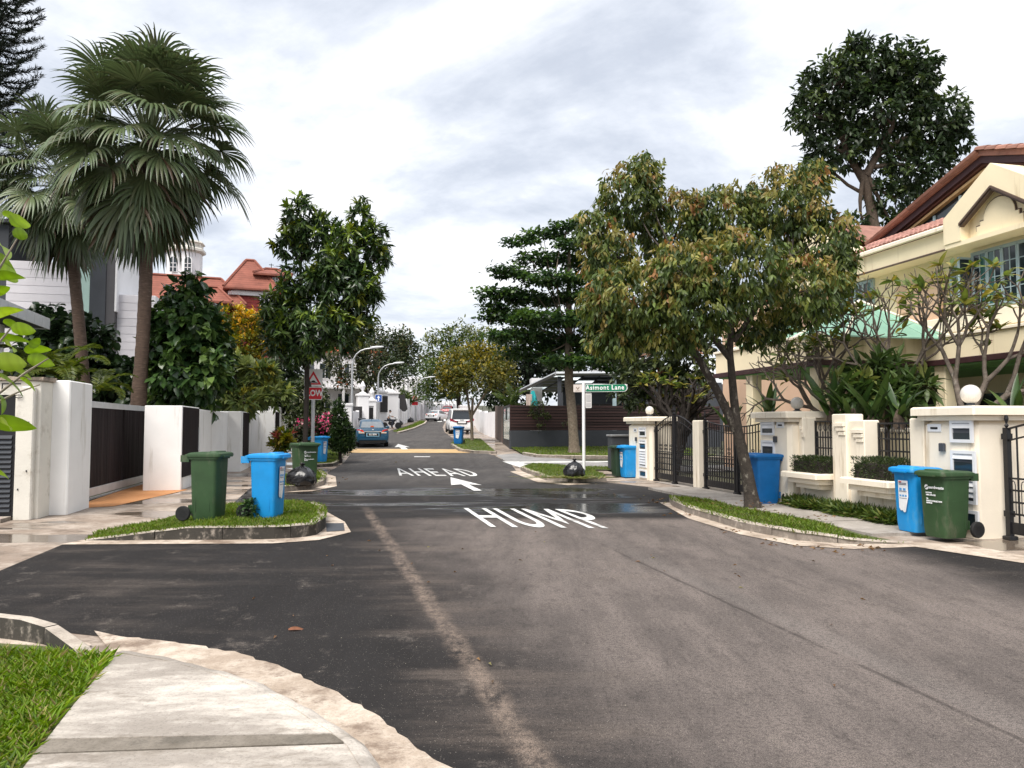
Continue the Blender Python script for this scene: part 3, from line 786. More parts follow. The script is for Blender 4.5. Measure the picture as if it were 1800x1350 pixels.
struct(sheet('channel', chan, .012, M['gutter']))
lawn_p = [tuple(G(x, y, .03))[:2] for x, y in ((-330, 1124), (0, 1128), (90, 1134), (160, 1146), (206, 1150), (130, 1240), (40, 1350))] + [tuple(lext)[:2], (-4.5, 1.2)]
struct(sheet('lawn', lawn_p, .02, M['lawn']))
lg = [tuple(G(x, y, .03))[:2] for x, y in ((-330, 1140), (0, 1146), (90, 1150), (150, 1155), (196, 1158), (124, 1240), (34, 1350))] + [(-1.98, 2.9), (-3.9, 2.9)]
grass('lawn_grass', lg, 5200, L=(.05, .115), W=(.008, .015), z=.02, lean=.9, cols=[((.15, .25, .016), 4), ((.20, .30, .026), 3), ((.085, .16, .012), 2.5), ((.28, .29, .07), 1.1), ((.34, .28, .13), .9)])
# right-hand footpath slabs between the island and the wall
fpr = struct(bpy.data.objects.new('footpath', None)); COL.objects.link(fpr)
for k in range(6):
    s0 = -10.9 + k * 1.35
    a, b_, c, d = FR.w(-1.25, s0 + .008), FR.w(-.06, s0 + .008), FR.w(-.06, s0 + 1.342), FR.w(-1.25, s0 + 1.342)
    MB().prism([tuple(p)[:2] for p in (a, b_, c, d)], -.05, .05 + random.uniform(-.006, .006)).build('slab', M['path'], fpr)
# ---------------------------------------------------------------- wheelie bins
def rrect(w, d, r, z, n=3, y0=0.0):
    out = []
    for sx, sy, a0 in ((1, -1, -90), (1, 1, 0), (-1, 1, 90), (-1, -1, 180)):
        for k in range(n + 1):
            a = R(a0 + 90 * k / n)
            out.append((sx * (w / 2 - r) + r * math.cos(a), y0 + sy * (d / 2 - r) + r * math.sin(a), z))
    return out
def make_bin(paint, label, H=1.05, W=.56, D=.60, print_=None, loc=(0, 0, 0), rotz=0, group='wheelie bins put out along the street'):
    """front faces local -Y, wheels and handle at +Y"""
    t = thing('wheelie_bin', label, 'bin', loc, rotz, group)
    hb = H - .07
    b = MB()
    sec = [(.76, .78, .004), (.80, .82, .06), (.83, .845, .12), (.87, .885, hb * .40), (.915, .93, hb * .78), (.93, .945, hb * .90)]
    b.loft([rrect(W * a, D * c * .9, .045, z, y0=-(1 - c) * D * .12) for a, c, z in sec])
    b.loft([rrect(W * .99, D * .98, .05, hb * .90 + dz) for dz in (0, .012, .05, .062)])          # collar
    for s in (-1, 1):                                                       # pressed side panels
        x0 = s * W * .433
        for y0, y1, z0, z1, px in ((-.11, .11, .555 * hb, .57 * hb, .446), (-.11, -.10, .14 * hb, .555 * hb, .434), (.10, .11, .14 * hb, .555 * hb, .434)):
            b.box(min(s * W * .38, s * W * px), max(s * W * .38, s * W * px), y0, y1, z0, z1)
    b.box(-W * .28, W * .28, D * .40, D * .53, .10, .22)                       # wheel housing
    for s in (-1, 1):                                                       # handle brackets
        b.prism([(s * W * .40 - .02, 0), (s * W * .40 + .02, 0), (s * W * .40 + .02, 1), (s * W * .40 - .02, 1)], 0, 1,
                Matrix(((1, 0, 0, 0), (0, .13, 0, D * .45), (0, 0, .10, hb * .86), (0, 0, 0, 1))))
    body = b.build('body', M[paint], t, smooth=35)
    l = MB()
    z = hb * .90 + .064
    l.loft([rrect(W * 1.05, D * 1.10, .05, z - .03, y0=-.015), rrect(W * 1.06, D * 1.12, .05, z - .005, y0=-.015), rrect(W * 1.04, D * 1.09, .05, z + .018, y0=-.015), rrect(W * .94, D * .96, .07, z + .034, y0=-.02)])
    l.loft([rrect(W * .72, D * .36, .06, z + .032, y0=-D * .26), rrect(W * .66, D * .30, .06, z + .052, y0=-D * .27)])      # raised front hump
    l.box(-W * .30, W * .30, -D * .63, -D * .54, z - .035, z - .012)
    for s in (-1, 0, 1): l.tube([(s * W * .36 - .04, D * .55, z - .01), (s * W * .36 + .04, D * .55, z - .01)], .022, 8)
    lid = l.build('lid', M[paint], t, smooth=35)
    MB().tube([(-W * .44, D * .60, z - .035), (W * .44, D * .60, z - .035)], .016, 8).build('handle', M[paint], t, smooth=60)
    for s in (-1, 1):
        w = MB(); X = Matrix.Translation((s * (W * .45), D * .60, .11)) @ Matrix.Rotation(math.pi / 2, 4, 'Y')
        w.lathe([(.065, -.025), (.10, -.025), (.11, -.014), (.11, .014), (.10, .025), (.065, .025)], 20, X)
        wh = w.build('wheel', M['rubber'], t, smooth=40)
        MB().lathe([(.001, -.026), (.055, -.026), (.058, 0), (.055, .026), (.001, .026)], 12, X).build('hub', M['black'], wh, smooth=40)
    MB().tube([(-W * .42, D * .60, .11), (W * .42, D * .60, .11)], .012, 6).build('axle', M['iron'], t)
    yf = lambda zz: -D * (.36 + .085 * min(1, zz / (hb * .9))) - .004
    if print_ == 'sticker':                                                     # recycling notice with blue pictures
        q = MB(); zz1, zz0 = hb * .80, hb * .30
        pts = [(-W * .20, zz1), (W * .20, zz1), (W * .19, hb * .55), (W * .12, hb * .40), (W * .07, zz0 + .01), (.0, zz0), (-W * .06, zz0 + .03), (-W * .13, zz0 + .02), (-W * .19, zz0 + .06)]
        f = [(x, yf(z_) - .012 - .01 * (1 if z_ < hb * .42 else 0), z_) for x, z_ in pts]
        q.add(f + [(x, y - .002, z_) for x, y, z_ in f], [tuple(range(len(f), 2 * len(f))), tuple(range(len(f) - 1, -1, -1))])
        st = q.build('sticker', M['sticker'], t)
        for r_, (za, n) in enumerate(((.66, 2), (.56, 3))):
            for i in range(n):
                x = -W * .15 + i * W * (.16 if n == 2 else .11); s_ = W * (.10 if n == 2 else .075)
                z_ = hb * za; MB().box(x, x + s_, yf(z_) - .022, yf(z_) - .0145, z_ - s_ * .3, z_ + s_ * .4).build('picture', pmat('print_blue', (.10, .30, .60), .5, .3, 40), st)
        for za in (.755, .735, .515, .625): MB().box(-W * .16, W * .15, yf(hb * za) - .022, yf(hb * za) - .0145, hb * za, hb * za + .008).build('print_line', pmat('print_grey', (.16, .16, .22), .5, .3, 60), st)
        k = MB(); k.box(-W * .16, -W * .06, yf(hb * .77) - .022, yf(hb * .77) - .0145, hb * .77, hb * .785).build('print_line', pmat('print_red', (.5, .05, .06), .5), st)
    if print_ == 'logo':                                                      # white print: swirl badge and short lines
        lg = MB(); zc = hb * .76
        n = 14
        for a0, a1 in ((40, 200), (220, 380)):
            pts = [(W * -.17 + .035 * math.cos(R(a0 + (a1 - a0) * i / n)), zc + .035 * math.sin(R(a0 + (a1 - a0) * i / n))) for i in range(n + 1)]
            pts += [(W * -.17 + .018 * math.cos(R(a1 - 40)) * .4, zc + .018 * math.sin(R(a1 - 40)))]
            f = [(x, yf(z_) - .008, z_) for x, z_ in pts]
            lg.add(f + [(x, y - .001, z_) for x, y, z_ in f], [tuple(range(len(f), 2 * len(f)))])
        lg.build('badge', M['sticker'], t)
        for txt, dz, sz in (('sembwaste', 0, .055), ('HOTLINE', -.075, .024), ('1800 278 6135', -.105, .027), ('TEL', -.155, .024), ('WASTE COLLECTION', -.185, .027), ('SERVICES', -.212, .024)):
            me = text_mesh(txt, sz, M['sticker'], .002, .0012, align='LEFT'); me.transform(UPRIGHT)
            o = link('lettering', me, t, (-W * .21 if dz else -W * .09, yf(zc + dz) - .009, zc + dz)); o.rotation_euler = (R(-4), 0, 0)
    if print_ in ('logo', 'plain'):
        for s in (-1, 1):
            me = text_mesh('NO HOT ASHES', .022, M['sticker'], .002, .001); me.transform(UPRIGHT)
            o = link('lettering', me, t, (s * (W * .442), .0, hb * .76)); o.rotation_euler = (0, 0, s * math.pi / 2)
    return t
KR = -math.pi / 2 + HEAD
GB = 'green wheelie bins put out along the street'; BB = 'blue wheelie bins put out along the street'
def on(px, py, h): return G(px, py, h)
make_bin('bin_green', 'green wheelie bin on the mossy grass island in front of the white walls', 1.07, .47, .47, 'plain', on(366, 913, .155), R(86), GB)
make_bin('bin_blue', 'bright blue wheelie bin with torn white sticker on the mossy grass island', 1.04, .46, .47, 'sticker', on(470, 910, .155), R(84), BB)
make_bin('bin_green', 'green wheelie bin with white lid edge behind the black rubbish bag', 1.05, .58, .60, 'logo', on(535, 845, .12), R(38), GB)
make_bin('bin_blue', 'blue wheelie bin standing beside the grey sign pole', 1.05, .52, .56, 'sticker', on(561, 812, .12), R(70), BB)
make_bin('bin_dkgreen', 'dark green wheelie bin half hidden between pink flowers and conical bush', 1.0, .5, .55, None, at(599, 36.5) + (hz(36.5),), R(20), GB)
make_bin('bin_dkgreen', 'dark green wheelie bin beside the conical bush, left of the blue sedan', 1.05, .5, .55, None, at(618, 42.5) + (hz(42.5),), R(20), GB)
make_bin('dark_grey', 'grey wheelie bin by the white wall, behind the blue sedan', 1.0, .5, .55, None, at(636, 58) + (hz(58) + .3,), R(20), 'grey bins by the white wall')
make_bin('bin_navy', 'darker blue wheelie bin beside the slender tree near the white van', 1.03, .55, .58, 'sticker', on(806, 780, .12), R(-8), BB)
make_bin('bin_dkgreen', 'dark green wheelie bin at the rear corner of the white van', 1.05, .5, .55, None, at(790, 63) + (hz(63) + .1,), R(5), GB)
make_bin('bin_dkgreen', 'dark green wheelie bin tucked left of the blue bin by the far gate pillar', .98, .50, .56, None, at(1090, 23.4) + (.02,), KR, GB)
make_bin('bin_blue', 'blue wheelie bin with white sticker beside the far gate pillar', 1.0, .52, .56, 'sticker', at(1106, 23.0) + (.02,), KR, BB)
make_bin('bin_navy', 'blue wheelie bin behind the leaning tree trunk, against the middle pillar', 1.02, .54, .58, None, FR.w(-.48, -6.75, .05), KR, BB)
make_bin('bin_blue', 'blue wheelie bin with white sticker beside the green bin at the near pillar', .97, .48, .48, 'sticker', on(1626, 933, .05) - EN * .12, KR + R(0), BB)
make_bin('bin_green', 'green wheelie bin with white lettering against the louvred near pillar', .95, .48, .50, 'logo', on(1678, 943, .05) - EN * .13, KR + R(4), GB)

# ---------------------------------------------------------------- rubbish bags
def rub_bag(label, loc, r, h, seed, group='black rubbish bags left on the kerbs'):
    rs = np.random.default_rng(seed); t = thing('rubbish_bag', label, 'rubbish bag', loc, rs.random() * 6, group)
    b = MB(); rings = []; nn = 30; ph = rs.random(8) * 6
    for k in range(17):
        z = k / 16
        rad = r * float(np.interp(z, [0, .08, .25, .5, .7, .85, .94, 1], [.82, .96, 1.04, 1.0, .82, .55, .28, .12]))
        rad = max(rad, r * .10); ring = []
        for i in range(nn):
            a = 2 * math.pi * i / nn
            f = 1 + .10 * math.sin(3 * a + ph[0] + z * 2) + .06 * math.sin(8 * a + ph[1] - z * 7) + .045 * math.sin(14 * a + ph[2]) * (1 + z) + rs.normal() * .014
            ring.append((rad * f * math.cos(a), rad * f * math.sin(a), h * .84 * z + rs.normal() * .004))
        rings.append(ring)
    b.loft(rings).build('body', M['bag'], t, smooth=180)
    k = MB(); kn = []
    for z, q in ((.80, .10), (.86, .07), (.90, .13), (.95, .18)):
        kn.append([(r * q * (1 + .4 * math.sin(4 * i * .52 + z * 9)) * math.cos(i * .5236), r * q * (1 + .4 * math.sin(4 * i * .52 + z * 9)) * math.sin(i * .5236), h * z + .01 * math.sin(i * 2)) for i in range(12)])
    k.loft(kn).build('knot', M['bag'], t, smooth=180)
    return t
rub_bag('shiny black rubbish bag slumped in front of the green bin', on(531, 853, .11), .33, .56, 1)
rub_bag('tied black rubbish bag on the corner island under the street name sign', on(1010, 840, .11), .27, .55, 2)
rub_bag('small black rubbish bag on the far left verge, nearer the motorcycle', at(702, 83) + (hz(83),), .32, .62, 3)
rub_bag('small black rubbish bag on the far left verge, nearer the white car', at(722, 94) + (hz(94),), .36, .66, 4)

# ---------------------------------------------------------------- signs
def plate(name, poly, mat, t, y, th=.004, parent=None):
    """flat shape facing -Y; poly in x,z"""
    q = MB(); n = len(poly)
    q.add([(x, y - th, z) for x, z in poly] + [(x, y, z) for x, z in poly], [tuple(range(n)), tuple(range(2 * n - 1, n - 1, -1))] + [(i, n + i, n + (i + 1) % n, (i + 1) % n) for i in range(n)])
    return q.build(name, mat, parent or t)
def rr2(x0, x1, z0, z1, r, n=4):
    out = []
    for cx_, cz_, a0 in ((x1 - r, z0 + r, -90), (x1 - r, z1 - r, 0), (x0 + r, z1 - r, 90), (x0 + r, z0 + r, 180)):
        for k in range(n + 1): out.append((cx_ + r * math.cos(R(a0 + 90 * k / n)), cz_ + r * math.sin(R(a0 + 90 * k / n))))
    return out
RED = pmat('sign_red', (.60, .012, .025), .4, .06, 3); SWHITE = pmat('sign_white', (.80, .80, .80), .4, .04, 3)
BLK = pmat('sign_black', (.012, .012, .012), .5); SBLUE = pmat('sign_blue', (.010, .075, .34), .4, .05, 3); SGREEN = pmat('sign_green', (.006, .17, .085), .4, .05, 3)
def tri(r, z): return [(r * math.sin(R(a)), z + r * math.cos(R(a))) for a in (240, 120, 0)]
def letters(txt, size, mat, t, loc, bold=.0, sx=1.0, sp=1.0, parent=None, rz=0):
    me = text_mesh(txt, size, mat, .003, bold, sx, spacing=sp); me.transform(UPRIGHT)
    return link('lettering', me, parent or t, loc, rz)
b0 = P(550, 748, 25); b0.z = 0
t = thing('road_sign', 'hump warning triangle above red SLOW plate on grey pole, partly behind tree trunk', 'road sign', b0, R(10))
zt = P(548, 649, 25).z
MB().tube([(0, 0, 0), (0, 0, zt - .03)], .06, 14).build('pole', M['metal'], t, smooth=60)
wp = plate('warning_plate', rr2(-.29, .29, zt - .57, zt, .04), SWHITE, t, -.065)
plate('triangle', tri(.295, zt - .36), RED, t, -.0695, parent=wp); plate('triangle_field', tri(.185, zt - .365), SWHITE, t, -.074, parent=wp)
plate('hump_symbol', [(-.13, zt - .445), (.13, zt - .445), (.13, zt - .425), (.075, zt - .42), (.05, zt - .385), (0, zt - .365), (-.05, zt - .385), (-.075, zt - .42), (-.13, zt - .425)], BLK, t, -.0785, parent=wp)
sp = plate('slow_plate', rr2(-.29, .29, zt - 1.0, zt - .585, .05), SWHITE, t, -.065)
plate('red_field', rr2(-.27, .27, zt - .98, zt - .605, .04), RED, t, -.0695, parent=sp)
letters('SLOW', .27, SWHITE, t, (0, -.0745, zt - .79), .010, .80, parent=sp)

b0 = P(1026, 748, 25.0); b0.z = .02
t = thing('street_name_sign', 'white post with green Asimont Lane street name blade and white notice', 'street sign', b0, R(-14))
zt = P(1026, 673, 25).z - .02
MB().tube([(0, 0, 0), (0, 0, zt)], .052, 14).build('post', M['white_paint'], t, smooth=60)
MB().ball((0, 0, zt), .053, 12, 6).build('post_cap', M['white_paint'], t, smooth=60)
bl = plate('name_blade', rr2(.07, 1.42, zt - .30, zt - .045, .02)[5:6] + [(.07, zt - .05), (.07, zt - .30)] + [(1.30 + .127 * math.cos(R(a)), zt - .173 + .127 * math.sin(R(a))) for a in range(-90, 91, 15)], SWHITE, t, .015, .03)
plate('green_field', [(.085, zt - .065), (.085, zt - .285)] + [(1.295 + .108 * math.cos(R(a)), zt - .175 + .11 * math.sin(R(a))) for a in range(-90, 91, 15)], SGREEN, t, -.017, .003, bl)
letters('Asimont Lane', .205, SWHITE, t, (.70, -.0225, zt - .17), .006, .92, 1.18, parent=bl)
st = plate('logo_panel', rr2(-.33, -.05, zt - .30, zt - .05, .015), pmat('sign_pale', (.60, .54, .50), .5, .08, 8), t, .015, .03)
plate('logo_mark', [(-.245, zt - .14), (-.23, zt - .13), (-.19, zt - .195), (-.145, zt - .13), (-.13, zt - .14), (-.19, zt - .225)], pmat('logo_brown', (.16, .09, .05), .5), t, -.017, .003, st)
plate('logo_mark', rr2(-.26, -.12, zt - .262, zt - .252, .003), pmat('logo_brown', (.16, .09, .05)), t, -.017, .003, st)
np_ = plate('notice_plate', rr2(.055, .26, zt - .82, zt - .32, .03), pmat('notice_white', (.62, .60, .58), .5, .08, 8), t, .03, .004)
plate('notice_field', rr2(.085, .235, zt - .62, zt - .40, .01), pmat('notice_grey', (.42, .41, .41), .5, .1, 30), t, .024, .003, np_)
plate('notice_field', rr2(.085, .235, zt - .78, zt - .66, .01), pmat('notice_grey', (.42, .41, .41)), t, .024, .003, np_)

# ---------------------------------------------------------------- street lamps
def lamp(px, Y, ytop, reach, label):
    b = Vector(at(px, Y) + (hz(Y),)); top = P(px, ytop, Y).z - b.z
    t = thing('street_lamp', label, 'street lamp', b, 0, 'curved street lamps along the left kerb')
    rr = reach * .75; pts = [(0, 0, 0), (0, 0, top * .4), (0, 0, top - rr)] + [(rr * (1 - math.cos(R(a))), 0, top - rr + rr * math.sin(R(a))) for a in (20, 40, 60, 80)] + [(reach, 0, top + .06)]
    MB().tube(pts, [.11, .09, .07] + [.05] * 5, 10).build('pole', M['metal'], t, smooth=60)
    h = MB(); h.loft([rrect(.12, .08, .03, 0), rrect(.17, .20, .05, .4), rrect(.13, .16, .05, .85), rrect(.06, .06, .02, .95)], True,
                  Matrix.Translation((reach - .25, 0, top + .08)) @ Matrix.Rotation(R(86), 4, 'Y'))
    h.build('lamp_head', M['alu'], t, smooth=50)
    MB().ball((reach + .25, 0, top + .12), .07, 10, 6).build('photocell', M['alu'], t, smooth=60)
lamp(618, 55, 613, 1.55, 'nearest tall curved grey street lamp, left of the blue sedan')
lamp(664, 68, 640, 1.6, 'curved grey street lamp carrying the blue arrow sign')
lamp(731, 99.5, 664, 1.8, 'farthest curved street lamp, behind the red and white sign')
b0 = Vector(at(665, 67.6)) ; b0 = Vector((b0.x, b0.y, P(665, 706, 67.6).z))
t = thing('one_way_sign', 'square blue sign with white upward arrow on the lamp pole', 'road sign', b0, R(8))
p_ = plate('sign_plate', rr2(-.31, .31, -.03, .62, .05), SWHITE, t, -.15); plate('blue_field', rr2(-.28, .28, 0, .59, .05), SBLUE, t, -.155, parent=p_)
plate('arrow', [(-.055, .06), (.055, .06), (.055, .34), (.17, .30), (0, .53), (-.17, .30), (-.055, .34)], SWHITE, t, -.162, parent=p_)
b0 = Vector(at(729, 98) + (hz(98),)); zs = P(729, 713, 98).z - b0.z
t = thing('no_parking_sign', 'white and red sign plate on a slim pole beside the white wall', 'road sign', b0, R(8))
MB().tube([(0, 0, 0), (0, 0, zs + 1.3)], .06, 8).build('pole', M['metal'], t, smooth=60)
p_ = plate('sign_plate', rr2(-.42, .42, zs, zs + 1.4, .05), SWHITE, t, -.07); plate('red_field', rr2(-.38, .38, zs + .05, zs + .48, .04), RED, t, -.075, parent=p_)
q = [(.30 * math.cos(R(a)), zs + .95 + .30 * math.sin(R(a))) for a in range(0, 360, 24)]; plate('red_disc', q, RED, t, -.075, parent=p_)
q = [(.20 * math.cos(R(a)), zs + .95 + .20 * math.sin(R(a))) for a in range(0, 360, 24)]; plate('disc_field', q, SWHITE, t, -.08, parent=p_)
plate('slash', [(-.22, zs + 1.12), (-.15, zs + 1.17), (.22, zs + .78), (.15, zs + .73)], RED, t, -.085, parent=p_)

# ---------------------------------------------------------------- cars
def car(label, paint, loc, rotz, L=4.5, W=1.75, H=1.46, kind='sedan', plate_txt=None, cat='car', lamps='wide'):
    """rear end at local y=0 facing -Y"""
    t = thing('parked_car' if kind == 'sedan' else 'van', label, cat, loc, rotz)
    hw = W / 2
    if kind == 'sedan':
        prof = [(.0, .30, .62, .90), (.04, .26, .86, .96), (.16, .22, 1.0, .99), (.75, .20, 1.02, 1.0), (1.9, .19, .96, 1.0), (3.3, .19, .95, 1.0), (4.1, .21, .82, .97), (4.42, .26, .70, .90), (4.5, .32, .60, .80)]
        cab = [(.52, .98, .78, .99, .80), (1.12, 1.0, .80, 1.38, .62), (1.5, .99, .81, 1.45, .60), (2.3, .97, .82, 1.46, .60), (2.75, .96, .82, 1.38, .61), (3.45, .94, .82, .95, .80)]
    else:
        prof = [(.0, .36, 1.02, .93), (.05, .30, 1.08, .97), (.25, .26, 1.10, 1.0), (1.5, .24, 1.08, 1.0), (3.6, .24, 1.05, 1.0), (4.5, .27, .98, .97), (4.85, .34, .86, .88)]
        cab = [(.06, 1.06, .90, 1.08, .90), (.30, 1.08, .90, 1.84, .76), (.7, 1.08, .90, 1.92, .74), (2.8, 1.06, .90, 1.92, .74), (3.3, 1.05, .90, 1.78, .76), (4.1, 1.0, .90, 1.02, .86)]
    sL, sH = L / prof[-1][0], H / (1.46 if kind == 'sedan' else 1.92)
    b = MB(); rings = []
    for y, z0, z1, f in prof:
        w = hw * f; m = z0 + (z1 - z0) * .55
        half = [(w * .80, z0), (w * .95, z0 + .06), (w * .985, z0 + (z1 - z0) * .30), (w, m), (w * .975, z1 - .10), (w * .90, z1 - .02), (w * .70, z1 + .01)]
        rings.append([(x, y * sL, z * sH) for x, z in half] + [(-x, y * sL, z * sH) for x, z in reversed(half)])
    b.loft(rings).build('body', paint, t, smooth=40)
    c = MB(); rings = []
    for y, zb, wb, zt_, wt in cab:
        wb *= hw; wt *= hw; zm = zt_ - .05
        half = [(wb, zb - .03), (wb * .25 + wt * .75 + (wb - wt) * .12, zm), (wt * .92, zt_), (wt * .5, zt_ + .015)]
        rings.append([(x, y * sL, z * sH) for x, z in half] + [(-x, y * sL, z * sH) for x, z in reversed(half)])
    c.loft(rings).build('cabin', paint, t, smooth=50)
    GL = pmat('car_glass', (.02, .025, .03), .04, .1, 2, spec=.7)
    def quad(name, pts, mat, parent=None, th=.01, dirv=(0, -1, 0)):
        d = Vector(dirv) * th; q = MB(); n = len(pts)
        q.add([tuple(Vector(p) + d) for p in pts] + [tuple(Vector(p) - d) for p in pts], [tuple(range(n)), tuple(range(2 * n - 1, n - 1, -1))] + [(i, n + i, n + (i + 1) % n, (i + 1) % n) for i in range(n)])
        return q.build(name, mat, parent or t)
    (ya, za, wa, zA, wA), (yb, zb_, wb, zB, wB) = cab[0], cab[1]
    lerp = lambda a, d, f: a + (d - a) * f
    f0, f1 = (.10, .92) if kind == 'sedan' else (.06, .90)
    rw = [(-hw * lerp(wa, wB, f0) * .93, lerp(ya, yb, f0) * sL, lerp(zA, zB, f0) * sH), (hw * lerp(wa, wB, f0) * .93, lerp(ya, yb, f0) * sL, lerp(zA, zB, f0) * sH),
          (hw * lerp(wa, wB, f1) * .93, lerp(ya, yb, f1) * sL, lerp(zA, zB, f1) * sH), (-hw * lerp(wa, wB, f1) * .93, lerp(ya, yb, f1) * sL, lerp(zA, zB, f1) * sH)]
    nv = (Vector(rw[1]) - Vector(rw[0])).cross(Vector(rw[3]) - Vector(rw[0])).normalized()
    rwo = quad('rear_window', [tuple(Vector(p) + nv * .012) for p in rw], pmat('rear_glass', (.16, .18, .20), .06, .2, 2, spec=.8) if kind == 'sedan' else GL, th=.008, dirv=nv)
    if kind == 'sedan': quad('brake_lamp', [(x * .09, rw[0][1] + .03, z) for x, z in ((-1, rw[0][2] + .05), (1, rw[0][2] + .05), (1, rw[0][2] + .11), (-1, rw[0][2] + .11))], pmat('lamp_orange', (.75, .12, .03), .3), rwo, .02)
    for s in (-1, 1):
        for i in range(1, len(cab) - 1):
            y0, zb0, wb0, zt0, wt0 = cab[i]; y1, zb1, wb1, zt1, wt1 = cab[i + 1]
            if i == len(cab) - 2: y1, zb1, wb1, zt1, wt1 = lerp(y0, y1, .8), zb1, wb1, lerp(zt0, zt1, .8), lerp(wt0, wt1, .8)
            sd_ = lambda wb_, wt_, f: s * hw * (lerp(wb_, wb_ * .25 + wt_ * .75 + (wb_ - wt_) * .12, f)) + s * .008
            g = .04
            quad('side_window', [(sd_(wb0, wt0, .12), (y0 + g) * sL, (zb0 + .03) * sH), (sd_(wb1, wt1, .12), (y1 - g) * sL, (zb1 + .03) * sH), (sd_(wb1, wt1, .9), (y1 - g) * sL, (max(zt1 - .09, zb1 + .05)) * sH), (sd_(wb0, wt0, .9), (y0 + g) * sL, (zt0 - .09) * sH)], GL, None, .006, (s, 0, 0))
        yr = .80 if kind == 'sedan' else .85
        for y in (yr * sL, (L - .85)):
            w = MB(); r_ = .315 if kind == 'sedan' else .34
            X = Matrix.Translation((s * (hw - .10), y, r_)) @ Matrix.Rotation(math.pi / 2, 4, 'Y')
            w.lathe([(r_ * .62, -.105), (r_ * .95, -.105), (r_, -.08), (r_, .08), (r_ * .95, .105), (r_ * .62, .105)], 22, X)
            wh = w.build('wheel', M['rubber'], t, smooth=40)
            MB().lathe([(.001, -.085), (r_ * .6, -.10), (r_ * .62, 0), (r_ * .6, .10), (.001, .085)], 14, X).build('rim', M['alu'], wh, smooth=40)
        mi = MB(); mi.loft([rrect(.10, .10, .03, 0), rrect(.16, .13, .05, .06), rrect(.16, .13, .05, .17), rrect(.10, .10, .03, .21)], True, Matrix.Translation((s * (hw + .05), 3.0 * sL, .98 * sH)) @ Matrix.Rotation(s * R(90), 4, 'Y'))
        mi.build('mirror', paint, t, smooth=50)
        if kind == 'sedan':
            tl = MB(); X = None
            tl.loft([[(s * x, y, z) for x, y, z in ((hw * .52, -.012, .80), (hw * .88, .035, .78), (hw * .96, .16, .84), (hw * .96, .20, .95), (hw * .86, .07, .97), (hw * .60, .02, .93))], [(s * x, y, z) for x, y, z in ((hw * .52, .15, .80), (hw * .80, .2, .78), (hw * .90, .4, .84), (hw * .90, .4, .95), (hw * .80, .2, .97), (hw * .60, .2, .93))]])
            lo = tl.build('tail_lamp', pmat('lamp_red', (.62, .03, .015), .25, .2, 9, spec=.6), t)
            quad('reversing_lamp', [(s * hw * .50, -.014, .76), (s * hw * .84, .012, .755), (s * hw * .84, .012, .815), (s * hw * .54, -.014, .835)], pmat('lamp_clear', (.72, .60, .52), .25, .15, 20), lo, .012)
        else:
            quad('tail_lamp', [(s * hw * .98, .02, 1.02), (s * hw * .42, -.02, .92), (s * hw * .40, -.02, 1.0), (s * hw * .72, -.012, 1.10), (s * hw * .93, .03, 1.22), (s * hw * .99, .05, 1.16)], pmat('lamp_deep_red', (.25, .012, .03), .2, .2, 9, spec=.6), t, .03)
            quad('reflector', [(s * hw * .86, -.012, .50), (s * hw * .90, -.012, .50), (s * hw * .90, -.012, .60), (s * hw * .86, -.012, .60)], BLK, t, .012)
    zp = .70 if kind == 'sedan' else .93
    if kind == 'sedan':
        quad('plate_recess', [(-.40, -.004, zp - .12), (.40, -.004, zp - .12), (.44, .0, zp + .13), (-.44, .0, zp + .13)], BLK, t, .012)
        quad('chrome_strip', [(-.45, -.012, zp + .13), (.45, -.012, zp + .13), (.45, -.012, zp + .165), (-.45, -.012, zp + .165)], M['alu'], t, .012)
        quad('bumper', [(-hw * .84, -.03, .40), (hw * .84, -.03, .40), (hw * .88, -.03, .52), (-hw * .88, -.03, .52)], paint, t, .05)
        quad('lower_valance', [(-hw * .74, -.035, .24), (hw * .74, -.035, .24), (hw * .84, -.035, .37), (-hw * .84, -.035, .37)], M['black'], t, .05)
        MB().tube([(0, 1.4, 1.44), (0, 1.22, 1.75)], .012, 6).build('aerial', M['black'], t)
        quad('badge', [(-.04, -.0, .935), (.04, -.0, .935), (.04, .01, .985), (-.04, .01, .985)], M['alu'], t, .02)
    else:
        quad('plate_recess', [(-.36, -.03, zp - .14), (.36, -.03, zp - .14), (.42, -.03, zp + .10), (-.42, -.03, zp + .10)], BLK, t, .014)
        quad('badge', [(-.16, -.022, 1.03), (.16, -.022, 1.03), (.13, -.02, 1.10), (-.13, -.02, 1.10)], M['alu'], t, .02)
        quad('lower_valance', [(-hw * .88, -.02, .26), (hw * .88, -.02, .26), (hw * .9, -.02, .36), (-hw * .9, -.02, .36)], BLK, t, .03)
        sp_ = MB(); sp_.bbox(-hw * .74, hw * .74, .10, .55, 1.86 * sH, 1.93 * sH, .02); sp_.build('roof_spoiler', paint, t)
    pl = quad('number_plate', [(-.30, -.03 if kind == 'sedan' else -.055, zp - .08), (.30, -.03 if kind == 'sedan' else -.055, zp - .08), (.30, -.03 if kind == 'sedan' else -.055, zp + .06), (-.30, -.03 if kind == 'sedan' else -.055, zp + .06)], pmat('plate_black', (.02, .02, .025), .5) if plate_txt else SWHITE, t, .006)
    if plate_txt: letters(plate_txt, .13, SWHITE, t, (0, -.042, zp - .01), .004, .85, parent=pl); quad('plate_frame', [(-.34, -.018, zp - .12), (.34, -.018, zp - .12), (.34, -.018, zp + .085), (-.34, -.018, zp + .085)], pmat('plate_blue', (.25, .50, .68), .5), pl, .005)
    return t
def carpaint(name, c): return pmat(name, c, .30, .04, 2, coat=.4, spec=.4)
def cpos(px, Y, dz=0.0): return Vector(at(px, Y) + (hz(Y) + dz,))
CARS = []
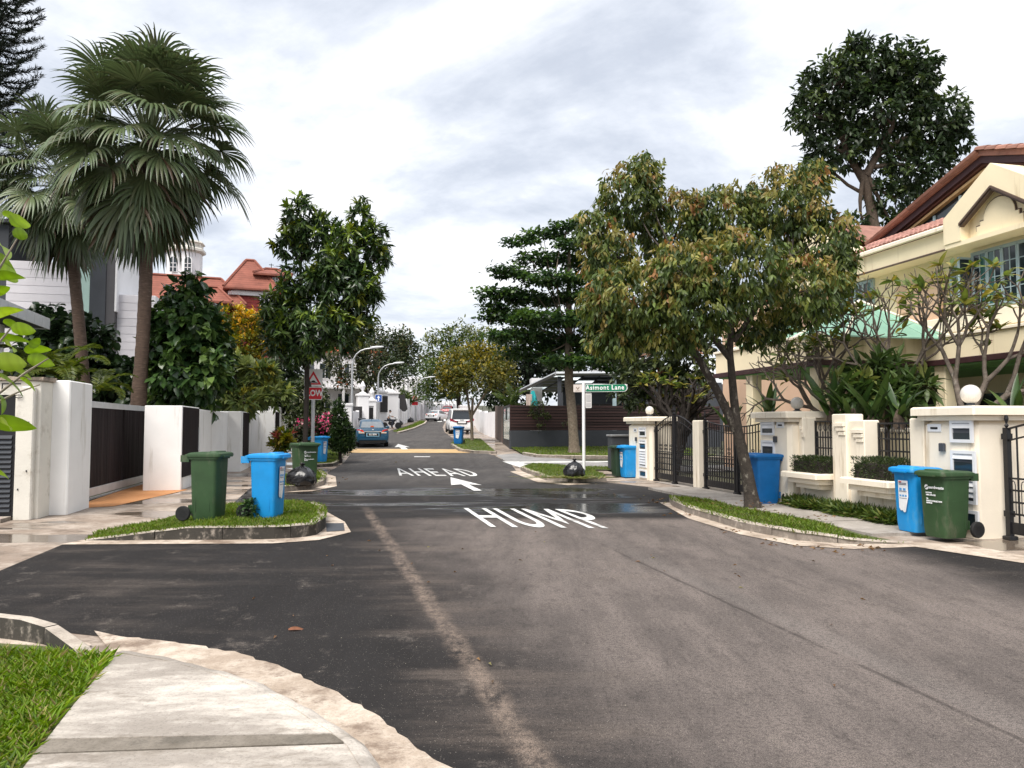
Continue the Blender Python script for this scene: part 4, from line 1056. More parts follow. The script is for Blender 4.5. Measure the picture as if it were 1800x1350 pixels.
c = car('teal blue sedan seen from behind on the left, tail lamps red', carpaint('paint_teal', (.004, .052, .105)), cpos(655.5, 41.5), R(14), plate_txt='SLL 8896')
c.rotation_euler.x = .03
c = car('white people carrier van parked on the right with red tail lamps', carpaint('paint_white', (.78, .78, .78)), cpos(812, 58.5), R(9), L=4.95, W=1.86, H=1.92, kind='van', cat='van'); c.rotation_euler.x = .03
c = car('white saloon parked far up the street beside the white wall', carpaint('paint_silver', (.66, .66, .68)), cpos(757.5, 99), R(-14), L=4.8, W=1.84, H=1.46)
c = car('red car parked far up the street behind the white saloon', carpaint('paint_red', (.42, .012, .025)), cpos(784, 108, .3), R(-4), L=4.3, W=1.8, H=1.7)

# ---------------------------------------------------------------- person on a motorcycle, far up the left side
def skin(name, joints, bones, mat, parent, sub=1):
    me = bpy.data.meshes.new(name); me.from_pydata([j[0] for j in joints], bones, []); me.materials.append(mat)
    o = bpy.data.objects.new(name, me); COL.objects.link(o)
    md = o.modifiers.new('s', 'SKIN'); 
    sv = me.skin_vertices[0].data
    for i, j in enumerate(joints): sv[i].radius = (j[1], j[1])
    sv[0].use_root = True
    s = o.modifiers.new('u', 'SUBSURF'); s.levels = s.render_levels = sub
    dg = bpy.context.evaluated_depsgraph_get(); dg.update()
    m2 = bpy.data.meshes.new_from_object(o.evaluated_get(dg)); bpy.data.objects.remove(o)
    m2.materials.clear(); m2.materials.append(mat); smoothed(m2)
    return link(name, m2, parent)
B0 = Vector(at(688, 70.5) + (hz(70.5),))
t = thing('motorcycle', 'dark motorcycle standing by the white wall under the seated person', 'motorcycle', B0, R(-75))
for y in (-.62, .62):
    w = MB(); X = Matrix.Translation((0, y, .30)) @ Matrix.Rotation(math.pi / 2, 4, 'Y')
    w.lathe([(.22, -.05), (.29, -.05), (.30, 0), (.29, .05), (.22, .05)], 20, X); wh = w.build('wheel', M['rubber'], t, smooth=40)
    MB().lathe([(.001, -.03), (.21, -.03), (.21, .03), (.001, .03)], 12, X).build('rim', M['alu'], wh)
MB().tube([(0, .62, .3), (0, .45, .75), (0, .38, 1.0)], .035, 8).build('fork', M['metal'], t)
MB().tube([(-.36, .30, 1.04), (-.1, .40, 1.0), (.1, .40, 1.0), (.36, .30, 1.04)], .018, 8).build('handlebar', M['iron'], t)
MB().loft([rrect(.12, .3, .04, .32), rrect(.26, .62, .08, .48), rrect(.22, .5, .08, .68)], True, Matrix.Translation((0, .0, 0))).build('engine', M['iron'], t, smooth=50)
MB().loft([rrect(.16, .26, .06, .66, y0=.22), rrect(.26, .40, .09, .78, y0=.22), rrect(.16, .28, .07, .88, y0=.22)]).build('tank', M['black'], t, smooth=60)
MB().loft([rrect(.22, .62, .08, .70, y0=-.30), rrect(.26, .70, .09, .76, y0=-.32), rrect(.22, .62, .08, .80, y0=-.32)]).build('seat', M['black'], t, smooth=60)
MB().ball((0, .50, .92), .09, 10, 8).build('headlamp', M['alu'], t, smooth=60)
pr = thing('person', 'person with black hair in white shirt and dark trousers seated by the wall', 'person', B0 + Vector((-.05, 0, 0)), R(-75))
J = [((0, -.25, .86), .14), ((0, -.22, 1.06), .135), ((0, -.16, 1.28), .15), ((0, -.12, 1.42), .06), ((0, -.09, 1.50), .055),
     ((.18, -.14, 1.36), .055), ((.24, .04, 1.16), .045), ((.26, .26, 1.08), .035), ((-.18, -.14, 1.36), .055), ((-.24, .04, 1.16), .045), ((-.26, .26, 1.08), .035),
     ((.12, -.22, .84), .09), ((.20, .18, .78), .075), ((.19, .08, .36), .05), ((.19, .12, .10), .045), ((.19, .26, .06), .04),
     ((-.12, -.22, .84), .09), ((-.20, .18, .78), .075), ((-.19, .08, .36), .05), ((-.19, .12, .10), .045), ((-.19, .26, .06), .04)]
SKIN = pmat('skin', (.36, .21, .14), .55, .08, 8); SHIRT = pmat('white_shirt', (.70, .70, .72), .8, .06, 9); TROU = pmat('dark_trousers', (.03, .035, .05), .85, .15, 9)
skin('body', J, [(0, 1), (1, 2), (2, 3), (3, 4), (2, 5), (5, 6), (6, 7), (2, 8), (8, 9), (9, 10), (0, 11), (11, 12), (12, 13), (13, 14), (14, 15), (0, 16), (16, 17), (17, 18), (18, 19), (19, 20)], SKIN, pr, 2)
skin('shirt', [(J[i][0], J[i][1] + .018) for i in (0, 1, 2, 5, 6, 8, 9)], [(0, 1), (1, 2), (2, 3), (3, 4), (2, 5), (5, 6)], SHIRT, pr, 2)
skin('trousers', [((0, -.25, .84), .15)] + [(J[i][0], J[i][1] + .018) for i in (11, 12, 13, 14, 16, 17, 18, 19)], [(0, 1), (1, 2), (2, 3), (3, 4), (0, 5), (5, 6), (6, 7), (7, 8)], TROU, pr, 2)
hd_ = MB(); hd_.ball((0, -.06, 1.60), .10, 14, 10, (.86, 1.0, 1.18)); hd_.ball((0, .045, 1.585), .02, 8, 6); hd_.ball((.088, -.06, 1.595), .022, 8, 6, (.5, 1, 1.4)); hd_.ball((-.088, -.06, 1.595), .022, 8, 6, (.5, 1, 1.4))
hd_.build('head', SKIN, pr, smooth=70)
MB().ball((0, -.075, 1.635), .106, 14, 10, (.9, 1.0, 1.05), z0=-.35).build('hair', M['black'], pr, smooth=70)
# towel hung on the far wall
def cloth(name, label, mat, loc, rotz, w, h, cat, skew=0.0, seed=0):
    t = thing(name, label, cat, loc, rotz); rs = np.random.default_rng(seed); b = MB(); nx, nz = 12, 10; ph = rs.random(3) * 6
    vs = []
    for k in range(nz + 1):
        for i in range(nx + 1):
            u, v = i / nx, k / nz
            vs.append((w * (u - .5) + skew * v, -.03 + .05 * v * math.sin(u * 13 + ph[0] + v) + .02 * math.sin(u * 29 + ph[1]), -h * v * (1 + .12 * math.sin(u * 5 + ph[2]))))
    n = len(vs); vs += [(x, y + .012, z) for x, y, z in vs]
    for o in (0, n):
        for k in range(nz):
            for i in range(nx):
                a = o + k * (nx + 1) + i; q = (a, a + nx + 1, a + nx + 2, a + 1); b.f.append(q if o == 0 else q[::-1])
    b.v = vs; b.mi = [0] * len(b.f); b.build('fabric', mat, t, smooth=180); return t
# ---------------------------------------------------------------- white walls and gate on the left
def framed(name, label, cat, fr, n=0, s=0, z=0, group=None):
    return thing(name, label, cat, fr.w(n, s, z), HEAD, group)
MD = pmat('moss_stain', (.05, .042, .03), .9, .4, 10)
g = framed('sliding_gate', 'dark slatted sliding gate with aluminium rails above the orange driveway', 'gate', FL, -.08, -.15)
gl = 5.55
MB().bbox(-.035, .035, 0, gl, 1.93, 2.06, .008).build('top_rail', M['alu'], g)
MB().bbox(-.035, .035, 0, gl, .07, .24, .008).build('bottom_rail', M['alu'], g)
for y in (0, .78, 3.35, gl - .05): MB().box(-.028, .036, y, y + .03 if y else y + .05, .24, 1.93).build('stile', M['alu'] if y in (0, .78) else M['gate_wood'], g)
sl = MB().bbox(-.02, .02, 0, .094, .241, 1.929, .004).mesh('slat', M['gate_wood']); k = .06
while k < gl - .12:
    if not any(abs(k + .05 - (y + .015)) < .07 for y in (.78, 3.35)): link('slat', sl, g, (random.uniform(-.003, .003), k, 0))
    k += .1
MB().box(-.05, .05, -.1, gl + .1, .0, .02).build('track', M['metal'], g)
w = framed('boundary_wall', 'smooth white boundary wall with stepped piers and dark panels along the left', 'wall', FL)
ZT = 2.03
MB().bbox(-.35, .44, -2.1, -.9, 0, 2.34, .02).build('pier', M['white_wall'], w)
MB().bbox(.46, 1.31, 2.95, 5.15, 0, ZT, .012).build('pier', M['white_wall'], w)
MB().bbox(1.312, 1.335, 3.0, 5.02, .30, ZT - .03, .006).build('dark_panel', M['gate_wood'], w)
MB().box(1.336, 1.352, 4.93, 4.96, .9, 1.5).build('pull_handle', M['metal'], w)
MB().bbox(.95, 1.30, 5.152, 10.45, 0, ZT - .04, .012).build('wall_panel', M['white_wall'], w)
MB().bbox(1.02, 1.73, 10.45, 12.6, 0, ZT, .012).build('pier', M['white_wall'], w)
MB().bbox(1.732, 1.752, 10.9, 12.5, .25, ZT - .03, .006).build('dark_panel', M['gate_wood'], w)
MB().bbox(1.40, 1.70, 12.602, 15.95, 0, ZT, .012).build('wall_panel', M['white_wall'], w)
MB().bbox(1.55, 2.36, 15.952, 18.0, 0, ZT + .12, .012).build('pier', M['white_wall'], w)
MB().bbox(2.362, 2.382, 16.1, 17.9, .2, ZT + .08, .006).build('dark_panel', M['gate_wood'], w)
MB().bbox(1.9, 2.30, 18.002, 23.5, 0, ZT + .35, .012).build('wall_panel', M['white_wall'], w)
for n, s0, s1 in ((1.32, 5.2, 10.4), (1.71, 12.7, 15.9)): pass
MB().tube([(1.33, 5.22, 0), (1.33, 5.22, 1.1)], .02, 6).build('conduit', M['white_wall'], w)
o = framed('meter_pier', 'weathered cream masonry pier with dark meter hatch and louvred door', 'wall', FL)
MB().bbox(-3.6, .16, -2.62, -2.102, 0, 2.30, .012).build('pier', M['old_wall'], o)
MB().bbox(-.165, .10, -2.75, -2.625, 0, 2.20, .02).build('pier_face', M['old_wall'], o)
cap = MB(); xs = np.linspace(-3.6, .2, 24)
cap.loft([[(x, -2.68, 2.302), (x, -2.66 , 2.35 + .025 * math.sin(i * 2.3)), (x, -2.05, 2.36 + .02 * math.sin(i * 1.7)), (x, -2.04, 2.302)] for i, x in enumerate(xs)])
cap.build('crumbling_cap', concrete_mat('mossy_cap', (.20, .15, .11), (.42, .35, .28), (.04, .03, .022), .8), o)
hb = MB()
for a in ((-.85, -.17, 1.66, 1.70), (-.85, -.17, 2.06, 2.10), (-.85, -.80, 1.70, 2.06), (-.21, -.17, 1.70, 2.06)): hb.box(a[0], a[1], -2.66, -2.624, a[2], a[3])
MB().box(-.80, -.21, -2.64, -2.625, 1.70, 2.06).build('meter_hatch', M['black'], o); hb.build('hatch_frame', M['old_wall'], o)
ld = MB().box(-.95, -.175, -2.68, -2.626, .04, 1.50).build('louvre_door', M['iron'], o)
lv_ = MB().add([(-.90, 0, 0), (-.23, 0, 0), (-.23, -.035, -.05), (-.90, -.035, -.05), (-.90, 0, .008), (-.23, 0, .008), (-.23, -.035, -.042), (-.90, -.035, -.042)], [(0, 1, 2, 3), (7, 6, 5, 4), (0, 4, 5, 1), (3, 2, 6, 7)]).mesh('louvre', M['dark_grey'])
for k in range(16): link('louvre', lv_, ld, (0, -2.682, .18 + k * .08))
MB().tube([(-.40, -2.7, 2.12), (-.40, -2.7, 2.24), (-.10, -2.77, 2.24)], .012, 6).build('bracket', M['iron'], o)
MB().tube([(-.12 + .06 * math.cos(a), -2.77, 2.03 + .025 * math.sin(a)) for a in np.linspace(.3, 5.6, 12)], .007, 5).build('wire_loop', M['iron'], o)
for x, z in ((.03, 1.6), (-.18, 1.2), (.02, .8), (-.1, .5)): MB().cbox((x, -2.755, z), (.016, .012, .03)).build('bolt', M['iron'], o)
MB().box(-3.6, -.2, -3.1, -2.7, 0, .06).build('threshold', M['kerb'], o)
# ---------------------------------------------------------------- white walls far up the left side
def fw(px, Y): p = at(px, Y); return Vector((p[0], p[1], hz(p[1])))
def wall_run(root, pts, h, th, mat, step, pier=None, pier_h=.35, name='wall_panel'):
    """panels between piers along a line, stepping up the slope"""
    ps = resample(pts, step)
    for a, b in zip(ps, ps[1:]):
        a3, b3 = Vector((a.x, a.y, hz(a.y))), Vector((b.x, b.y, hz(b.y)))
        d = (b - a).normalized(); n = Vector((-d.y, d.x, 0)) * th / 2; zt = (a3.z + b3.z) / 2 + h
        q = MB(); q.loft([[tuple(p) for p in ((a + n).to_3d() + Vector((0, 0, a3.z - .2)), (a - n) + Vector((0, 0, a3.z - .2)), (b - n) + Vector((0, 0, b3.z - .2)), (b + n) + Vector((0, 0, b3.z - .2)))],
                          [(a.x + n.x, a.y + n.y, zt), (a.x - n.x, a.y - n.y, zt), (b.x - n.x, b.y - n.y, zt), (b.x + n.x, b.y + n.y, zt)]])
        q.build(name, mat, root)
        if pier: MB().bbox(-pier / 2, pier / 2, -pier / 2, pier / 2, -.2, h + pier_h, .03).build('pier', mat, root, loc=(a.x, a.y, a3.z), rotz=math.atan2(d.y, d.x))
# nearer white gatehouse wall
w2 = thing('gateway_wall', 'white gateway wall with tall piers, dark mesh screens and finials', 'wall', (0, 0, 0))
fp = [fw(598, 50), fw(622, 58), fw(648, 66)]
wall_run(w2, [tuple(p)[:2] for p in fp], 1.75, .25, M['far_white'], 3.0)
def pier_at(px, Y, wd, h, root, mat=None, nm='pier', fin=None):
    p = fw(px, Y); q = MB(); q.bbox(-wd / 2, wd / 2, -wd / 2, wd / 2, -.2, h, .03); q.bbox(-wd * .58, wd * .58, -wd * .58, wd * .58, h + .001, h + .16, .02)
    o_ = q.build(nm, mat or M['far_white'], root, loc=p, rotz=R(20))
    if fin:
        f = MB(); f.lathe([(wd * .4, 0), (wd * .25, .12), (.06, .2), (.16, .4), (.23, .62), (.14, .85), (.02, 1.05)] if fin == 'urn' else [(wd * .5, 0), (wd * .5, .08), (.02, .38)], 10 if fin == 'urn' else 4)
        f.build('finial', M['far_white'], o_, loc=(0, 0, h + .162), rotz=R(45), smooth=30)
    return o_
pier_at(637, 62, .9, 2.95, w2, fin='urn'); pier_at(653, 66, .7, 2.5, w2, fin='urn')
pier_at(668, 72, 1.1, 3.3, w2, fin='cone'); pier_at(683, 75, 1.6, 3.25, w2, fin='cone'); pier_at(608, 52, .7, 2.2, w2)
def panel_at(px, Y, wd, z0, z1, mat, root, nm, rz=R(20), off=-.2, th=.04):
    p = fw(px, Y); return MB().box(-wd / 2, wd / 2, off - th, off, z0, z1).build(nm, mat, root, loc=p, rotz=rz)
MESH = pmat('dark_mesh', (.035, .033, .034), .7, .3, 14)
panel_at(627, 60, .75, 1.2, 2.1, MESH, w2, 'mesh_screen'); panel_at(672, 72.2, .7, 1.5, 3.0, MESH, w2, 'mesh_screen', off=-.75)
gt = thing('iron_gate', 'narrow black iron gate between the white piers far up the left side', 'gate', fw(646, 65), R(20))
for k in range(9): MB().tube([(-.45 + k * .11, -.2, 0), (-.45 + k * .11, -.2, 2.15)], .022, 5).build('bar', M['iron'], gt)
for z in (.15, 1.0, 2.05): MB().box(-.48, .48, -.22, -.18, z, z + .05).build('rail', M['iron'], gt)
MB().box(-.44, .44, -.17, -.15, .2, 2.0).build('backing_sheet', MESH, gt)
w3 = thing('boundary_wall', 'long white boundary wall with square piers climbing the street on the left', 'wall', (0, 0, 0))
wall_run(w3, [tuple(fw(690, 78))[:2], tuple(fw(706, 88))[:2], tuple(fw(718, 98))[:2]], 2.35, .3, M['far_white'], 3.4, .7, .5)
wall_run(w3, [tuple(fw(718, 98.5))[:2], tuple(fw(742, 112))[:2], tuple(fw(770, 128))[:2], tuple(fw(805, 150))[:2]], 2.2, .3, M['far_white'], 4.2, .8, .45)
q = P(701, 694, 84)
cloth('draped_cloth', 'dark grey cloth draped over the white wall far up the street', MESH, q + Vector((.25, -.9, 0)), R(28), 1.1, 1.65, 'cloth', .35, 3)
cloth('draped_towel', 'pale blue towel hanging beside the dark cloth on the white wall', pmat('towel_blue', (.42, .60, .75), .9, .06, 6), q + Vector((-.55, -.95, 0)), R(28), .30, 1.15, 'towel', 0, 4)
# ---------------------------------------------------------------- far houses on the left
def far_house(name, label, px, Y, wd, dp, h, roof_h, wall, roofm, rz=0, z0=None, hip=True, rows=(), cols=3, cat='house', over=.5):
    b = fw(px, Y) if z0 is None else Vector((*at(px, Y), z0)); t = thing(name, label, cat, b, rz)
    MB().box(-wd / 2, wd / 2, 0, dp, -1, h).build('wall', wall, t)
    if roof_h:
        r_ = MB(); x, y0, y1 = wd / 2 + over, -over, dp + over; m = (y0 + y1) / 2; hx = max(0, x - (y1 - y0) / 2) if hip else x
        r_.add([(-x, y0, h), (x, y0, h), (x, y1, h), (-x, y1, h), (-hx, m, h + roof_h), (hx, m, h + roof_h), (-x, y0, h + .14), (x, y0, h + .14), (x, y1, h + .14), (-x, y1, h + .14)],
               [(3, 2, 1, 0), (0, 1, 7, 6), (1, 2, 8, 7), (2, 3, 9, 8), (3, 0, 6, 9), (6, 7, 5, 4), (7, 8, 5), (8, 9, 4, 5), (9, 6, 4)])
        r_.build('roof', roofm, t)
    for zc, wh, ww in rows:
        for i in range(cols):
            xc = -wd / 2 + wd * (i + .5) / cols
            f = MB().box(-ww / 2 - .08, ww / 2 + .08, -.06, .03, -wh / 2 - .08, wh / 2 + .08).build('window', M['white_paint'], t, loc=(xc, 0, zc))
            MB().box(-ww / 2, ww / 2, -.075, -.061, -wh / 2, wh / 2).build('pane', M['glass'], f)
            MB().box(-.03, .03, -.09, -.076, -wh / 2, wh / 2).build('mullion', M['white_paint'], f)
    return t
h1 = far_house('white_house', 'white two-storey house with orange-red roof behind the street lamp', 603, 74, 5.2, 6, 7.2, 1.2, M['far_white'], pmat('orange_roof', (.50, .11, .05), .7, .2, 2), R(12), hz(74), rows=((5.4, 1.5, 1.0), (2.4, 1.7, 1.0)), cols=3)
MB().box(-2.8, 2.8, -1.2, 0, 3.7, 3.85).build('balcony_slab', M['far_white'], h1)
rl = MB().box(-2.8, 2.8, -1.2, -1.12, 4.6, 4.68).build('balcony_rail', M['far_white'], h1)
for k in range(22): MB().box(-2.75 + k * .255, -2.69 + k * .255, -1.19, -1.13, 3.851, 4.6).build('baluster', M['far_white'], rl)
for x in (-2.6, 0, 2.6): MB().box(x - .12, x + .12, -1.15, -.92, 0, 7.1).build('column', M['far_white'], h1)
h2 = far_house('grey_building', 'dark grey flat-topped block rising behind the mango tree', 586, 95, 6, 6, 13.6, 0, M['dark_grey'], None, R(8), hz(95), rows=((11.5, 1.4, 1.2), (9.3, 1.4, 1.2)), cols=3, cat='building')
h3 = far_house('white_house', 'white house with tall vertical fins behind the far trees', 706, 125, 6, 7, 6.6, 0, M['far_white'], None, R(-5), hz(125), cat='house')
for k in range(8): MB().box(-2.9 + k * .75, -2.75 + k * .75, -.6, 0, 0, 6.5).build('fin', M['far_white'], h3)
# church-like red house and white tower
def hip(mb, x0, x1, y0, y1, z, h, rx=0.0, ov=.5):
    x0 -= ov; x1 += ov; y0 -= ov; y1 += ov; mx, my = (x0 + x1) / 2, (y0 + y1) / 2
    mb.add([(x0, y0, z), (x1, y0, z), (x1, y1, z), (x0, y1, z), (mx - rx, my, z + h), (mx + rx, my, z + h), (x0, y0, z - .15), (x1, y0, z - .15), (x1, y1, z - .15), (x0, y1, z - .15)],
           [(0, 1, 5, 4), (1, 2, 5), (2, 3, 4, 5), (3, 0, 4), (0, 6, 7, 1), (1, 7, 8, 2), (2, 8, 9, 3), (3, 9, 6, 0), (6, 9, 8, 7)])
    for q in ((x0, y0), (x0, y1)): mb.tube([(q[0], q[1], z + .04), (mx - rx, my, z + h + .04)], .11, 5)
    for q in ((x1, y0), (x1, y1)): mb.tube([(q[0], q[1], z + .04), (mx + rx, my, z + h + .04)], .11, 5)
    if rx: mb.tube([(mx - rx, my, z + h + .05), (mx + rx, my, z + h + .05)], .12, 5)
Yr = 62; b0 = Vector((*at(437, Yr), hz(Yr)))
rz_ = lambda py, px=437, Y=Yr: P(px, py, Y).z - b0.z
rh = thing('red_house', 'red brick house with steep red tiled roofs behind the yellow shrub', 'house', b0, R(22))
we, wi = rz_(508), rz_(512)
MB().bbox(-1.6, 1.6, 0, 4, 0, we - .55, .25).build('tower_wall', M['red_brick'], rh)
for k in range(14): MB().bbox(-1.63, 1.63, -.03, 4.03, rz_(600) + k * .32, rz_(600) + k * .32 + .24, .27).build('brick_course', M['red_brick'], rh)
MB().bbox(-1.75, 1.75, -.15, 4.15, we - .55, we - .02, .25).build('cornice', M['far_white'], rh)
t_ = MB(); hip(t_, -1.6, 1.6, 0, 4, we, rz_(450) - we, .35, .55); t_.build('roof', M['far_tile'], rh)
MB().bbox(.6, 2.7, .6, 3.4, 0, rz_(478), .1).build('wing_wall', M['red_brick'], rh)
t_ = MB(); hip(t_, .5, 2.9, .4, 3.6, rz_(478), rz_(463) - rz_(478), .5, .35); t_.build('roof', M['far_tile'], rh)
def arch_window(root, x, y, z0, w_, h_, nm='window'):
    a = [(-w_ / 2, 0), (w_ / 2, 0)] + [(w_ / 2 * math.cos(R(k)), h_ - w_ / 2 + w_ / 2 * math.sin(R(k))) for k in range(0, 181, 20)]
    f = plate(nm, [(x + p[0] * 1.25, z0 + (p[1] - .05) * 1.08) for p in a], SWHITE, root, y, .05)
    plate('pane', [(x + p[0], z0 + p[1]) for p in a], M['glass'], root, y - .052, .02, f)
    MB().box(x - .03, x + .03, y - .10, y - .075, z0, z0 + h_ - .02).build('mullion', M['far_white'], f)
    for k in (1, 2): MB().box(x - w_ / 2, x + w_ / 2, y - .10, y - .075, z0 + h_ * k * .27, z0 + h_ * k * .27 + .05).build('glazing_bar', M['far_white'], f)
arch_window(rh, 1.05, -.04, rz_(548), .6, 1.5); arch_window(rh, 1.9, .59, rz_(497), .5, .7)
MB().tube([(1.7, 2, rz_(463)), (1.7, 2, rz_(452))], .03, 5).build('roof_cross', M['iron'], rh); MB().box(1.5, 1.9, 1.98, 2.02, rz_(455), rz_(454) ).build('cross_arm', M['iron'], rh)
t_ = MB(); hip(t_, -9.5, -1.0, -.5, 4.5, rz_(540, 380), rz_(487, 350) - rz_(540, 380), 3.0, .6); t_.build('roof', M['far_tile'], rh)
MB().bbox(-9.3, -1.62, -.3, 4.2, 0, rz_(540, 380) - .16, .05).build('long_wall', M['red_brick'], rh)
t_ = MB(); hip(t_, -5.2, -1.9, -2.6, -.4, rz_(542, 420), rz_(515, 400) - rz_(542, 420), 1.0, .4); t_.build('roof', M['far_tile'], rh)
MB().bbox(-5.0, -2.1, -2.4, -.6, 0, rz_(542, 420) - .16, .05).build('porch_wall', M['red_brick'], rh)
Yt = 70; b0 = Vector((*at(318, Yt), hz(Yt))); tz = lambda py: P(318, py, Yt).z - b0.z
tw = thing('white_tower', 'octagonal white tower with arched windows and weathered cornice behind the palm', 'tower', b0, R(10))
def oct_(r_, z): return [(r_ * math.cos(R(22.5 + 45 * k)), r_ * math.sin(R(22.5 + 45 * k)), z) for k in range(8)]
MB().loft([oct_(1.55, 0), oct_(1.55, tz(447))]).build('tower_wall', M['far_white'], tw)
MB().loft([oct_(1.58, tz(447)), oct_(1.85, tz(444)), oct_(1.85, tz(440)), oct_(1.6, tz(437)), oct_(1.6, tz(431)), oct_(1.78, tz(429)), oct_(1.7, tz(426)), oct_(.3, tz(420))]).build('cornice', M['old_wall'], tw)
arch_window(tw, .62, -1.46, tz(483), .55, 1.35); arch_window(tw, -.62, -1.46, tz(483), .55, 1.35)
MB().bbox(-5.5, 1.6, .2, 4, 0, tz(487), .05).build('side_wall', M['far_white'], tw)
t_ = MB(); hip(t_, -6.2, -1.0, -1.8, 3, tz(522), tz(486) - tz(522), 1.6, .6); t_.build('roof', M['far_tile'], tw)
MB().bbox(-6, -1.2, -1.6, 2.8, 0, tz(522) - .16, .05).build('lower_wall', M['far_white'], tw)
# modern white panelled house behind the palms
Ym = 34; b0 = Vector((*at(110, Ym), .1)); mz = lambda py, px=110, Y=Ym: P(px, py, Y).z - b0.z
mh = thing('panelled_house', 'modern house clad in pale horizontal panels with a dark glazed slot behind palms', 'house', b0, R(14))
PAN = pmat('pale_panel', (.70, .67, .70), .6, .05, 2, rand=.06)
def panels(x0, x1, y, z0, z1, ph):
    MB().box(x0, x1, y + .031, y + 6, z0, z1).build('wall_core', M['far_white'], mh); z = z0
    while z < z1 - .05: MB().box(x0, x1, y - .0, y + .03, z + .012, min(z + ph - .012, z1)).build('panel', PAN, mh); z += ph
panels(-2.4, .55, 0, mz(660), mz(462), .36)
panels(2.0, 3.6, .3, mz(640), mz(512), .36)
MB().box(.551, .95, -.1, 5, mz(560), mz(400)).build('glazed_slot', pmat('pale_green_glass', (.42, .58, .52), .12, .08, 1.5), mh)
MB().box(.951, 1.6, -.12, 5, mz(660), mz(400)).build('dark_tower', M['dark_grey'], mh)
MB().box(1.601, 1.98, -.06, 5, mz(660), mz(420)).build('dark_tower', pmat('dark_panel', (.09, .085, .09), .5, .1, 2), mh)
MB().box(1.981, 2.06, -.12, 5, mz(545), mz(412)).build('white_edge', M['far_white'], mh)
MB().box(-3.4, 2.2, -.15, 5, mz(398), mz(392)).build('flat_roof', M['dark_grey'], mh)
MB().box(-3.3, -2.41, .1, 5, mz(660), mz(400)).build('dark_bay', M['dark_grey'], mh)
# near carport roof at the left edge
ca, cb = P(-70, 508, 16.0), P(85, 571, 21.5)
d_ = Vector((cb.x - ca.x, cb.y - ca.y, 0)); Lc = d_.length
cr = thing('carport_roof', 'flat grey metal carport roof at the left edge behind the meter pier', 'roof', (ca.x, ca.y, 0), math.atan2(d_.y, d_.x) - math.pi / 2)
zc_ = (P(85, 571, 21.5).z + P(0, 545, 18.2).z) / 2
MB().box(-5, 0, -6, Lc, zc_ - .06, zc_ + .19).build('roof_slab', M['dark_grey'], cr)
for k in range(14):
    y0 = Lc - .62 * (k + 1); MB().box(.002, .03, y0 + .008, y0 + .612, zc_ - .09, zc_ + .22).build('fascia_panel', M['alu'], cr)
MB().box(-5, .03, Lc + .002, Lc + .03, zc_ - .09, zc_ + .22).build('end_fascia', M['alu'], cr)
for y in (Lc - .8, Lc - 5): MB().bbox(-1.2, -.9, y, y + .3, 0, zc_ - .061, .02).build('post', M['white_wall'], cr)
# ---------------------------------------------------------------- cream wall, gates and pillars on the right
PW = M['pillar']
cw = framed('boundary_wall', 'cream boundary wall with capped pillars, stepped piers and planter ledges', 'wall', FR)
def cap_(name, x0, x1, y0, y1, z):
    c = MB().bbox(x0 - .05, x1 + .05, y0 - .05, y1 + .05, z, z + .075, .012).build(name, PW, cw)
    MB().bbox(x0 - .12, x1 + .12, y0 - .12, y1 + .12, z + .0755, z + .20, .025).build('cap_slab', PW, c); return c
def pillar(x0, x1, y0, y1, z, ch=.07):
    p = MB().bbox(x0, x1, y0, y1, 0, z, ch).build('pillar', PW, cw); cap_('cap', x0, x1, y0, y1, z + .001); return p
pillar(.0, 1.40, -11.42, -10.44, 1.62)
pillar(-.20, 1.0, -7.22, -6.12, 1.62)
pillar(-.02, .66, .0, 1.72, 1.60)
MB().bbox(.02, .30, -2.92, -2.60, 0, 1.68, .02).build('post', PW, cw)
def pier(y0, y1, z, n0=0.0, steps=True):
    p = MB().bbox(n0, .30, y0, y1, 0, z, .015).build('pier', PW, cw)
    if steps:
        for k in range(3): MB().bbox(n0 - .05 + .014 * k, n0 - .001, y0 + .02, y1 - .10 - .05 * k, z - .14 - .075 * (k + 1), z - .155 - .075 * k, .004).build('moulding', PW, p)
    return p
pier(-10.438, -10.14, 1.66, .02, False); pier(-9.12, -8.72, 1.64); pier(-8.718, -8.32, 1.75, -.05); pier(-7.36, -7.222, 1.70)
MB().bbox(-.03, .31, -10.1, -10.0, .2, 1.64, .01)
for y0, y1 in ((-10.139, -9.122), (-8.318, -7.362)):
    MB().bbox(.03, .30, y0, y1, 0, .70, .01).build('low_wall', PW, cw)
    for k, (nn, z0, z1) in enumerate(((-.40, .60, .70), (-.30, .50, .597), (-.20, .41, .497))):
        MB().bbox(nn, .028, y0 - .02 + .09 * k, y1 + .14 - .09 * k, z0, z1, .02).build('planter_ledge', PW, cw)
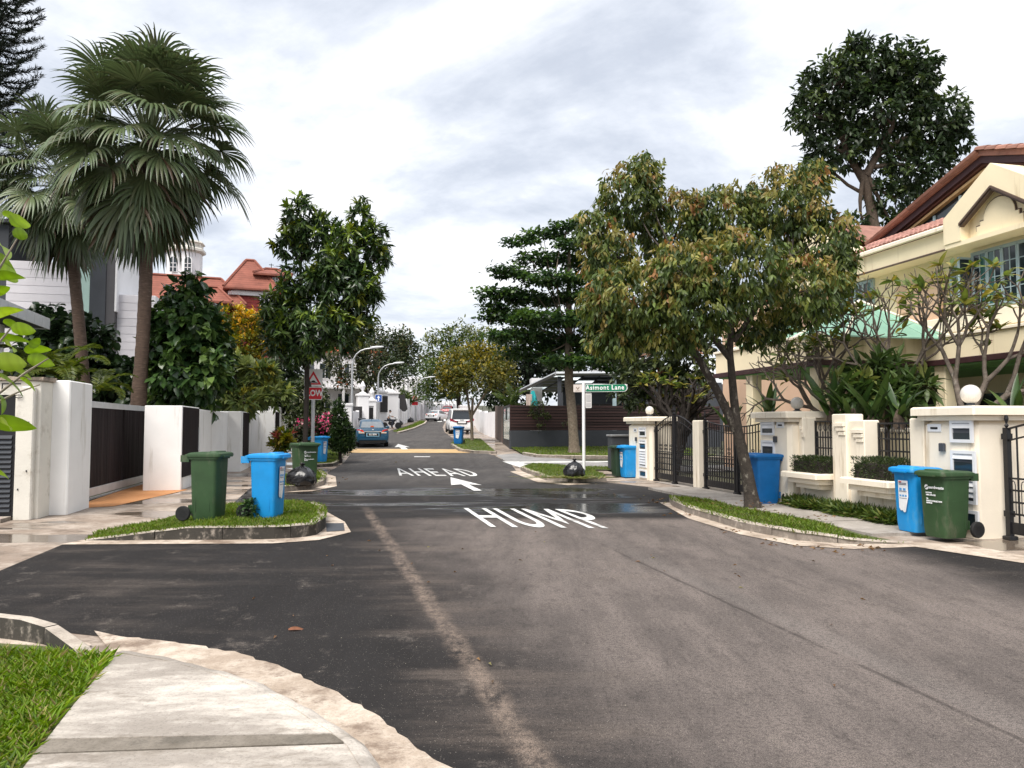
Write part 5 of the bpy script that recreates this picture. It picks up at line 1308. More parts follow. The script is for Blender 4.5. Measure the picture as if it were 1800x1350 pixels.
# letter flap, bell and louvred meter doors on a pillar face
LW = pmat('louvre_white', (.74, .75, .77), .4, .05, 5)
def flap(y, z, n): 
    f = MB().box(n - .012, n, y - .13, y + .13, z - .055, z + .055).build('letter_flap', LW, cw); MB().box(n - .016, n - .0125, y - .07, y + .07, z - .02, z + .012).build('slot', M['black'], f)
def bell(y, z, n): MB().bbox(n - .04, n, y - .055, y + .055, z - .06, z + .06, .01).build('bell_push', M['dark_grey'], cw)
def louvre_door(y0, y1, z0, z1, n, glass, nl):
    f = MB(); a = .045
    for b_ in ((y0, y1, z0, z0 + a), (y0, y1, z1 - a, z1), (y0, y0 + a, z0 + a, z1 - a), (y1 - a, y1, z0 + a, z1 - a)): f.box(n - .03, n, *b_)
    d = f.build('meter_door', LW, cw)
    MB().box(n - .008, n - .001, y0 + a, y1 - a, z0 + a, z1 - a).build('recess', M['dark_grey'], d)
    gz0, gz1 = glass
    MB().box(n - .014, n - .009, y0 + a, y1 - a, gz0, gz1).build('pane', M['glass'], d)
    zz = [z for z in np.arange(z1 - a - .04, z0 + a + .03, -.075) if not (gz0 - .05 < z < gz1 + .03)]
    for z in zz: MB().add([(n - .01, y0 + a, z + .035), (n - .01, y1 - a, z + .035), (n - .032, y1 - a, z - .03), (n - .032, y0 + a, z - .03), (n - .004, y0 + a, z + .03), (n - .004, y1 - a, z + .03), (n - .026, y1 - a, z - .035), (n - .026, y0 + a, z - .035)],
                         [(0, 1, 2, 3), (7, 6, 5, 4), (3, 2, 6, 7), (0, 4, 5, 1), (1, 5, 6, 2), (0, 3, 7, 4)]).build('louvre', LW, d)
n_ = -.001; ya = FR.sz(1712, 760, n_)[0]; yb = FR.sz(1672, 760, n_)[0]
louvre_door(ya, yb, FR.sz(1690, 778, n_)[1], FR.sz(1690, 738, n_)[1], n_, (FR.sz(1690, 773, n_)[1], FR.sz(1690, 761, n_)[1]), 3)
louvre_door(ya - .03, yb, FR.sz(1690, 884, n_)[1], FR.sz(1690, 792, n_)[1], n_, (FR.sz(1690, 826, n_)[1], FR.sz(1690, 812, n_)[1]), 8)
louvre_door(ya - .05, yb - .05, FR.sz(1700, 930, n_)[1], FR.sz(1700, 896, n_)[1], n_, (FR.sz(1700, 922, n_)[1], FR.sz(1700, 903, n_)[1]), 1)
flap(FR.sz(1643, 752, n_)[0], FR.sz(1643, 752, n_)[1], n_); bell(FR.sz(1658, 786, n_)[0], FR.sz(1658, 786, n_)[1], n_)
n_ = -.201; ya, yb = FR.sz(1362, 760, n_)[0], FR.sz(1339, 760, n_)[0]
louvre_door(ya, yb, FR.sz(1350, 765, n_)[1], FR.sz(1350, 736, n_)[1], n_, (FR.sz(1350, 762, n_)[1], FR.sz(1350, 753, n_)[1]), 3)
louvre_door(ya, yb, .55, FR.sz(1350, 774, n_)[1], n_, (FR.sz(1350, 799, n_)[1], FR.sz(1350, 788, n_)[1]), 5)
flap(FR.sz(1372, 747, n_)[0], FR.sz(1372, 747, n_)[1], n_); bell(FR.sz(1364, 772, n_)[0], FR.sz(1364, 772, n_)[1], n_)
n_ = -.021; ya, yb = FR.sz(1134, 760, n_)[0], FR.sz(1124, 760, n_)[0]
for z0, z1, gz in ((1.22, 1.50, (1.25, 1.34)), (.35, 1.15, (.92, 1.02)), (.05, .28, (.08, .2))): louvre_door(ya - .1, yb, z0, z1, n_, gz, 4)
flap(FR.sz(1117, 752, n_)[0], 1.42, n_); bell(FR.sz(1119, 770, n_)[0], 1.15, n_)
# small grilles standing in the wall openings
def grille(label, y0, y1, z0, z1, n):
    t = framed('window_grille', label, 'grille', FR, n, y0, 0, 'black iron grilles in the cream wall'); w_ = y1 - y0
    for a in ((0, w_, z0, z0 + .03), (0, w_, z1 - .03, z1), (0, .035, z0, z1), (w_ - .035, w_, z0, z1), (0, w_, z0 + .42, z0 + .445), (0, w_, z0 + .62, z0 + .645)): MB().box(-.015, .015, a[0], a[1], a[2], a[3]).build('rail', M['iron'], t)
    nb = 6
    for k in range(1, nb): MB().tube([(0, w_ * k / nb, z0 + .03), (0, w_ * k / nb, z1 - .03)], .011, 5).build('bar', M['iron'], t)
    for k in range(nb): MB().tube([(0, w_ * (k + .5) / nb, z0 + .30), (0, w_ * (k + .5) / nb, z0 + .74)], .012, 5).build('short_bar', M['iron'], t)
    for k in range(nb - 1):
        c = (w_ * (k + 1) / nb, z1 - .13); MB().tube([(0, c[0] + .055 * math.cos(a), c[1] + .055 * math.sin(a)) for a in np.linspace(0, 6.28, 13)], .007, 4).build('ring', M['iron'], t)
    return t
grille('black iron grille in the wall opening right beside the near pillar', -10.12, -9.13, .70, 1.60, .26)
grille('black iron grille in the wall opening next to the middle pillar', -8.31, -7.37, .70, 1.64, .26)
# iron gates
def scroll(c, r_, s, up): return [(0, c[0] + s * r_ * (1 - .12 * k) * math.cos(k * .75) , c[1] + up * r_ * (1 - .12 * k) * math.sin(k * .75)) for k in range(9)]
def iron_gate(label, n, y0, y1, za, zm, arch, nb, lead=None, cut=1.0):
    """double gate from y0 to y1; arch +1 rises to the middle"""
    t = framed('iron_gate', label, 'gate', FR, n, y0); w_ = y1 - y0
    top = lambda u: za + (zm - za) * (math.sin(math.pi * u) if arch > 0 else 1 - math.sin(math.pi * u))
    for y in (0, w_ / 2 - .05, w_ / 2 + .05, w_):
        MB().box(-.035, .035, y - .035, y + .035, .04, top(y / w_) + .02).build('stile', M['iron'], t)
        k = MB().lathe([(.012, 0), (.03, .03), (.012, .06), (.03, .12), (.022, .16), (.002, .26)], 6, Matrix.Translation((0, y, top(y / w_) + .02))); k.build('finial', M['iron'], t)
    us = np.linspace(0, 1, 19)
    MB().tube([(0, u * w_, top(u)) for u in us], .016, 5).build('top_rail', M['iron'], t); MB().tube([(0, u * w_, top(u) - .16) for u in us], .013, 5).build('top_rail', M['iron'], t)
    for z in (.10, .34, .50, .66, .82): MB().box(-.012, .012, 0, w_, z, z + .025).build('rail', M['iron'], t)
    MB().box(-.010, .010, .03, w_ - .03, .08, .24).build('kick_plate', M['iron'], t)
    m = int(nb)
    for k in range(1, m):
        u = k / m
        if abs(u - .5) < .035: continue
        MB().tube([(0, u * w_, .10), (0, u * w_, top(u))], .013, 5).build('bar', M['iron'], t)
        if k % 3 == 1:
            for s in (-1, 1): MB().tube(scroll((u * w_ + s * .035, 1.0), .05, -s, 1), .008, 4).build('scroll', M['iron'], t); MB().tube(scroll((u * w_ + s * .035, .92), .05, -s, -1), .008, 4).build('scroll', M['iron'], t)
    for k in range(m):
        u = (k + .5) / m * w_; MB().tube([(0, u - .032, .36), (0, u - .032, .74), (0, u - .02, .785), (0, u, .80), (0, u + .02, .785), (0, u + .032, .74), (0, u + .032, .36), (0, u, .33), (0, u - .032, .36)], .008, 4).build('loop', M['iron'], t)
    for y, z in ((0, .35), (0, 1.4), (w_, .35), (w_, 1.4)): MB().cbox((-.0, y, z), (.09, .10, .08)).build('hinge', M['iron'], t)
    for y in (.0, w_ * .5, w_): MB().bbox(-.07, .07, y - .07, y + .07, 0, .05, .01).build('foot', M['iron'], t)
    return t
iron_gate('arched black iron gate in front of the frangipani trunks, beside the far pillar', .12, -2.55, -.08, 1.50, 1.82, 1, 22)
iron_gate('black iron double gate right of the slim cream post, behind the leaning tree', .18, -6.05, -2.98, 1.66, 1.52, 1, 26)
iron_gate('black iron gate with scrolls at the right edge beside the near pillar', .42, -15.0, -11.52, 1.50, 1.75, 1, 22)
# globe lamps
GLOBE = pmat('globe_glass', (.74, .71, .66), .12, .08, 60, spec=.6, stretch=(1, 1, .2)); GLOBE.node_tree.nodes['Principled BSDF'].inputs['Transmission Weight'].default_value = .18
def globe(label, n, s, r_):
    t = framed('globe_lamp', label, 'lamp', FR, n, s, 1.822, 'globe lamps on the cream pillars')
    MB().lathe([(.09, 0), (.09, .02), (.05, .035), (.05, .06)], 14).build('base', M['dark_grey'], t, smooth=40)
    b = MB(); b.ball((0, 0, r_ + .045), r_, 24, 16); b.build('globe', GLOBE, t, smooth=180)
globe('round white globe lamp on the near louvred pillar at right', .42, -10.92, .138)
globe('round white globe lamp on the middle pillar above the blue bin', .35, -6.65, .125)
globe('round white globe lamp on the farthest cream pillar by the arched gate', .32, .85, .125)
# grey utility cabinet behind the far bins
u = thing('utility_cabinet', 'low grey metal cabinet with beige side behind the far wheelie bins', 'cabinet', Vector((*at(1106, 26.5), 0)), R(10))
MB().bbox(-.62, .0, 0, .5, 0, 1.18, .01).build('body', M['dark_grey'], u); MB().bbox(.002, .58, .02, .5, 0, 1.17, .01).build('side_door', pmat('beige_panel', (.36, .32, .25), .7, .1, 3), u)
MB().bbox(-.66, .62, -.05, .55, 1.182, 1.24, .01).build('lid', M['metal'], u); MB().box(-.45, -.43, -.012, 0, .4, .9).build('handle', M['iron'], u)
# ---------------------------------------------------------------- cream house on the right
H = framed('cream_house', 'cream two-storey house with red tiled gable, arched pediment and blue-grey windows', 'house', FH)
CR = M['cream']
MB().box(0, 8, -7, 5.15, 2.87, 5.9).build('wall', CR, H)
MB().box(2.2, 8, -7, 5.15, 0, 2.868).build('ground_floor_wall', CR, H)
# window with leaves of panes
def hwin(y0, y1, z0, z1, cols, leafs, x=0.0, mat=None, gm=None):
    f = MB(); a = .045
    f.box(x - .06, x + .0, y0 - a, y1 + a, z0 - a, z0); f.box(x - .06, x + .0, y0 - a, y1 + a, z1, z1 + a); f.box(x - .06, x + .0, y0 - a, y0, z0, z1); f.box(x - .06, x + .0, y1, y1 + a, z0, z1)
    fr_ = f.build('window', mat or M['frame_blue'], H); lw = (y1 - y0) / leafs
    for k in range(leafs):
        u0 = y0 + lw * k; c = .03
        for b_ in ((u0 + .004, u0 + lw - .004, z0, z0 + c), (u0 + .004, u0 + lw - .004, z1 - c, z1), (u0 + .004, u0 + .004 + c, z0, z1), (u0 + lw - .004 - c, u0 + lw - .004, z0, z1)): MB().box(x - .075, x - .03, *b_).build('casement', M['frame_blue'], fr_)
        cw_ = (lw - .07) / cols; rws = 4 if z1 - z0 > .9 else 3; ch = (z1 - z0 - .06) / rws
        for i in range(cols):
            for j in range(rws):
                MB().box(x - .055, x - .045, u0 + .035 + i * cw_ + .008, u0 + .035 + (i + 1) * cw_ - .008, z0 + .03 + j * ch + .008, z0 + .03 + (j + 1) * ch - .008).build('pane', gm or (M['glass_teal'] if (k + i) % 3 == 0 else M['glass']), fr_)
        m_ = MB()
        for i in range(1, cols): m_.box(x - .068, x - .04, u0 + .035 + i * cw_ - .009, u0 + .035 + i * cw_ + .009, z0 + .03, z1 - .03)
        for j in range(1, rws): m_.box(x - .066, x - .041, u0 + .035, u0 + lw - .035, z0 + .03 + j * ch - .009, z0 + .03 + j * ch + .009)
        m_.build('glazing_bar', M['frame_blue'], fr_)
    return fr_
MB().box(-.22, -.001, -2.6, .28, 3.6, 5.42).build('window_bay', CR, H)
hwin(-2.5, .16, 4.08, 5.25, 2, 7, -.221)
hwin(.66, 1.02, 4.55, 5.12, 2, 1, -.001)
oc = MB().box(-.60, -.23, .205, .235, 4.1, 5.2).build('open_casement', M['frame_blue'], H); MB().box(-.565, -.265, .20, .2045, 4.15, 5.15).build('pane', M['glass'], oc)
MB().bbox(-.40, -.001, -3, 3.6, 3.62, 3.98, .02).build('window_ledge', PW, H)
MB().box(-.14, -.002, 1.3, 2.7, 3.99, 5.0).build('peach_panel', M['peach'], H)
# gabled bay over the window: outer frame, recessed panel and arch in relief
xo = -.80; apex = -.91; hw_ = 1.29
out = [(apex + hw_, 5.48), (apex + hw_, 6.05), (apex, 6.88), (apex - hw_, 6.05), (apex - hw_, 5.48)]
inn = [(apex + .82, 5.48), (apex + .82, 5.87), (apex, 6.42), (apex - .82, 5.87), (apex - .82, 5.48)]
def yz_prism(name, poly, x0, x1, mat, parent=None):
    q = MB(); n = len(poly); q.add([(x0, y, z) for y, z in poly] + [(x1, y, z) for y, z in poly], [tuple(range(n)), tuple(range(2 * n - 1, n - 1, -1))] + [(i, n + i, n + (i + 1) % n, (i + 1) % n) for i in range(n)])
    return q.build(name, mat, parent or H)
ring = MB(); n = 5; vs = [(xo, y, z) for y, z in out] + [(xo, y, z) for y, z in inn] + [(.0, y, z) for y, z in out] + [(.0, y, z) for y, z in inn]
ring.add(vs, [(i, i + 1, n + i + 1, n + i) for i in range(4)] + [(i, 10 + i, 10 + i + 1, i + 1) for i in range(4)] + [(5 + i, 5 + i + 1, 15 + i + 1, 15 + i) for i in range(4)] + [(0, 5, 15, 10), (4, 14, 19, 9)])
ring.build('gable_frame', CR, H)
MB().box(xo + .02, -.001, apex - hw_ + .01, apex + hw_ - .01, 5.38, 5.478).build('bay_soffit', CR, H)
yz_prism('gable_panel', [(apex + .82, 5.48), (apex + .82, 5.88), (apex, 6.43), (apex - .82, 5.88), (apex - .82, 5.48)], xo + .22, -.01, CR)
for s in (1, -1):
    a, b_ = (apex + s * .84, 5.85), (apex, 6.415)
    for k, (dz, ww) in enumerate(((.0, .05), (-.06, .035))):
        yz_prism('gable_trim', [(a[0], a[1] + dz), (b_[0], b_[1] + dz), (b_[0], b_[1] + dz - ww), (a[0], a[1] + dz - ww)], xo - .03 + .03 * k, xo + .10, pmat('brown_trim_and_shadow', (.10, .065, .05), .6, .2, 6))
arc = [(apex + .60, 5.62), (apex + .60, 5.74), (apex + .50, 5.74), (apex + .50, 5.83), (apex + .40, 5.83)] + [(apex + .40 * math.cos(R(k)), 5.86 + .36 * math.sin(R(k))) for k in range(0, 181, 15)] + [(apex - .40, 5.83), (apex - .50, 5.83), (apex - .50, 5.74), (apex - .60, 5.74), (apex - .60, 5.62)]
yz_prism('arch_relief', arc, xo + .19, xo + .215, pmat('brown_trim_and_shadow', (.10, .065, .05)))
arc2 = [(y * .95 + apex * .05, z - .028) for y, z in arc]; arc2[0] = (arc2[0][0], 5.50); arc2[-1] = (arc2[-1][0], 5.50)
yz_prism('arch_panel', arc2, xo + .17, xo + .185, CR)
# main gable roof with separate verge tiles
A0, A1, A2 = (3.85, 6.36), (.17, 7.56), (-3.6, 6.36)
for s, (a, b_) in ((1, (A0, A1)), (-1, (A2, A1))):
    dz = .10
    yz_prism('roof_slope', [(a[0], a[1] - dz), (b_[0], b_[1] - dz), (b_[0], b_[1] + .02), (a[0], a[1] + .02)], -.05, 8.0, M['tile'])
    yz_prism('verge_board', [(a[0], a[1] - .26), (b_[0], b_[1] - .26), (b_[0], b_[1] - .101), (a[0], a[1] - .101)], .02, .12, M['maroon'])
    yz_prism('verge_soffit', [(a[0], a[1] - .31), (b_[0], b_[1] - .31), (b_[0], b_[1] - .265), (a[0], a[1] - .265)], .10, .6, pmat('roof_beam', (.12, .05, .035), .7, .2, 6))
    nt = 14; dv = Vector((0, b_[0] - a[0], b_[1] - a[1])); ang = math.atan2(dv.z, dv.y)
    tl = MB(); tlen = dv.length / nt
    pr = [(-.11, .0), (-.09, .055), (-.04, .085), (.03, .09), (.08, .07), (.11, .0)]
    tl.loft([[(x * 1.06, .0, z * 1.06 + .015) for x, z in pr], [(x, tlen * 1.04, z) for x, z in pr]]); me = tl.mesh('verge_tile', M['tile'])
    for k in range(nt):
        p = Vector((-.03, a[0], a[1] + .02)) + dv * (k / nt); o_ = link('verge_tile', me, H, p); o_.rotation_euler = (ang, 0, 0)
yz_prism('attic_wall', [(3.5, 5.9), (3.5, 6.1), (.17, 7.2), (-3.2, 6.1), (-3.2, 5.9)], .30, .45, M['maroon'])
for sg in (1, -1):
    Y_ = lambda y: .17 + sg * (y - .17)
    yz_prism('attic_window', [(Y_(2.62), 6.40), (Y_(.40), 7.10), (Y_(.40), 6.40)], .24, .299, M['glass'])
    yz_prism('attic_beam', [(Y_(2.9), 6.32), (Y_(.17), 7.20), (Y_(.17), 7.13), (Y_(2.72), 6.32)], .12, .239, pmat('tan_beam', (.40, .27, .13), .7, .15, 6))
    for y in (.95, 1.75): MB().box(.20, .235, min(Y_(y), Y_(y + .06)), max(Y_(y), Y_(y + .06)), 6.40, 7.16 - .32 * (y - .17) - .08).build('attic_mullion', M['frame_blue'], H)
# lower pent roof left of the bay, laid tile by tile
pa, pb = (-.62, 6.0), (-.02, 6.34)
MB().add([(-.60, .40, 5.985), (-.60, 3.78, 5.985), (-.02, 3.78, 6.32), (-.02, .40, 6.32), (-.60, .40, 5.95), (-.60, 3.78, 5.95), (-.02, 3.78, 5.95), (-.02, .40, 5.95)], [(3, 2, 1, 0), (4, 5, 6, 7), (0, 1, 5, 4), (1, 2, 6, 5), (3, 0, 4, 7)]).build('pent_roof', M['tile_pink'], H)
tm = MB(); sec_ = [(0, 0), (.03, .022), (.07, .03), (.11, .022), (.15, 0)]
tm.loft([[(0, y, z + .014) for y, z in sec_] + [(0, .15, -.008), (0, 0, -.008)], [(.20, y, z + .004) for y, z in sec_] + [(.20, .15, -.012), (.20, 0, -.012)]]); tme = tm.mesh('roof_tile', M['tile_pink'])
sl_ = math.atan2(.335, .58)
for r_ in range(4):
    for k in range(22):
        o_ = link('roof_tile', tme, H, (-.62 + r_ * .16 * math.cos(sl_), .42 + k * .152, 6.0 + r_ * .16 * math.sin(sl_) + random.uniform(-.003, .003))); o_.rotation_euler = (0, -sl_, random.uniform(-.02, .02))
MB().bbox(-.74, -.625, .40, 3.82, 5.86, 5.96, .03).build('gutter', PW, H)
MB().bbox(-.60, -.001, .40, 3.80, 5.45, 5.855, .02).build('eaves_band', CR, H)
MB().box(-.60, -.001, .42, 3.78, 5.425, 5.449).build('eaves_soffit', CR, H)
MB().box(-.635, -.601, .40, 3.80, 5.41, 5.448).build('eaves_shadow_line', pmat('brown_trim_and_shadow', (.10, .065, .05)), H)  # thin brown strip standing in for the shadow line under the eaves band
MB().tube([(-.66, 3.80, 5.86), (-.66, 3.80, 5.2), (-.1, 3.80, 5.0), (-.1, 3.80, 0)], .045, 8).build('downpipe', M['dark_grey'], H)
# left-hand unit
MB().box(.3, 8, 5.152, 12.6, 0, 5.6).build('side_wall', M['peach'], H)
yz_prism('side_gable', [(4.0, 5.6), (4.0, 6.2), (6.2, 7.3), (8.4, 6.2), (8.4, 5.6)], -.35, .299, CR)
yz_prism('roof_slope', [(3.9, 6.3), (6.2, 7.45), (6.2, 7.56), (3.9, 6.41)], .31, 7, M['tile']); yz_prism('roof_slope', [(10.6, 5.3), (6.2, 7.45), (6.2, 7.56), (10.6, 5.41)], .31, 7, M['tile'])
hwin(3.70, 5.10, 4.40, 5.35, 2, 4, -.002)
hwin(6.2, 6.75, 4.45, 5.25, 2, 1, .298)
MB().bbox(-.12, .298, 3.5, 8.5, 5.42, 5.598, .02).build('eaves_band', CR, H)
MB().bbox(-.2, .298, 5.9, 7.1, 4.2, 4.38, .02).build('window_ledge', PW, H)
# porches with green metal hipped canopies
def porch(x0, x1, y0, y1, zt, zb):
    p = MB().bbox(x0, x1, y0, y1, zb + .12, zt, .02).build('porch_parapet', CR, H)
    MB().bbox(x0 - .06, x1, y0 - .06, y1 + .06, zb, zb + .118, .01).build('porch_trim', M['maroon'], H)
    MB().bbox(x0 - .05, x0 + .15, y0 - .02, y1 + .05, zt + .001, zt + .06, .012).build('coping', PW, p)
    MB().box(x0 + .06, x1 - .02, y0 + .06, y1 - .06, zb - .03, zb - .002).build('porch_ceiling', M['green_ceiling'], p); return p
porch(-3.5, .29, .95, 5.75, 3.52, 2.86)
porch(-.9, -.002, -7, .9, 3.45, 2.86)
MB().box(.0, 2.19, -6.9, 5.1, 2.80, 2.858).build('porch_ceiling', M['green_ceiling'], H)
def canopy(xc, yc, hx, hy, z0, z1):
    c = [(xc - hx, yc - hy), (xc - hx, yc + hy), (xc + hx, yc + hy), (xc + hx, yc - hy)]
    for i in range(4):
        a, b_ = c[i], c[(i + 1) % 4]; n = 4
        for k in range(n):                                                # narrow metal trays between raised seams
            f0, f1 = k / n + .006, (k + 1) / n - .006
            p0 = (a[0] + (b_[0] - a[0]) * f0, a[1] + (b_[1] - a[1]) * f0); p1 = (a[0] + (b_[0] - a[0]) * f1, a[1] + (b_[1] - a[1]) * f1)
            MB().add([(p0[0], p0[1], z0), (p1[0], p1[1], z0), (xc, yc, z1), (p0[0], p0[1], z0 - .03), (p1[0], p1[1], z0 - .03), (xc, yc, z1 - .03)], [(0, 1, 2), (5, 4, 3), (0, 3, 4, 1), (1, 4, 5, 2), (2, 5, 3, 0)]).build('canopy_sheet', M['green_metal'], H)
        MB().tube([(a[0], a[1], z0 + .01), (xc, yc, z1 + .02)], .035, 6).build('canopy_ridge', PW, H)
canopy(-2.0, 4.6, 1.35, 1.35, 3.45, 4.30)
canopy(-1.9, 1.75, 1.35, 1.35, 3.45, 4.42)
for y in (1.32, 4.12): MB().bbox(-3.42, -3.14, y - .16, y + .16, 0, 2.858, .02).build('porch_column', CR, H)
MB().bbox(-.85, -.55, .4, .72, 0, 2.858, .02).build('porch_column', CR, H)
MB().box(2.17, 2.198, 5.0 - 3.4, 5.1, .1, 2.35).build('patio_door', M['glass'], H)
for y in (1.58, 2.75, 3.9, 5.1): MB().box(2.13, 2.198, y, y + .07, .1, 2.42).build('door_frame', pmat('brown_trim_and_shadow', (.10, .065, .05)), H)
MB().box(2.17, 2.198, -6, .8, .9, 2.35).build('patio_window', M['glass'], H)
for y in (-4.6, -2.8, -1.0, .7): MB().box(2.13, 2.198, y, y + .06, .9, 2.40).build('door_frame', CR, H)
MB().box(.24, .299, 6.2, 7.0, .1, 2.3).build('side_door', pmat('grey_door', (.10, .11, .12), .6), H)
iw = framed('garden_wall', 'low cream garden wall seen through the bars of the double gate', 'wall', FR, 2.9, -6.4)
MB().bbox(0, .22, 0, 4.6, 0, 1.42, .015).build('wall_panel', CR, iw); MB().bbox(-.05, .27, -.03, 4.63, 1.422, 1.50, .015).build('coping', PW, iw)
# ---------------------------------------------------------------- dark fence, glass gate and pavilion beyond the lane
Yf = 40.4; fa, fb = Vector(at(897, 40.0)), Vector((11.5, 42.4)); fd = (fb - fa); fL = fd.length
df = thing('slatted_fence', 'dark brown horizontal slat fence on a charcoal base wall beyond the lane', 'fence', (fa.x, fa.y, .30), math.atan2(fd.y, fd.x))
zs_, zt_ = P(1000, 757, Yf).z - .30, P(1000, 712, Yf).z - .30
MB().bbox(0, fL, 0, .3, -.3, zs_, .015).build('base_wall', M['dark_grey'], df)
ns = 9; hh_ = (zt_ - zs_) / ns
for k in range(ns):
    for x0, x1 in ((0, fL / 3), (fL / 3, fL * 2 / 3), (fL * 2 / 3, fL)): MB().bbox(x0 + .004, x1 - .004, .04 + random.uniform(-.008, .008), .09, zs_ + .02 + k * hh_, zs_ + (k + 1) * hh_ - .022, .006).build('slat', M['brown_fence'], df)
for x in (0, fL / 3, fL * 2 / 3, fL - .08): MB().box(x, x + .08, .10, .17, zs_ + .002, zt_).build('post', M['maroon'], df)
MB().box(0.02, fL - .02, .171, .19, zs_ + .004, zt_ - .02).build('backing_sheet', M['black'], df)
ga, gb = Vector(at(897, 40.2)), Vector(at(885, 45.5)); gd = gb - ga
gg = thing('glass_gate', 'glass side gate with dark frame and white house number at the fence corner', 'gate', (ga.x, ga.y, hz(ga.y)), math.atan2(gd.y, gd.x))
gl_ = gd.length; zg = 2.3
for a in ((0, .12, 0, zg), (gl_ - .12, gl_, 0, zg), (0, gl_, zg - .1, zg + .02), (0, gl_, 0, .45)): MB().box(a[0], a[1], -.03, .03, a[2], a[3]).build('frame', M['iron'], gg)
pn = MB().box(.13, gl_ - .13, -.008, .008, .46, zg - .11).build('pane', pmat('pale_glass', (.40, .50, .46), .08, .1, 1.5), gg)
me = text_mesh('81', 1.0, M['iron'], .003, .02); me.transform(UPRIGHT); link('house_number', me, pn, (gl_ * .5, .012, 1.85), math.pi)
ka, kb_ = Vector(at(884, 45.7)), Vector(at(871, 52)); kd = kb_ - ka
kf = thing('plank_gate', 'grey-brown vertical plank gate beside the glass gate', 'gate', (ka.x, ka.y, hz(ka.y)), math.atan2(kd.y, kd.x))
nk = 22
for k in range(nk): MB().box(kd.length * k / nk + .01, kd.length * (k + 1) / nk - .01, -.03 + random.uniform(-.01, .01), .03, .03 + .03 * kd.length * k / nk, 2.2 + .03 * kd.length * k / nk).build('plank', M['plank'], kf)
pf = thing('boundary_wall', 'plain white wall behind the white van and slender tree', 'wall', (0, 0, 0)); wall_run(pf, [at(869, 53), at(845, 63), at(838, 75)], 1.7, .25, M['far_white'], 5)
pf = thing('boundary_wall', 'low white wall far up the right side behind the red car', 'wall', (0, 0, 0)); wall_run(pf, [at(838, 78), at(820, 98), at(806, 112)], 2.0, .25, M['far_white'], 5)
# pavilion roof with glass strips
pv = thing('pavilion', 'open pavilion with low glass-striped grey roof behind the dark fence', 'pavilion', Vector((*at(1010, 45.5), .3)), R(3))
lx = lambda px, Y=45.5: (at(px, Y)[0] - at(1010, Y)[0]); lz = lambda py, Y=45.5: P(1010, py, Y).z - .3
lw = lambda px, py, Y: tuple(P(px, py, Y) - pv.location)
q0, q1, q2, q3 = lw(974, 657, 43.6), lw(1140, 655, 43.6), lw(1150, 689, 50.0), lw(914, 690, 50.0)      # front edge high, falling away to the back
mixp = lambda u, v, dz=0.0: tuple(Vector(q0).lerp(Vector(q1), u).lerp(Vector(q3).lerp(Vector(q2), u), v) + Vector((0, 0, dz)))
def roof_quad(u0, u1, v0, v1, name, mat, d0, d1):
    c = [(u0, v0), (u1, v0), (u1, v1), (u0, v1)]
    MB().add([mixp(u, v, d0) for u, v in c] + [mixp(u, v, d1) for u, v in c], [(3, 2, 1, 0), (4, 5, 6, 7), (0, 1, 5, 4), (1, 2, 6, 5), (2, 3, 7, 6), (3, 0, 4, 7)]).build(name, mat, pv)
mg, Ng, Lg, Bg = _nodes('roof_pale_glass'); tg = Ng.new('ShaderNodeBsdfTranslucent'); tg.inputs[0].default_value = (.78, .82, .82, 1); Lg.new(tg.outputs[0], Ng['Material Output'].inputs[0])
RD = pmat('roof_dark_glass', (.028, .034, .034), .35, .15, 1, spec=.3); nu, nv = 6, 6
for i in range(nu):
    for j in range(nv):
        pale = (i * 5 + j * 3) % 4 == 0 and j < 5
        roof_quad((i + .04) / nu, (i + .96) / nu, (j + .06) / nv, (j + .94) / nv, 'roof_pane', mg if pale else RD, 0, .03)
for i in range(nu + 1): MB().tube([mixp(i / nu, 0), mixp(i / nu, 1)], .05, 4).build('rafter', M['metal'] if i == 0 else M['dark_grey'], pv)
for j in range(1, nv): MB().tube([mixp(0, j / nv), mixp(1, j / nv)], .03, 4).build('purlin', M['dark_grey'], pv)
for a_, b2 in ((mixp(0, 0), mixp(1, 0)), (mixp(0, 0), mixp(0, 1))): MB().tube([a_, b2], .12, 4).build('edge_beam', M['metal'], pv)
for px in (1072, 978, 1130): MB().box(lx(px) - .1, lx(px) + .1, -1.7, -1.5, 0, lz(662, 44)).build('post', M['frame_blue'] if px == 1072 else M['dark_grey'], pv)
MB().box(lx(1000), 16, 2.8, 3.0, 0, lz(670)).build('back_wall', M['dark_grey'], pv)
for k in range(5): MB().box(lx(1010) + k * 1.0, lx(1010) + k * 1.0 + .9, 2.74, 2.79, .3, 2.6).build('glass_door', M['glass'], pv)
MB().box(lx(940), lx(960), 2.6, 4, 0, lz(660)).build('side_column', M['far_white'], pv)
MB().add([(lx(1040), 3, lz(655)), (lx(1075), 0, lz(643)), (lx(1150), 0, lz(628)), (lx(1150), 4, lz(640)), (lx(1040), 3, lz(655) + .2), (lx(1075), 0, lz(643) + .2), (lx(1150), 0, lz(628) + .2), (lx(1150), 4, lz(640) + .2)], [(3, 2, 1, 0), (4, 5, 6, 7), (0, 1, 5, 4), (1, 2, 6, 5), (2, 3, 7, 6), (3, 0, 4, 7)]).build('upper_roof', M['alu'], pv)
far_house('rear_house', 'grey-white house wall glimpsed behind the pavilion and layered tree', 1130, 58, 12, 6, 4.0, 0, M['dark_grey'], None, 0, .8, rows=((2.9, 1.2, 1.4),), cols=5)
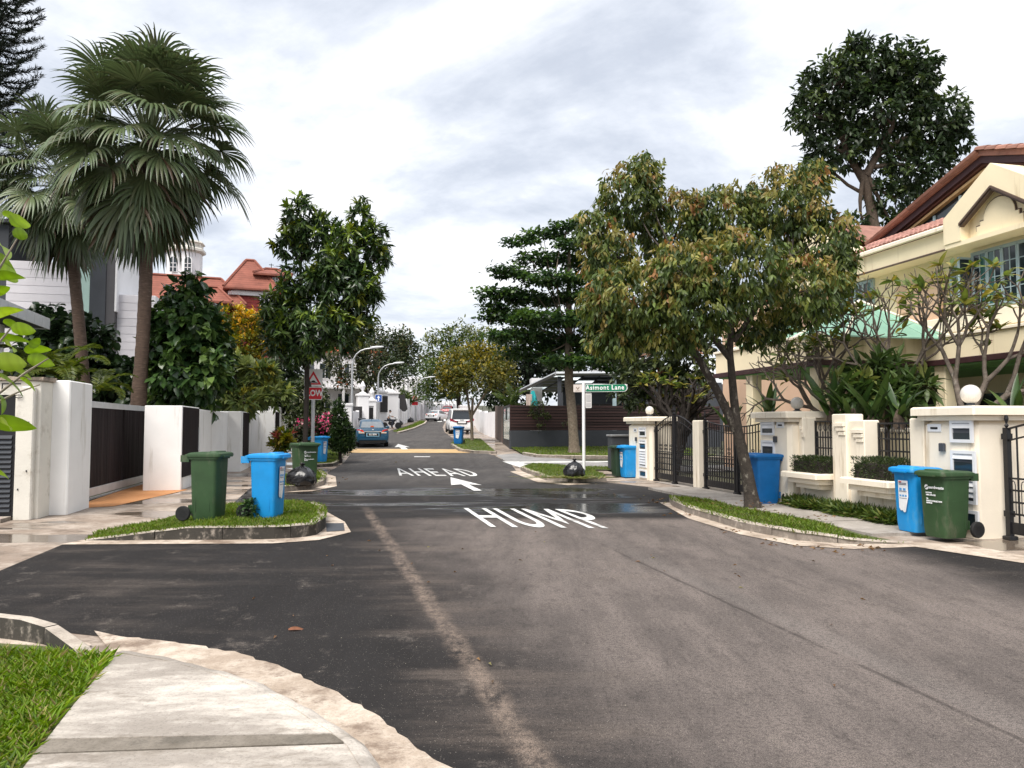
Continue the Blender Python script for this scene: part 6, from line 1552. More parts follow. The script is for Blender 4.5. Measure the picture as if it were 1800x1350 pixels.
# folded turquoise umbrella
um = thing('folded_umbrella', 'folded turquoise garden umbrella standing behind the dark fence', 'umbrella', Vector((*at(937, 43), .35)))
zb, zt2 = P(937, 713, 43).z - .35, P(937, 687, 43).z - .35
MB().tube([(0, 0, 0), (0, 0, zt2 + .08)], .025, 8).build('pole', M['metal'], um)
rings = []
for k in range(9):
    v = k / 8; r_ = .06 + .17 * math.sin(min(1, v * 1.25) * 1.5) * (1 if v < .8 else .85)
    rings.append([(r_ * (1 + .28 * math.sin(6 * a)) * math.cos(a), r_ * (1 + .28 * math.sin(6 * a)) * math.sin(a), zt2 - v * (zt2 - zb + .25)) for a in np.linspace(0, 2 * math.pi, 24, endpoint=False)])
MB().loft(rings[::-1]).build('canopy', pmat('turquoise_cloth', (.02, .36, .38), .8, .12, 5), um, smooth=60)
cloth('hanging_towel', 'pale striped towel hanging left of the turquoise umbrella', pmat('towel_pale', (.55, .45, .40), .9, .15, 20), P(930, 693, 42.8), 0, .32, .95, 'towel', 0, 8)
# ---------------------------------------------------------------- trees and plants
LEAF = leafmat('leaf', .42, .28, .35); GLOSSY = leafmat('glossy_leaf', .28, .15, .5); FROND = leafmat('palm_frond', .38, .15, .45)
DARK = [((.018, .034, .013), 3), ((.028, .050, .017), 3), ((.045, .075, .022), 1.2), ((.075, .10, .03), .3)]
def leaf_cloud(name, lobes, ncl, per, L, W, pal, tips=None, tip_p=.3, droop=.3, axis=.7, rnd=.8, rc=.1, shell=.45, shape='hex', mat=None, up=.9, flat=None, parent=None, loc=(0, 0, 0), fold=.15, curl=.2, cvar=.35):
    """clusters of leaves spread through a set of lobes (centre, radii)"""
    vol = np.array([(r[0] * r[1] * r[2]) ** (2 / 3) for c, r in lobes]); vol /= vol.sum()
    cs, os_, qs = [], [], []
    for (c, r), v in zip(lobes, vol):
        n = max(2, int(ncl * v)); p, d, q = in_lobe(c, r, n, shell); cs.append(p); os_.append(d); qs.append(q)
    c, o, q = np.concatenate(cs), np.concatenate(os_), np.concatenate(qs); n = len(c)
    ctint = pick(pal, n) * (1 - cvar / 2 + cvar * rng.random((n, 1)))
    if tips:
        young = rng.random(n) < tip_p * np.clip((q - .5) * 2, 0, 1) * np.clip(.6 + o[:, 2], .15, 1.4)
        ctint[young] = pick(tips, int(young.sum())) * (.75 + .5 * rng.random((int(young.sum()), 1)))
    k = per; N = n * k
    ax = unit(o + np.array([0, 0, .35])); ax = np.repeat(ax, k, 0); cc = np.repeat(c, k, 0)
    r3 = unit(rng.normal(size=(N, 3)))
    d = ax * axis + r3 * rnd + np.array([0, 0, -droop])
    pos = cc + rng.normal(size=(N, 3)) * rc
    if flat: pos[:, 2] = cc[:, 2] + (pos[:, 2] - cc[:, 2]) * flat; d[:, 2] *= flat + .2
    nn = np.array([0, 0, up]) + rng.normal(size=(N, 3)) * .45 + ax * .3
    col = np.repeat(ctint, k, 0) * (1.0 + .46 * rng.random((N, 1)))
    Ls = L * (.65 + .6 * rng.random(N)); Ws = W * (.75 + .5 * rng.random(N))
    o_ = link(name, leaves(name, pos - np.asarray(loc), d, nn, Ls, Ws, col, mat or LEAF, shape, fold, curl), parent)
    return o_, c
def limb_path(a, b_, sag=.12, n=5):
    a, b_ = Vector(a), Vector(b_); L_ = (b_ - a).length; off = Vector(rng.normal(size=3)) * L_ * sag * .6
    return [a.lerp(b_, t) + off * math.sin(math.pi * t) + Vector((0, 0, -L_ * sag * .3 * math.sin(math.pi * t))) for t in np.linspace(0, 1, n)]
def lob(px, py, rx, Y, ry=None, dy=0.0, rd=None):
    Yc = Y + dy; p = P(px, py, Yc); s = Yc / F_PX; ry = ry or rx; return (tuple(p), (rx * s, (rd or (rx + ry) / 2) * s, ry * s))
def tree(name, label, Y, trunk, lobes, ncl, per, Lp, Wp, pal, bark='bark', base=None, group=None, fork=None, twigs=60, limb_r=.35, cat='tree', crown='crown', mat=None, extra=None, **kw):
    """trunk: list of (px, py, radius px); lobes: (px, py, rx, ry, dy); leaf size in pixels of the photograph"""
    s = Y / F_PX
    tp = [P(x, y, Y) for x, y, r in trunk]; tr = [r * s for x, y, r in trunk]
    b = Vector((tp[0].x, tp[0].y, hz(Y) if base is None else base)); tp[0] = b + Vector((0, 0, -.05))
    t = thing(name, label, cat, b, 0, group)
    m = MB(); rel = lambda p: Vector(p) - b
    # flare and wobble
    pts, rad = [], []
    for i in range(len(tp) - 1):
        for f in np.linspace(0, 1, 4, endpoint=False):
            pts.append(rel(tp[i].lerp(tp[i + 1], f))); rad.append(tr[i] + (tr[i + 1] - tr[i]) * f)
    pts.append(rel(tp[-1])); rad.append(tr[-1]); rad[0] *= 1.45; rad[1] *= 1.08
    m.tube(pts, rad, 10)
    LB = [lob(l[0], l[1], l[2], Y, l[3], l[4] if len(l) > 4 else 0) for l in lobes]
    fk = rel(tp[-1]) if fork is None else rel(P(fork[0], fork[1], Y))
    att = [(fk, tr[-1])]
    for poly in extra or []:
        for q0, q1 in zip(poly, poly[1:]):
            for f in (.35, .7, 1.0): att.append((rel(P(q0[0] + (q1[0] - q0[0]) * f, q0[1] + (q1[1] - q0[1]) * f, Y)), (q0[2] + (q1[2] - q0[2]) * f) * s))
    for c, r in LB:
        e = Vector(c) - b; low = [q for q in att if q[0].z < e.z - .05] or att[:1]
        a_ = min(low, key=lambda q: (q[0] - e).length); r0_ = min(a_[1] * .8, tr[-1] * limb_r * 1.9)
        m.tube(limb_path(a_[0], e), [r0_ * f for f in (1, .8, .64, .48, .3)], 6)
    if extra:
        for poly in extra:
            m.tube([rel(P(x, y, Y + (q[3] if len(q) > 3 else 0))) for q in poly for x, y in [q[:2]]], [q[2] * s for q in poly], 8)
    cr, cs = leaf_cloud(crown, LB, ncl, per, Lp * s, Wp * s, pal, parent=t, loc=tuple(b), mat=mat, **kw)
    idx = rng.choice(len(cs), min(twigs, len(cs)), replace=False); lc = np.array([c for c, r in LB])
    for i in idx:
        j = int(np.argmin(np.sum((lc - cs[i]) ** 2, 1))); m.tube(limb_path(Vector(lc[j]) - b, Vector(cs[i]) - b, .15, 4), [tr[-1] * limb_r * f for f in (.55, .42, .3, .14)], 4, cap=False)
    m.build('trunk', M[bark], t, smooth=60)
    return t
# leaning brown-leaved tree on the right island
RB = [((.045, .070, .018), 3), ((.075, .105, .024), 3), ((.115, .135, .030), 2.4), ((.028, .045, .013), 2)]
tree('street_tree', 'leaning tree with drooping olive and rust brown leaves on the right grass island', 14.2, [(1325, 897, 13.5), (1313, 830, 10.5), (1297, 760, 9), (1290, 715, 8)],
     [(1110, 345, 62, 62, .6), (1070, 450, 55, 60, .2), (1190, 400, 80, 75, 1.0), (1120, 520, 92, 66, -.5), (1270, 380, 75, 60, .8), (1380, 360, 78, 70, .6), (1440, 420, 66, 66, .2), (1300, 470, 95, 70, -.9), (1420, 510, 72, 62, -.4), (1220, 530, 92, 62, -.9), (1090, 575, 55, 40, -.2), (1330, 570, 60, 42, .3), (1130, 300, 36, 30, .5), (1425, 312, 34, 30, .5), (1200, 480, 60, 60, -1.0), (1040, 400, 30, 34, .2), (1475, 470, 34, 44, 0), (1080, 600, 50, 30, -.3), (1180, 590, 56, 32, -.6), (1050, 540, 36, 44, 0)],
     3700, 9, 13.5, 4.5, RB, 'bark_lichen', tips=[((.18, .165, .040), 3), ((.20, .155, .05), 1.4), ((.25, .13, .05), .4)], tip_p=.5, droop=1.05, axis=.35, rnd=.75, rc=.05, shell=.5, fork=(1288, 700), twigs=110, limb_r=.22, cvar=.5, up=.5,
     extra=[[(1297, 760, 8), (1290, 700, 7.5), (1283, 620, 6), (1286, 560, 5), (1300, 470, 3)], [(1298, 765, 8), (1262, 690, 7.5), (1228, 630, 6.5), (1192, 570, 5.5), (1160, 500, 4)], [(1283, 630, 6), (1250, 590, 5), (1215, 540, 4), (1200, 470, 3)], [(1290, 600, 5), (1330, 540, 4), (1390, 450, 3)]])
# tall dark tree behind the cream house
tree('tall_tree', 'tall dark evergreen tree rising behind the cream house roof', 38, [(1545, 600, 11), (1540, 420, 10), (1530, 360, 8.5), (1517, 310, 7.5)],
     [(1530, 120, 62, 50, 0), (1460, 150, 60, 55, 0), (1590, 130, 60, 52, 0), (1430, 200, 44, 45, 0), (1640, 220, 60, 60, 0), (1550, 200, 80, 60, 0), (1470, 260, 58, 42, 0), (1600, 290, 66, 50, 0), (1670, 240, 34, 36, 0), (1620, 130, 34, 40, 0), (1430, 300, 30, 22, 0), (1570, 345, 45, 32, 0), (1500, 80, 25, 20, 0), (1570, 400, 26, 22, 0), (1515, 385, 20, 10, 0)],
     1500, 9, 13, 5.5, [((.018, .030, .013), 4), ((.028, .046, .018), 3), ((.048, .070, .024), 1.2)], 'bark', tips=[((.06, .085, .025), 1)], tip_p=.2, droop=.55, axis=.5, rc=.10, shell=.35, fork=(1520, 300), twigs=90, limb_r=.36,
     extra=[[(1520, 320, 8), (1490, 270, 6), (1475, 220, 5), (1470, 170, 3)], [(1522, 310, 8), (1545, 265, 6), (1570, 220, 4), (1590, 150, 3)], [(1540, 275, 5), (1585, 245, 4), (1640, 225, 3)], [(1535, 350, 4), (1490, 325, 3), (1450, 290, 2)]])
# mango-like tree by the SLOW sign
tree('mango_tree', 'dark mango tree with rosettes of long leaves partly hiding the SLOW sign', 24.2, [(535, 800, 4.6), (539, 700, 4.2), (540, 620, 4.2), (545, 560, 4)],
     [(530, 380, 28, 40, 0), (510, 430, 28, 34, 0), (560, 420, 48, 42, .4), (635, 385, 18, 40, .2), (620, 440, 48, 40, 0), (660, 420, 22, 28, 0), (600, 500, 60, 48, -.5), (530, 500, 42, 46, -.3), (500, 540, 40, 40, -.5), (640, 500, 36, 36, 0), (560, 580, 76, 46, -.7), (500, 600, 42, 34, 0), (610, 565, 46, 40, -.2), (530, 620, 40, 24, 0), (645, 548, 18, 18, 0), (672, 455, 18, 14, 0), (480, 560, 22, 22, 0), (595, 470, 40, 40, -.6)],
     900, 13, 17.5, 4.6, [((.024, .045, .015), 4), ((.038, .068, .020), 3), ((.06, .095, .023), 1.5)], 'bark_dark', tips=[((.115, .165, .022), 2), ((.17, .19, .028), 1)], tip_p=.5, droop=.35, axis=.55, rnd=.95, rc=.03, shell=.35, fork=(543, 600), twigs=70, limb_r=.42, mat=GLOSSY, curl=.35,
     extra=[[(545, 640, 4), (575, 590, 3.5), (610, 545, 3), (640, 500, 2)], [(544, 620, 4), (528, 500, 3), (530, 400, 1.6)], [(548, 590, 4), (572, 500, 3), (600, 420, 2)], [(545, 680, 3), (535, 640, 2.5), (510, 600, 2)]])
# layered tree over the pavilion
tree('layered_tree', 'dark tree with flat layered tiers of leaves behind the street name sign', 36, [(1010, 800, 9), (1006, 730, 8.5), (1000, 670, 8), (1000, 600, 7), (1000, 520, 5), (1000, 440, 3)],
     [(1000, 398, 34, 9, 0), (955, 412, 40, 8, .5), (915, 425, 30, 7, 0), (1030, 430, 60, 12, -.6), (960, 455, 60, 11, .4), (900, 478, 50, 9, 0), (1050, 470, 60, 14, .5), (975, 490, 70, 12, -.7), (880, 516, 52, 10, 0), (950, 525, 76, 12, .6), (1050, 520, 70, 15, -.5), (890, 556, 56, 10, .4), (970, 560, 86, 14, -.8), (1070, 565, 66, 16, .3), (910, 590, 60, 10, -.4), (990, 600, 84, 14, .8), (1070, 610, 70, 14, 0), (930, 622, 56, 10, .4), (1010, 635, 60, 10, -.9), (1085, 645, 40, 10, .2), (868, 540, 34, 6, 0)],
     2700, 8, 8.5, 5, [((.020, .042, .016), 4), ((.034, .066, .021), 3), ((.058, .105, .026), 1.8)], 'bark_pale', tips=[((.060, .105, .022), 1)], tip_p=.4, droop=.0, axis=.25, rnd=1.0, rc=.16, flat=.35, shell=.15, fork=(1001, 600), twigs=60, limb_r=.30, up=1.4)
# yellow-green umbrella tree on the far island
YG = [((.085, .085, .015), 3), ((.055, .065, .014), 3), ((.13, .115, .018), 2)]
tree('small_tree', 'slender tree with rounded yellow-green crown on the far right grass island', 47, [(830, 781, 2.8), (829, 740, 2.5), (831, 700, 2.3)],
     [(830, 632, 40, 26, 0), (795, 645, 26, 26, 0), (870, 640, 36, 26, 0), (840, 660, 60, 26, -1), (800, 670, 32, 20, 0), (885, 668, 24, 20, 0), (850, 620, 26, 14, 0), (785, 660, 16, 16, 0)],
     620, 9, 6.2, 3.4, YG, 'bark_pale', tips=[((.20, .16, .025), 2), ((.15, .13, .02), 1)], tip_p=.6, droop=.15, rc=.16, shell=.4, fork=(831, 712), twigs=30, limb_r=.5, extra=[[(829, 745, 2.2), (822, 700, 2), (818, 670, 1.6)], [(830, 730, 2), (848, 700, 2), (872, 660, 1.4)]])
# trees far up the street
tree('far_tree', 'broad dark green tree behind the street lamps far up the left side', 104, [(678, 740, 4), (672, 700, 4), (668, 670, 3)],
     [(690, 620, 36, 30, 0), (655, 600, 34, 26, 0), (640, 585, 22, 16, 0), (715, 620, 26, 28, 0), (680, 650, 56, 26, -2), (640, 640, 24, 20, 0), (705, 590, 22, 14, 0), (650, 660, 30, 14, 0)],
     900, 9, 5.2, 3.2, [((.028, .042, .018), 3), ((.042, .060, .024), 3), ((.065, .08, .03), 1)], 'bark_dark', tips=[((.09, .075, .04), 1)], tip_p=.25, droop=.2, rc=.4, shell=.3, twigs=24)
tree('far_tree', 'mid green feathery trees overhanging the bend far up the street', 112, [(808, 745, 4), (806, 700, 4), (804, 680, 3)],
     [(770, 615, 30, 24, 0), (805, 595, 36, 26, 0), (840, 605, 38, 28, 0), (760, 640, 22, 22, 0), (800, 640, 50, 28, -3), (850, 645, 40, 30, 0), (780, 672, 34, 16, 0), (820, 690, 40, 14, 0), (880, 620, 30, 26, 0), (790, 600, 12, 24, 0), (760, 590, 8, 12, 0), (748, 655, 18, 36, 4), (742, 690, 16, 24, 6), (765, 690, 20, 22, 2)],
     1000, 9, 6, 2.6, [((.045, .075, .018), 3), ((.070, .105, .022), 3), ((.032, .052, .016), 2)], 'bark_dark', tips=[((.11, .12, .03), 1)], tip_p=.5, droop=.2, rc=.4, shell=.3, twigs=24)
tree('far_tree', 'dark tree mass behind the pavilion and yellow-green tree', 66, [(930, 735, 7), (930, 690, 6), (930, 650, 5)],
     [(930, 600, 60, 60, 0), (890, 650, 46, 46, 0), (960, 660, 60, 40, 0), (1020, 640, 60, 50, 0), (1090, 620, 60, 50, 0), (900, 700, 40, 26, 0), (1150, 640, 50, 40, 0), (870, 690, 26, 30, 0), (1060, 560, 50, 40, 0)],
     1100, 9, 8, 4.2, [((.012, .020, .010), 4), ((.020, .032, .013), 3), ((.036, .050, .02), 1)], 'bark_dark', droop=.3, rc=.3, shell=.3, twigs=20)
tree('far_tree', 'green tree behind the white houses between mango tree and street lamps', 69, [(646, 745, 3), (644, 690, 2.6), (640, 650, 2)],
     [(622, 612, 26, 12, 0), (645, 620, 22, 20, 0), (588, 640, 16, 22, 0), (640, 650, 22, 20, 0), (650, 672, 16, 12, 0), (604, 668, 14, 14, 0)], 420, 9, 5.5, 3, [((.03, .042, .018), 3), ((.05, .062, .026), 3), ((.075, .08, .03), 1)], 'bark_dark', tips=[((.30, .09, .04), .4), ((.1, .1, .04), 1)], tip_p=.3, droop=.2, rc=.3, shell=.3, twigs=14)
# left garden
tree('shrub_tree', 'dense rounded shrub with large glossy green leaves beside the tall palm', 23, [(320, 760, 5), (325, 700, 5), (328, 640, 4)],
     [(330, 520, 30, 34, 0), (325, 570, 58, 50, -.5), (360, 600, 40, 50, 0), (300, 610, 46, 50, -.4), (335, 650, 66, 50, -.8), (290, 660, 36, 40, 0), (375, 640, 26, 40, 0), (330, 700, 60, 34, 0), (340, 495, 12, 16, 0)],
     560, 10, 19, 11, [((.022, .048, .015), 3), ((.038, .075, .020), 4), ((.06, .105, .026), 2)], 'bark_dark', tips=[((.09, .14, .035), 1)], tip_p=.4, droop=.6, axis=.6, rnd=.7, rc=.08, shell=.55, twigs=30, mat=GLOSSY, cat='shrub', up=1.2)
tree('shrub_tree', 'dark large-leaved tree behind the palms, in front of the panelled house', 27, [(180, 760, 5), (178, 690, 5), (175, 650, 4)],
     [(90, 580, 36, 40, 0), (130, 590, 40, 40, 0), (160, 610, 40, 40, 0), (110, 640, 50, 34, 0), (180, 660, 60, 36, 0), (235, 665, 30, 34, 0), (60, 640, 40, 40, 0), (240, 700, 36, 30, 0)],
     520, 9, 17, 12, [((.018, .034, .014), 4), ((.027, .050, .018), 3), ((.045, .072, .024), 1)], 'bark_dark', droop=.6, rc=.1, shell=.4, twigs=24, mat=GLOSSY, cat='tree')
tree('shrub', 'pale-leaved frangipani shrub leaning over the white wall beside the shrub tree', 28.8, [(420, 760, 3), (418, 715, 3), (420, 690, 2.5)],
     [(400, 665, 34, 30, 0), (440, 665, 40, 32, 0), (480, 690, 30, 20, 0), (380, 695, 34, 22, 0), (430, 705, 46, 20, -.5), (460, 650, 24, 18, 0), (410, 640, 18, 16, 0)],
     190, 11, 19, 6, [((.11, .145, .045), 3), ((.16, .19, .065), 3), ((.07, .10, .03), 2)], 'bark', tips=[((.30, .27, .05), 1), ((.22, .24, .06), 2)], tip_p=.5, droop=.0, axis=.9, rnd=.85, rc=.03, shell=.5, twigs=60, cat='shrub', limb_r=.4)
tree('golden_shrub', 'bushy shrub with golden orange young leaves below the red house', 36, [(430, 760, 4), (428, 700, 4), (430, 640, 3)],
     [(410, 555, 24, 18, 0), (440, 575, 30, 22, 0), (460, 560, 20, 20, 0), (400, 585, 22, 24, 0), (430, 605, 36, 26, 0), (465, 595, 20, 22, 0), (425, 640, 40, 30, 0)],
     520, 9, 8, 3.4, [((.10, .12, .018), 3), ((.17, .16, .018), 2), ((.06, .08, .018), 2)], 'bark', tips=[((.48, .27, .025), 3), ((.40, .30, .03), 2)], tip_p=.8, droop=-.3, rc=.1, shell=.4, twigs=20, cat='shrub')
tree('shrub', 'dark shrub filling the garden behind the white boundary wall', 36, [(470, 780, 4), (468, 740, 4), (470, 700, 3)],
     [(440, 690, 50, 40, 0), (490, 680, 40, 50, 0), (400, 720, 50, 30, 0), (520, 700, 26, 40, 0), (500, 640, 36, 34, 0)], 420, 9, 13, 5, [((.014, .024, .010), 4), ((.025, .040, .014), 3), ((.045, .062, .02), 1)], 'bark_dark', droop=.4, rc=.12, shell=.3, twigs=10, cat='shrub')
tree('topiary', 'ivy-covered column of small leaves behind the SLOW sign pole', 33, [(545, 800, 4), (545, 740, 4), (543, 700, 3)],
     [(545, 690, 28, 30, 0), (535, 730, 28, 40, 0), (560, 730, 26, 40, 0), (548, 672, 14, 14, 0), (545, 760, 30, 30, 0)], 560, 8, 6, 4, [((.025, .042, .013), 3), ((.045, .062, .018), 3), ((.07, .08, .025), 1)], 'bark_dark', tips=[((.30, .30, .22), 1)], tip_p=.12, droop=.5, rc=.08, shell=.6, twigs=6, cat='shrub')
tree('conical_bush', 'dense conical evergreen bush beside the pink flowers', 30.6, [(598, 795, 3), (598, 770, 3), (597, 740, 2)],
     [(595, 715, 7, 12, 0), (597, 735, 13, 18, 0), (600, 755, 19, 18, 0), (602, 772, 22, 16, 0), (603, 786, 20, 10, 0)], 620, 8, 5, 2.4, [((.018, .036, .012), 3), ((.030, .055, .016), 3), ((.05, .08, .02), 1)], 'bark_dark', droop=-.4, rc=.05, shell=.6, twigs=4, cat='shrub')
bo = tree('flowering_shrub', 'pink flowering bougainvillea shrub behind the wheelie bins on the left', 31.5, [(565, 805, 3), (563, 780, 3), (565, 765, 2)],
     [(540, 757, 26, 20, 0), (570, 752, 28, 20, 0), (592, 756, 12, 16, 0), (560, 775, 40, 18, 0), (525, 765, 14, 16, 0)], 300, 8, 6, 4, [((.022, .032, .013), 3), ((.04, .052, .02), 2), ((.10, .07, .05), .6)], 'bark_dark', droop=.2, rc=.1, shell=.5, twigs=20, cat='shrub')
lb = [lob(*l[:3], 31.5, l[3]) for l in ((540, 756, 24, 18), (570, 750, 28, 20), (535, 748, 18, 10), (568, 736, 14, 8))]
leaf_cloud('flowers', lb, 42, 10, .12, .10, [((.62, .07, .20), 3), ((.70, .16, .28), 2), ((.60, .30, .32), 1)], droop=.1, rc=.09, shell=.85, parent=bo, loc=tuple(bo.location), shape='rhomb')[0]['kind'] = 'stuff'
tree('croton', 'low yellow and green croton plant at the end of the white wall', 28.5, [(497, 805, 2), (497, 790, 2), (497, 780, 1.5)], [(497, 772, 15, 16, 0), (490, 785, 12, 10, 0), (506, 780, 10, 12, 0)],
     70, 9, 13, 4, [((.16, .16, .02), 3), ((.06, .10, .02), 3), ((.22, .17, .03), 1)], 'bark', tips=[((.35, .10, .08), 1)], tip_p=.2, droop=-.3, axis=.9, rc=.04, twigs=6, cat='plant')
# ---- fan palms
def fan_mesh(elev, pet, blade, nseg, brown, seed):
    rs = np.random.default_rng(seed); V, Fc, Cc = [], [], []
    e = R(elev); p = np.zeros(3); pts = [p.copy()]; n = 6
    for k in range(n):
        ee = e - R(26 if elev < 25 else 14) * (k / n) ** 1.3 * max(.2, math.cos(e)); p = p + pet / n * np.array([math.cos(ee), 0, math.sin(ee)]); pts.append(p.copy())
    e1 = ee - R(12); d1 = np.array([math.cos(e1), 0, math.sin(e1)]); up = np.array([-math.sin(e1), 0, math.cos(e1)]); side = np.array([0, 1, 0])
    green = np.array([.056, .088, .036]); lite = np.array([.125, .155, .072]); br = np.array([.13, .085, .05])
    def strip(cs, ws, nrm, c0, c1, fold):
        o = len(V); m = len(cs)
        for i, (c, w) in enumerate(zip(cs, ws)):
            t_ = cs[min(i + 1, m - 1)] - cs[max(i - 1, 0)]; t_ = t_ / (np.linalg.norm(t_) + 1e-9); s_ = np.cross(t_, nrm); s_ /= (np.linalg.norm(s_) + 1e-9); nn = np.cross(s_, t_)
            V.extend([c - s_ * w - nn * fold * w, c, c + s_ * w - nn * fold * w]); cc = c0 + (c1 - c0) * i / (m - 1); Cc.extend([cc * .9, cc * 1.25, cc * .9])
            if i < m - 1:
                a = o + i * 3; Fc.extend([(a, a + 1, a + 4, a + 3), (a + 1, a + 2, a + 5, a + 4)])
    strip([np.array(q) for q in pts], [.028, .026, .024, .022, .02, .018, .016], up, lite * .9, lite, .8)
    strip([np.array(q) - up * .012 for q in pts], [.02] * 7, -up, lite * .7, lite * .7, .8)
    for k in range(nseg):
        a = R(-138 + 276 * (k + .5) / nseg) + rs.normal() * .02; dd = d1 * math.cos(a) + side * math.sin(a); dd = dd + up * (.22 * abs(math.sin(a)) + rs.normal() * .03); dd /= np.linalg.norm(dd)
        Lk = blade * (.72 + .30 * math.cos(a * .6)) * (.92 + .16 * rs.random()); c = pts[-1].copy(); cs, ws = [c.copy()], [.006]; ns_ = 8; g = rs.uniform(.8, 1.25)
        for i in range(1, ns_ + 1):
            t_ = i / ns_; dr = dd + np.array([0, 0, -1.0]) * g * max(0, t_ - .42) ** 1.15 * (3.6 if elev < 25 else 1.7); dr /= np.linalg.norm(dr); c = c + dr * Lk / ns_; cs.append(c.copy())
            ws.append(blade * (2.4 / nseg) * (t_ / .45 if t_ < .45 else max(.03, (1 - (t_ - .45) / .55) ** .8)) * .55)
        c0, c1 = lite * rs.uniform(.8, 1.2), green * rs.uniform(.75, 1.3)
        if rs.random() < brown: c0, c1 = br * rs.uniform(.6, 1.2), br * rs.uniform(.4, 1.1)
        elif rs.random() < .35: c1 = c1 * .6 + br * .35
        strip(cs, ws, up, c0, c1, .55)
    return np_mesh('frond', np.array(V), np.array(Fc), FROND, np.clip(np.array(Cc), 0, 1))
FAN = [fan_mesh(e, pl, bl, 34, bn, i) for i, (e, pl, bl, bn) in enumerate(((84, 1.9, 1.25, 0), (68, 1.95, 1.3, 0), (52, 1.95, 1.35, 0), (36, 1.95, 1.4, 0), (20, 1.95, 1.4, 0), (4, 1.95, 1.45, 0), (-16, 1.9, 1.5, .04), (-36, 1.75, 1.55, .08), (-56, 1.7, 1.6, .15), (-77, 1.6, 1.65, .35)))]
def fan_palm(label, Y, foot, top, r0, sc, seed, cnt=(7, 11, 12, 12, 10, 9, 8, 8, 8, 9)):
    s = Y / F_PX; b = P(*foot, Y); b.z = 0; c = P(*top, Y); t = thing('fan_palm', label, 'palm', b, 0); rs = np.random.default_rng(seed)
    n = 60; rings = []; d = c - b; r_ = r0 * s
    for k in range(n + 1):
        f = k / n; rr = r_ * (1.25 - .35 * min(1, f * 3)) * (1 - .22 * f) * (1 + .045 * (k % 2) + rs.normal() * .012)
        q = d * f + Vector((.10 * math.sin(f * 3.1), 0, 0)); rings.append([(q.x + rr * math.cos(a), q.y + rr * math.sin(a), q.z) for a in np.linspace(0, 2 * math.pi, 14, endpoint=False)])
    MB().loft(rings).build('trunk', M['palm_bark'], t, smooth=50)
    fb = MB()
    for k in range(60):
        a = rs.random() * 6.28; z = rs.uniform(-1.5, .35); fb.tube([d + Vector((r_ * .7 * math.cos(a), r_ * .7 * math.sin(a), z)), d + Vector((r_ * 1.5 * math.cos(a), r_ * 1.5 * math.sin(a), z + .3))], [.05, .015], 4)
    stuff(fb.build('leaf_bases', M['palm_bark'], t))
    az = rs.random() * 6
    for i, n_ in enumerate(cnt):
        for k in range(n_):
            az += 2.39996 + rs.normal() * .12; o = link('frond', FAN[i], t, d + Vector((.1 * math.cos(az), .1 * math.sin(az), .25 - .07 * i)))
            o.rotation_euler = (rs.normal() * .10, rs.normal() * .07, az); o.scale = (sc * rs.uniform(.74, 1.10),) * 3
    return t
fan_palm('tall fan palm with full drooping crown, its ringed trunk right behind the gate', 21.5, (236, 720), (262, 252), 13.5, .93, 11)
fan_palm('second darker fan palm behind and left of the tall fan palm', 25.5, (160, 720), (112, 325), 12, .86, 12, (5, 8, 9, 9, 9, 9, 9, 9, 9, 9))
# ---- feather fronds: ferns, areca palms, cycads
def feather(Lr, nl, ll, lw, arch, pal, seed, lift=60, vee=.35):
    rs = np.random.default_rng(seed); n = 14; p = np.zeros(3); pts = [p.copy()]; dirs = []
    for k in range(n):
        e = R(lift - arch * ((k + .5) / n) ** 1.3); d = np.array([math.cos(e), 0, math.sin(e)]); dirs.append(d); p = p + d * Lr / n; pts.append(p.copy())
    pos, ds, ns_, Ls = [], [], [], []
    for k in range(nl):
        f = .12 + .88 * k / (nl - 1); i = min(n - 1, int(f * n)); q = pts[i] + (pts[i + 1] - pts[i]) * (f * n - i); d = dirs[i]; up = np.array([-d[2], 0, d[0]])
        for s in (-1, 1):
            dd = np.array([0, s, 0]) * .85 + d * .5 + up * vee + np.array([0, 0, -.15]) + rs.normal(size=3) * .06; pos.append(q); ds.append(dd); ns_.append(up); Ls.append(ll * (math.sin(math.pi * min(1, .18 + f * .80)) ** .7))
    m = len(pos); col = pick(pal, m) * (.8 + .4 * rs.random((m, 1)))
    # rachis as one more thin leaf chain
    for k in range(n): pos.append(pts[k]); ds.append(dirs[k]); ns_.append(np.array([-dirs[k][2], 0, dirs[k][0]])); Ls.append(Lr / n * 1.25)
    col = np.concatenate([col, np.tile(np.array(pal[0][0]) * 1.3, (n, 1))]); W = np.concatenate([np.full(m, lw), np.full(n, .03)])
    return leaves('frond', np.array(pos), np.array(ds), np.array(ns_), np.array(Ls), W, col, LEAF, 'rhomb', .2, .18)
def rosette(name, label, loc, meshes, n, sc, seed, cat='plant', group=None, tilt=.25, stem=0.0, spread=0.05):
    t = thing(name, label, cat, loc, 0, group); rs = np.random.default_rng(seed)
    if stem: MB().tube([(0, 0, -.1), (.02, 0, stem * .5), (0, 0, stem)], [.09, .07, .06], 8).build('stem', M['palm_bark'], t)
    for k in range(n):
        o = link('frond', meshes[k % len(meshes)], t, (rs.normal() * spread, rs.normal() * spread, stem)); o.rotation_euler = (rs.normal() * .15, rs.normal() * tilt, k * 2.39996 + rs.normal() * .2); o.scale = (sc * rs.uniform(.8, 1.1),) * 3
    return t
FERN = [feather(1.5, 26, .34, .075, 95, [((.075, .105, .018), 3), ((.11, .13, .022), 2), ((.05, .07, .015), 2)], 3 + k, 55 - 12 * k) for k in range(3)]
AREC = [feather(2.4, 34, .62, .05, 95, [((.028, .050, .016), 3), ((.05, .075, .022), 2)], 9 + k, 78 - 18 * k) for k in range(3)]
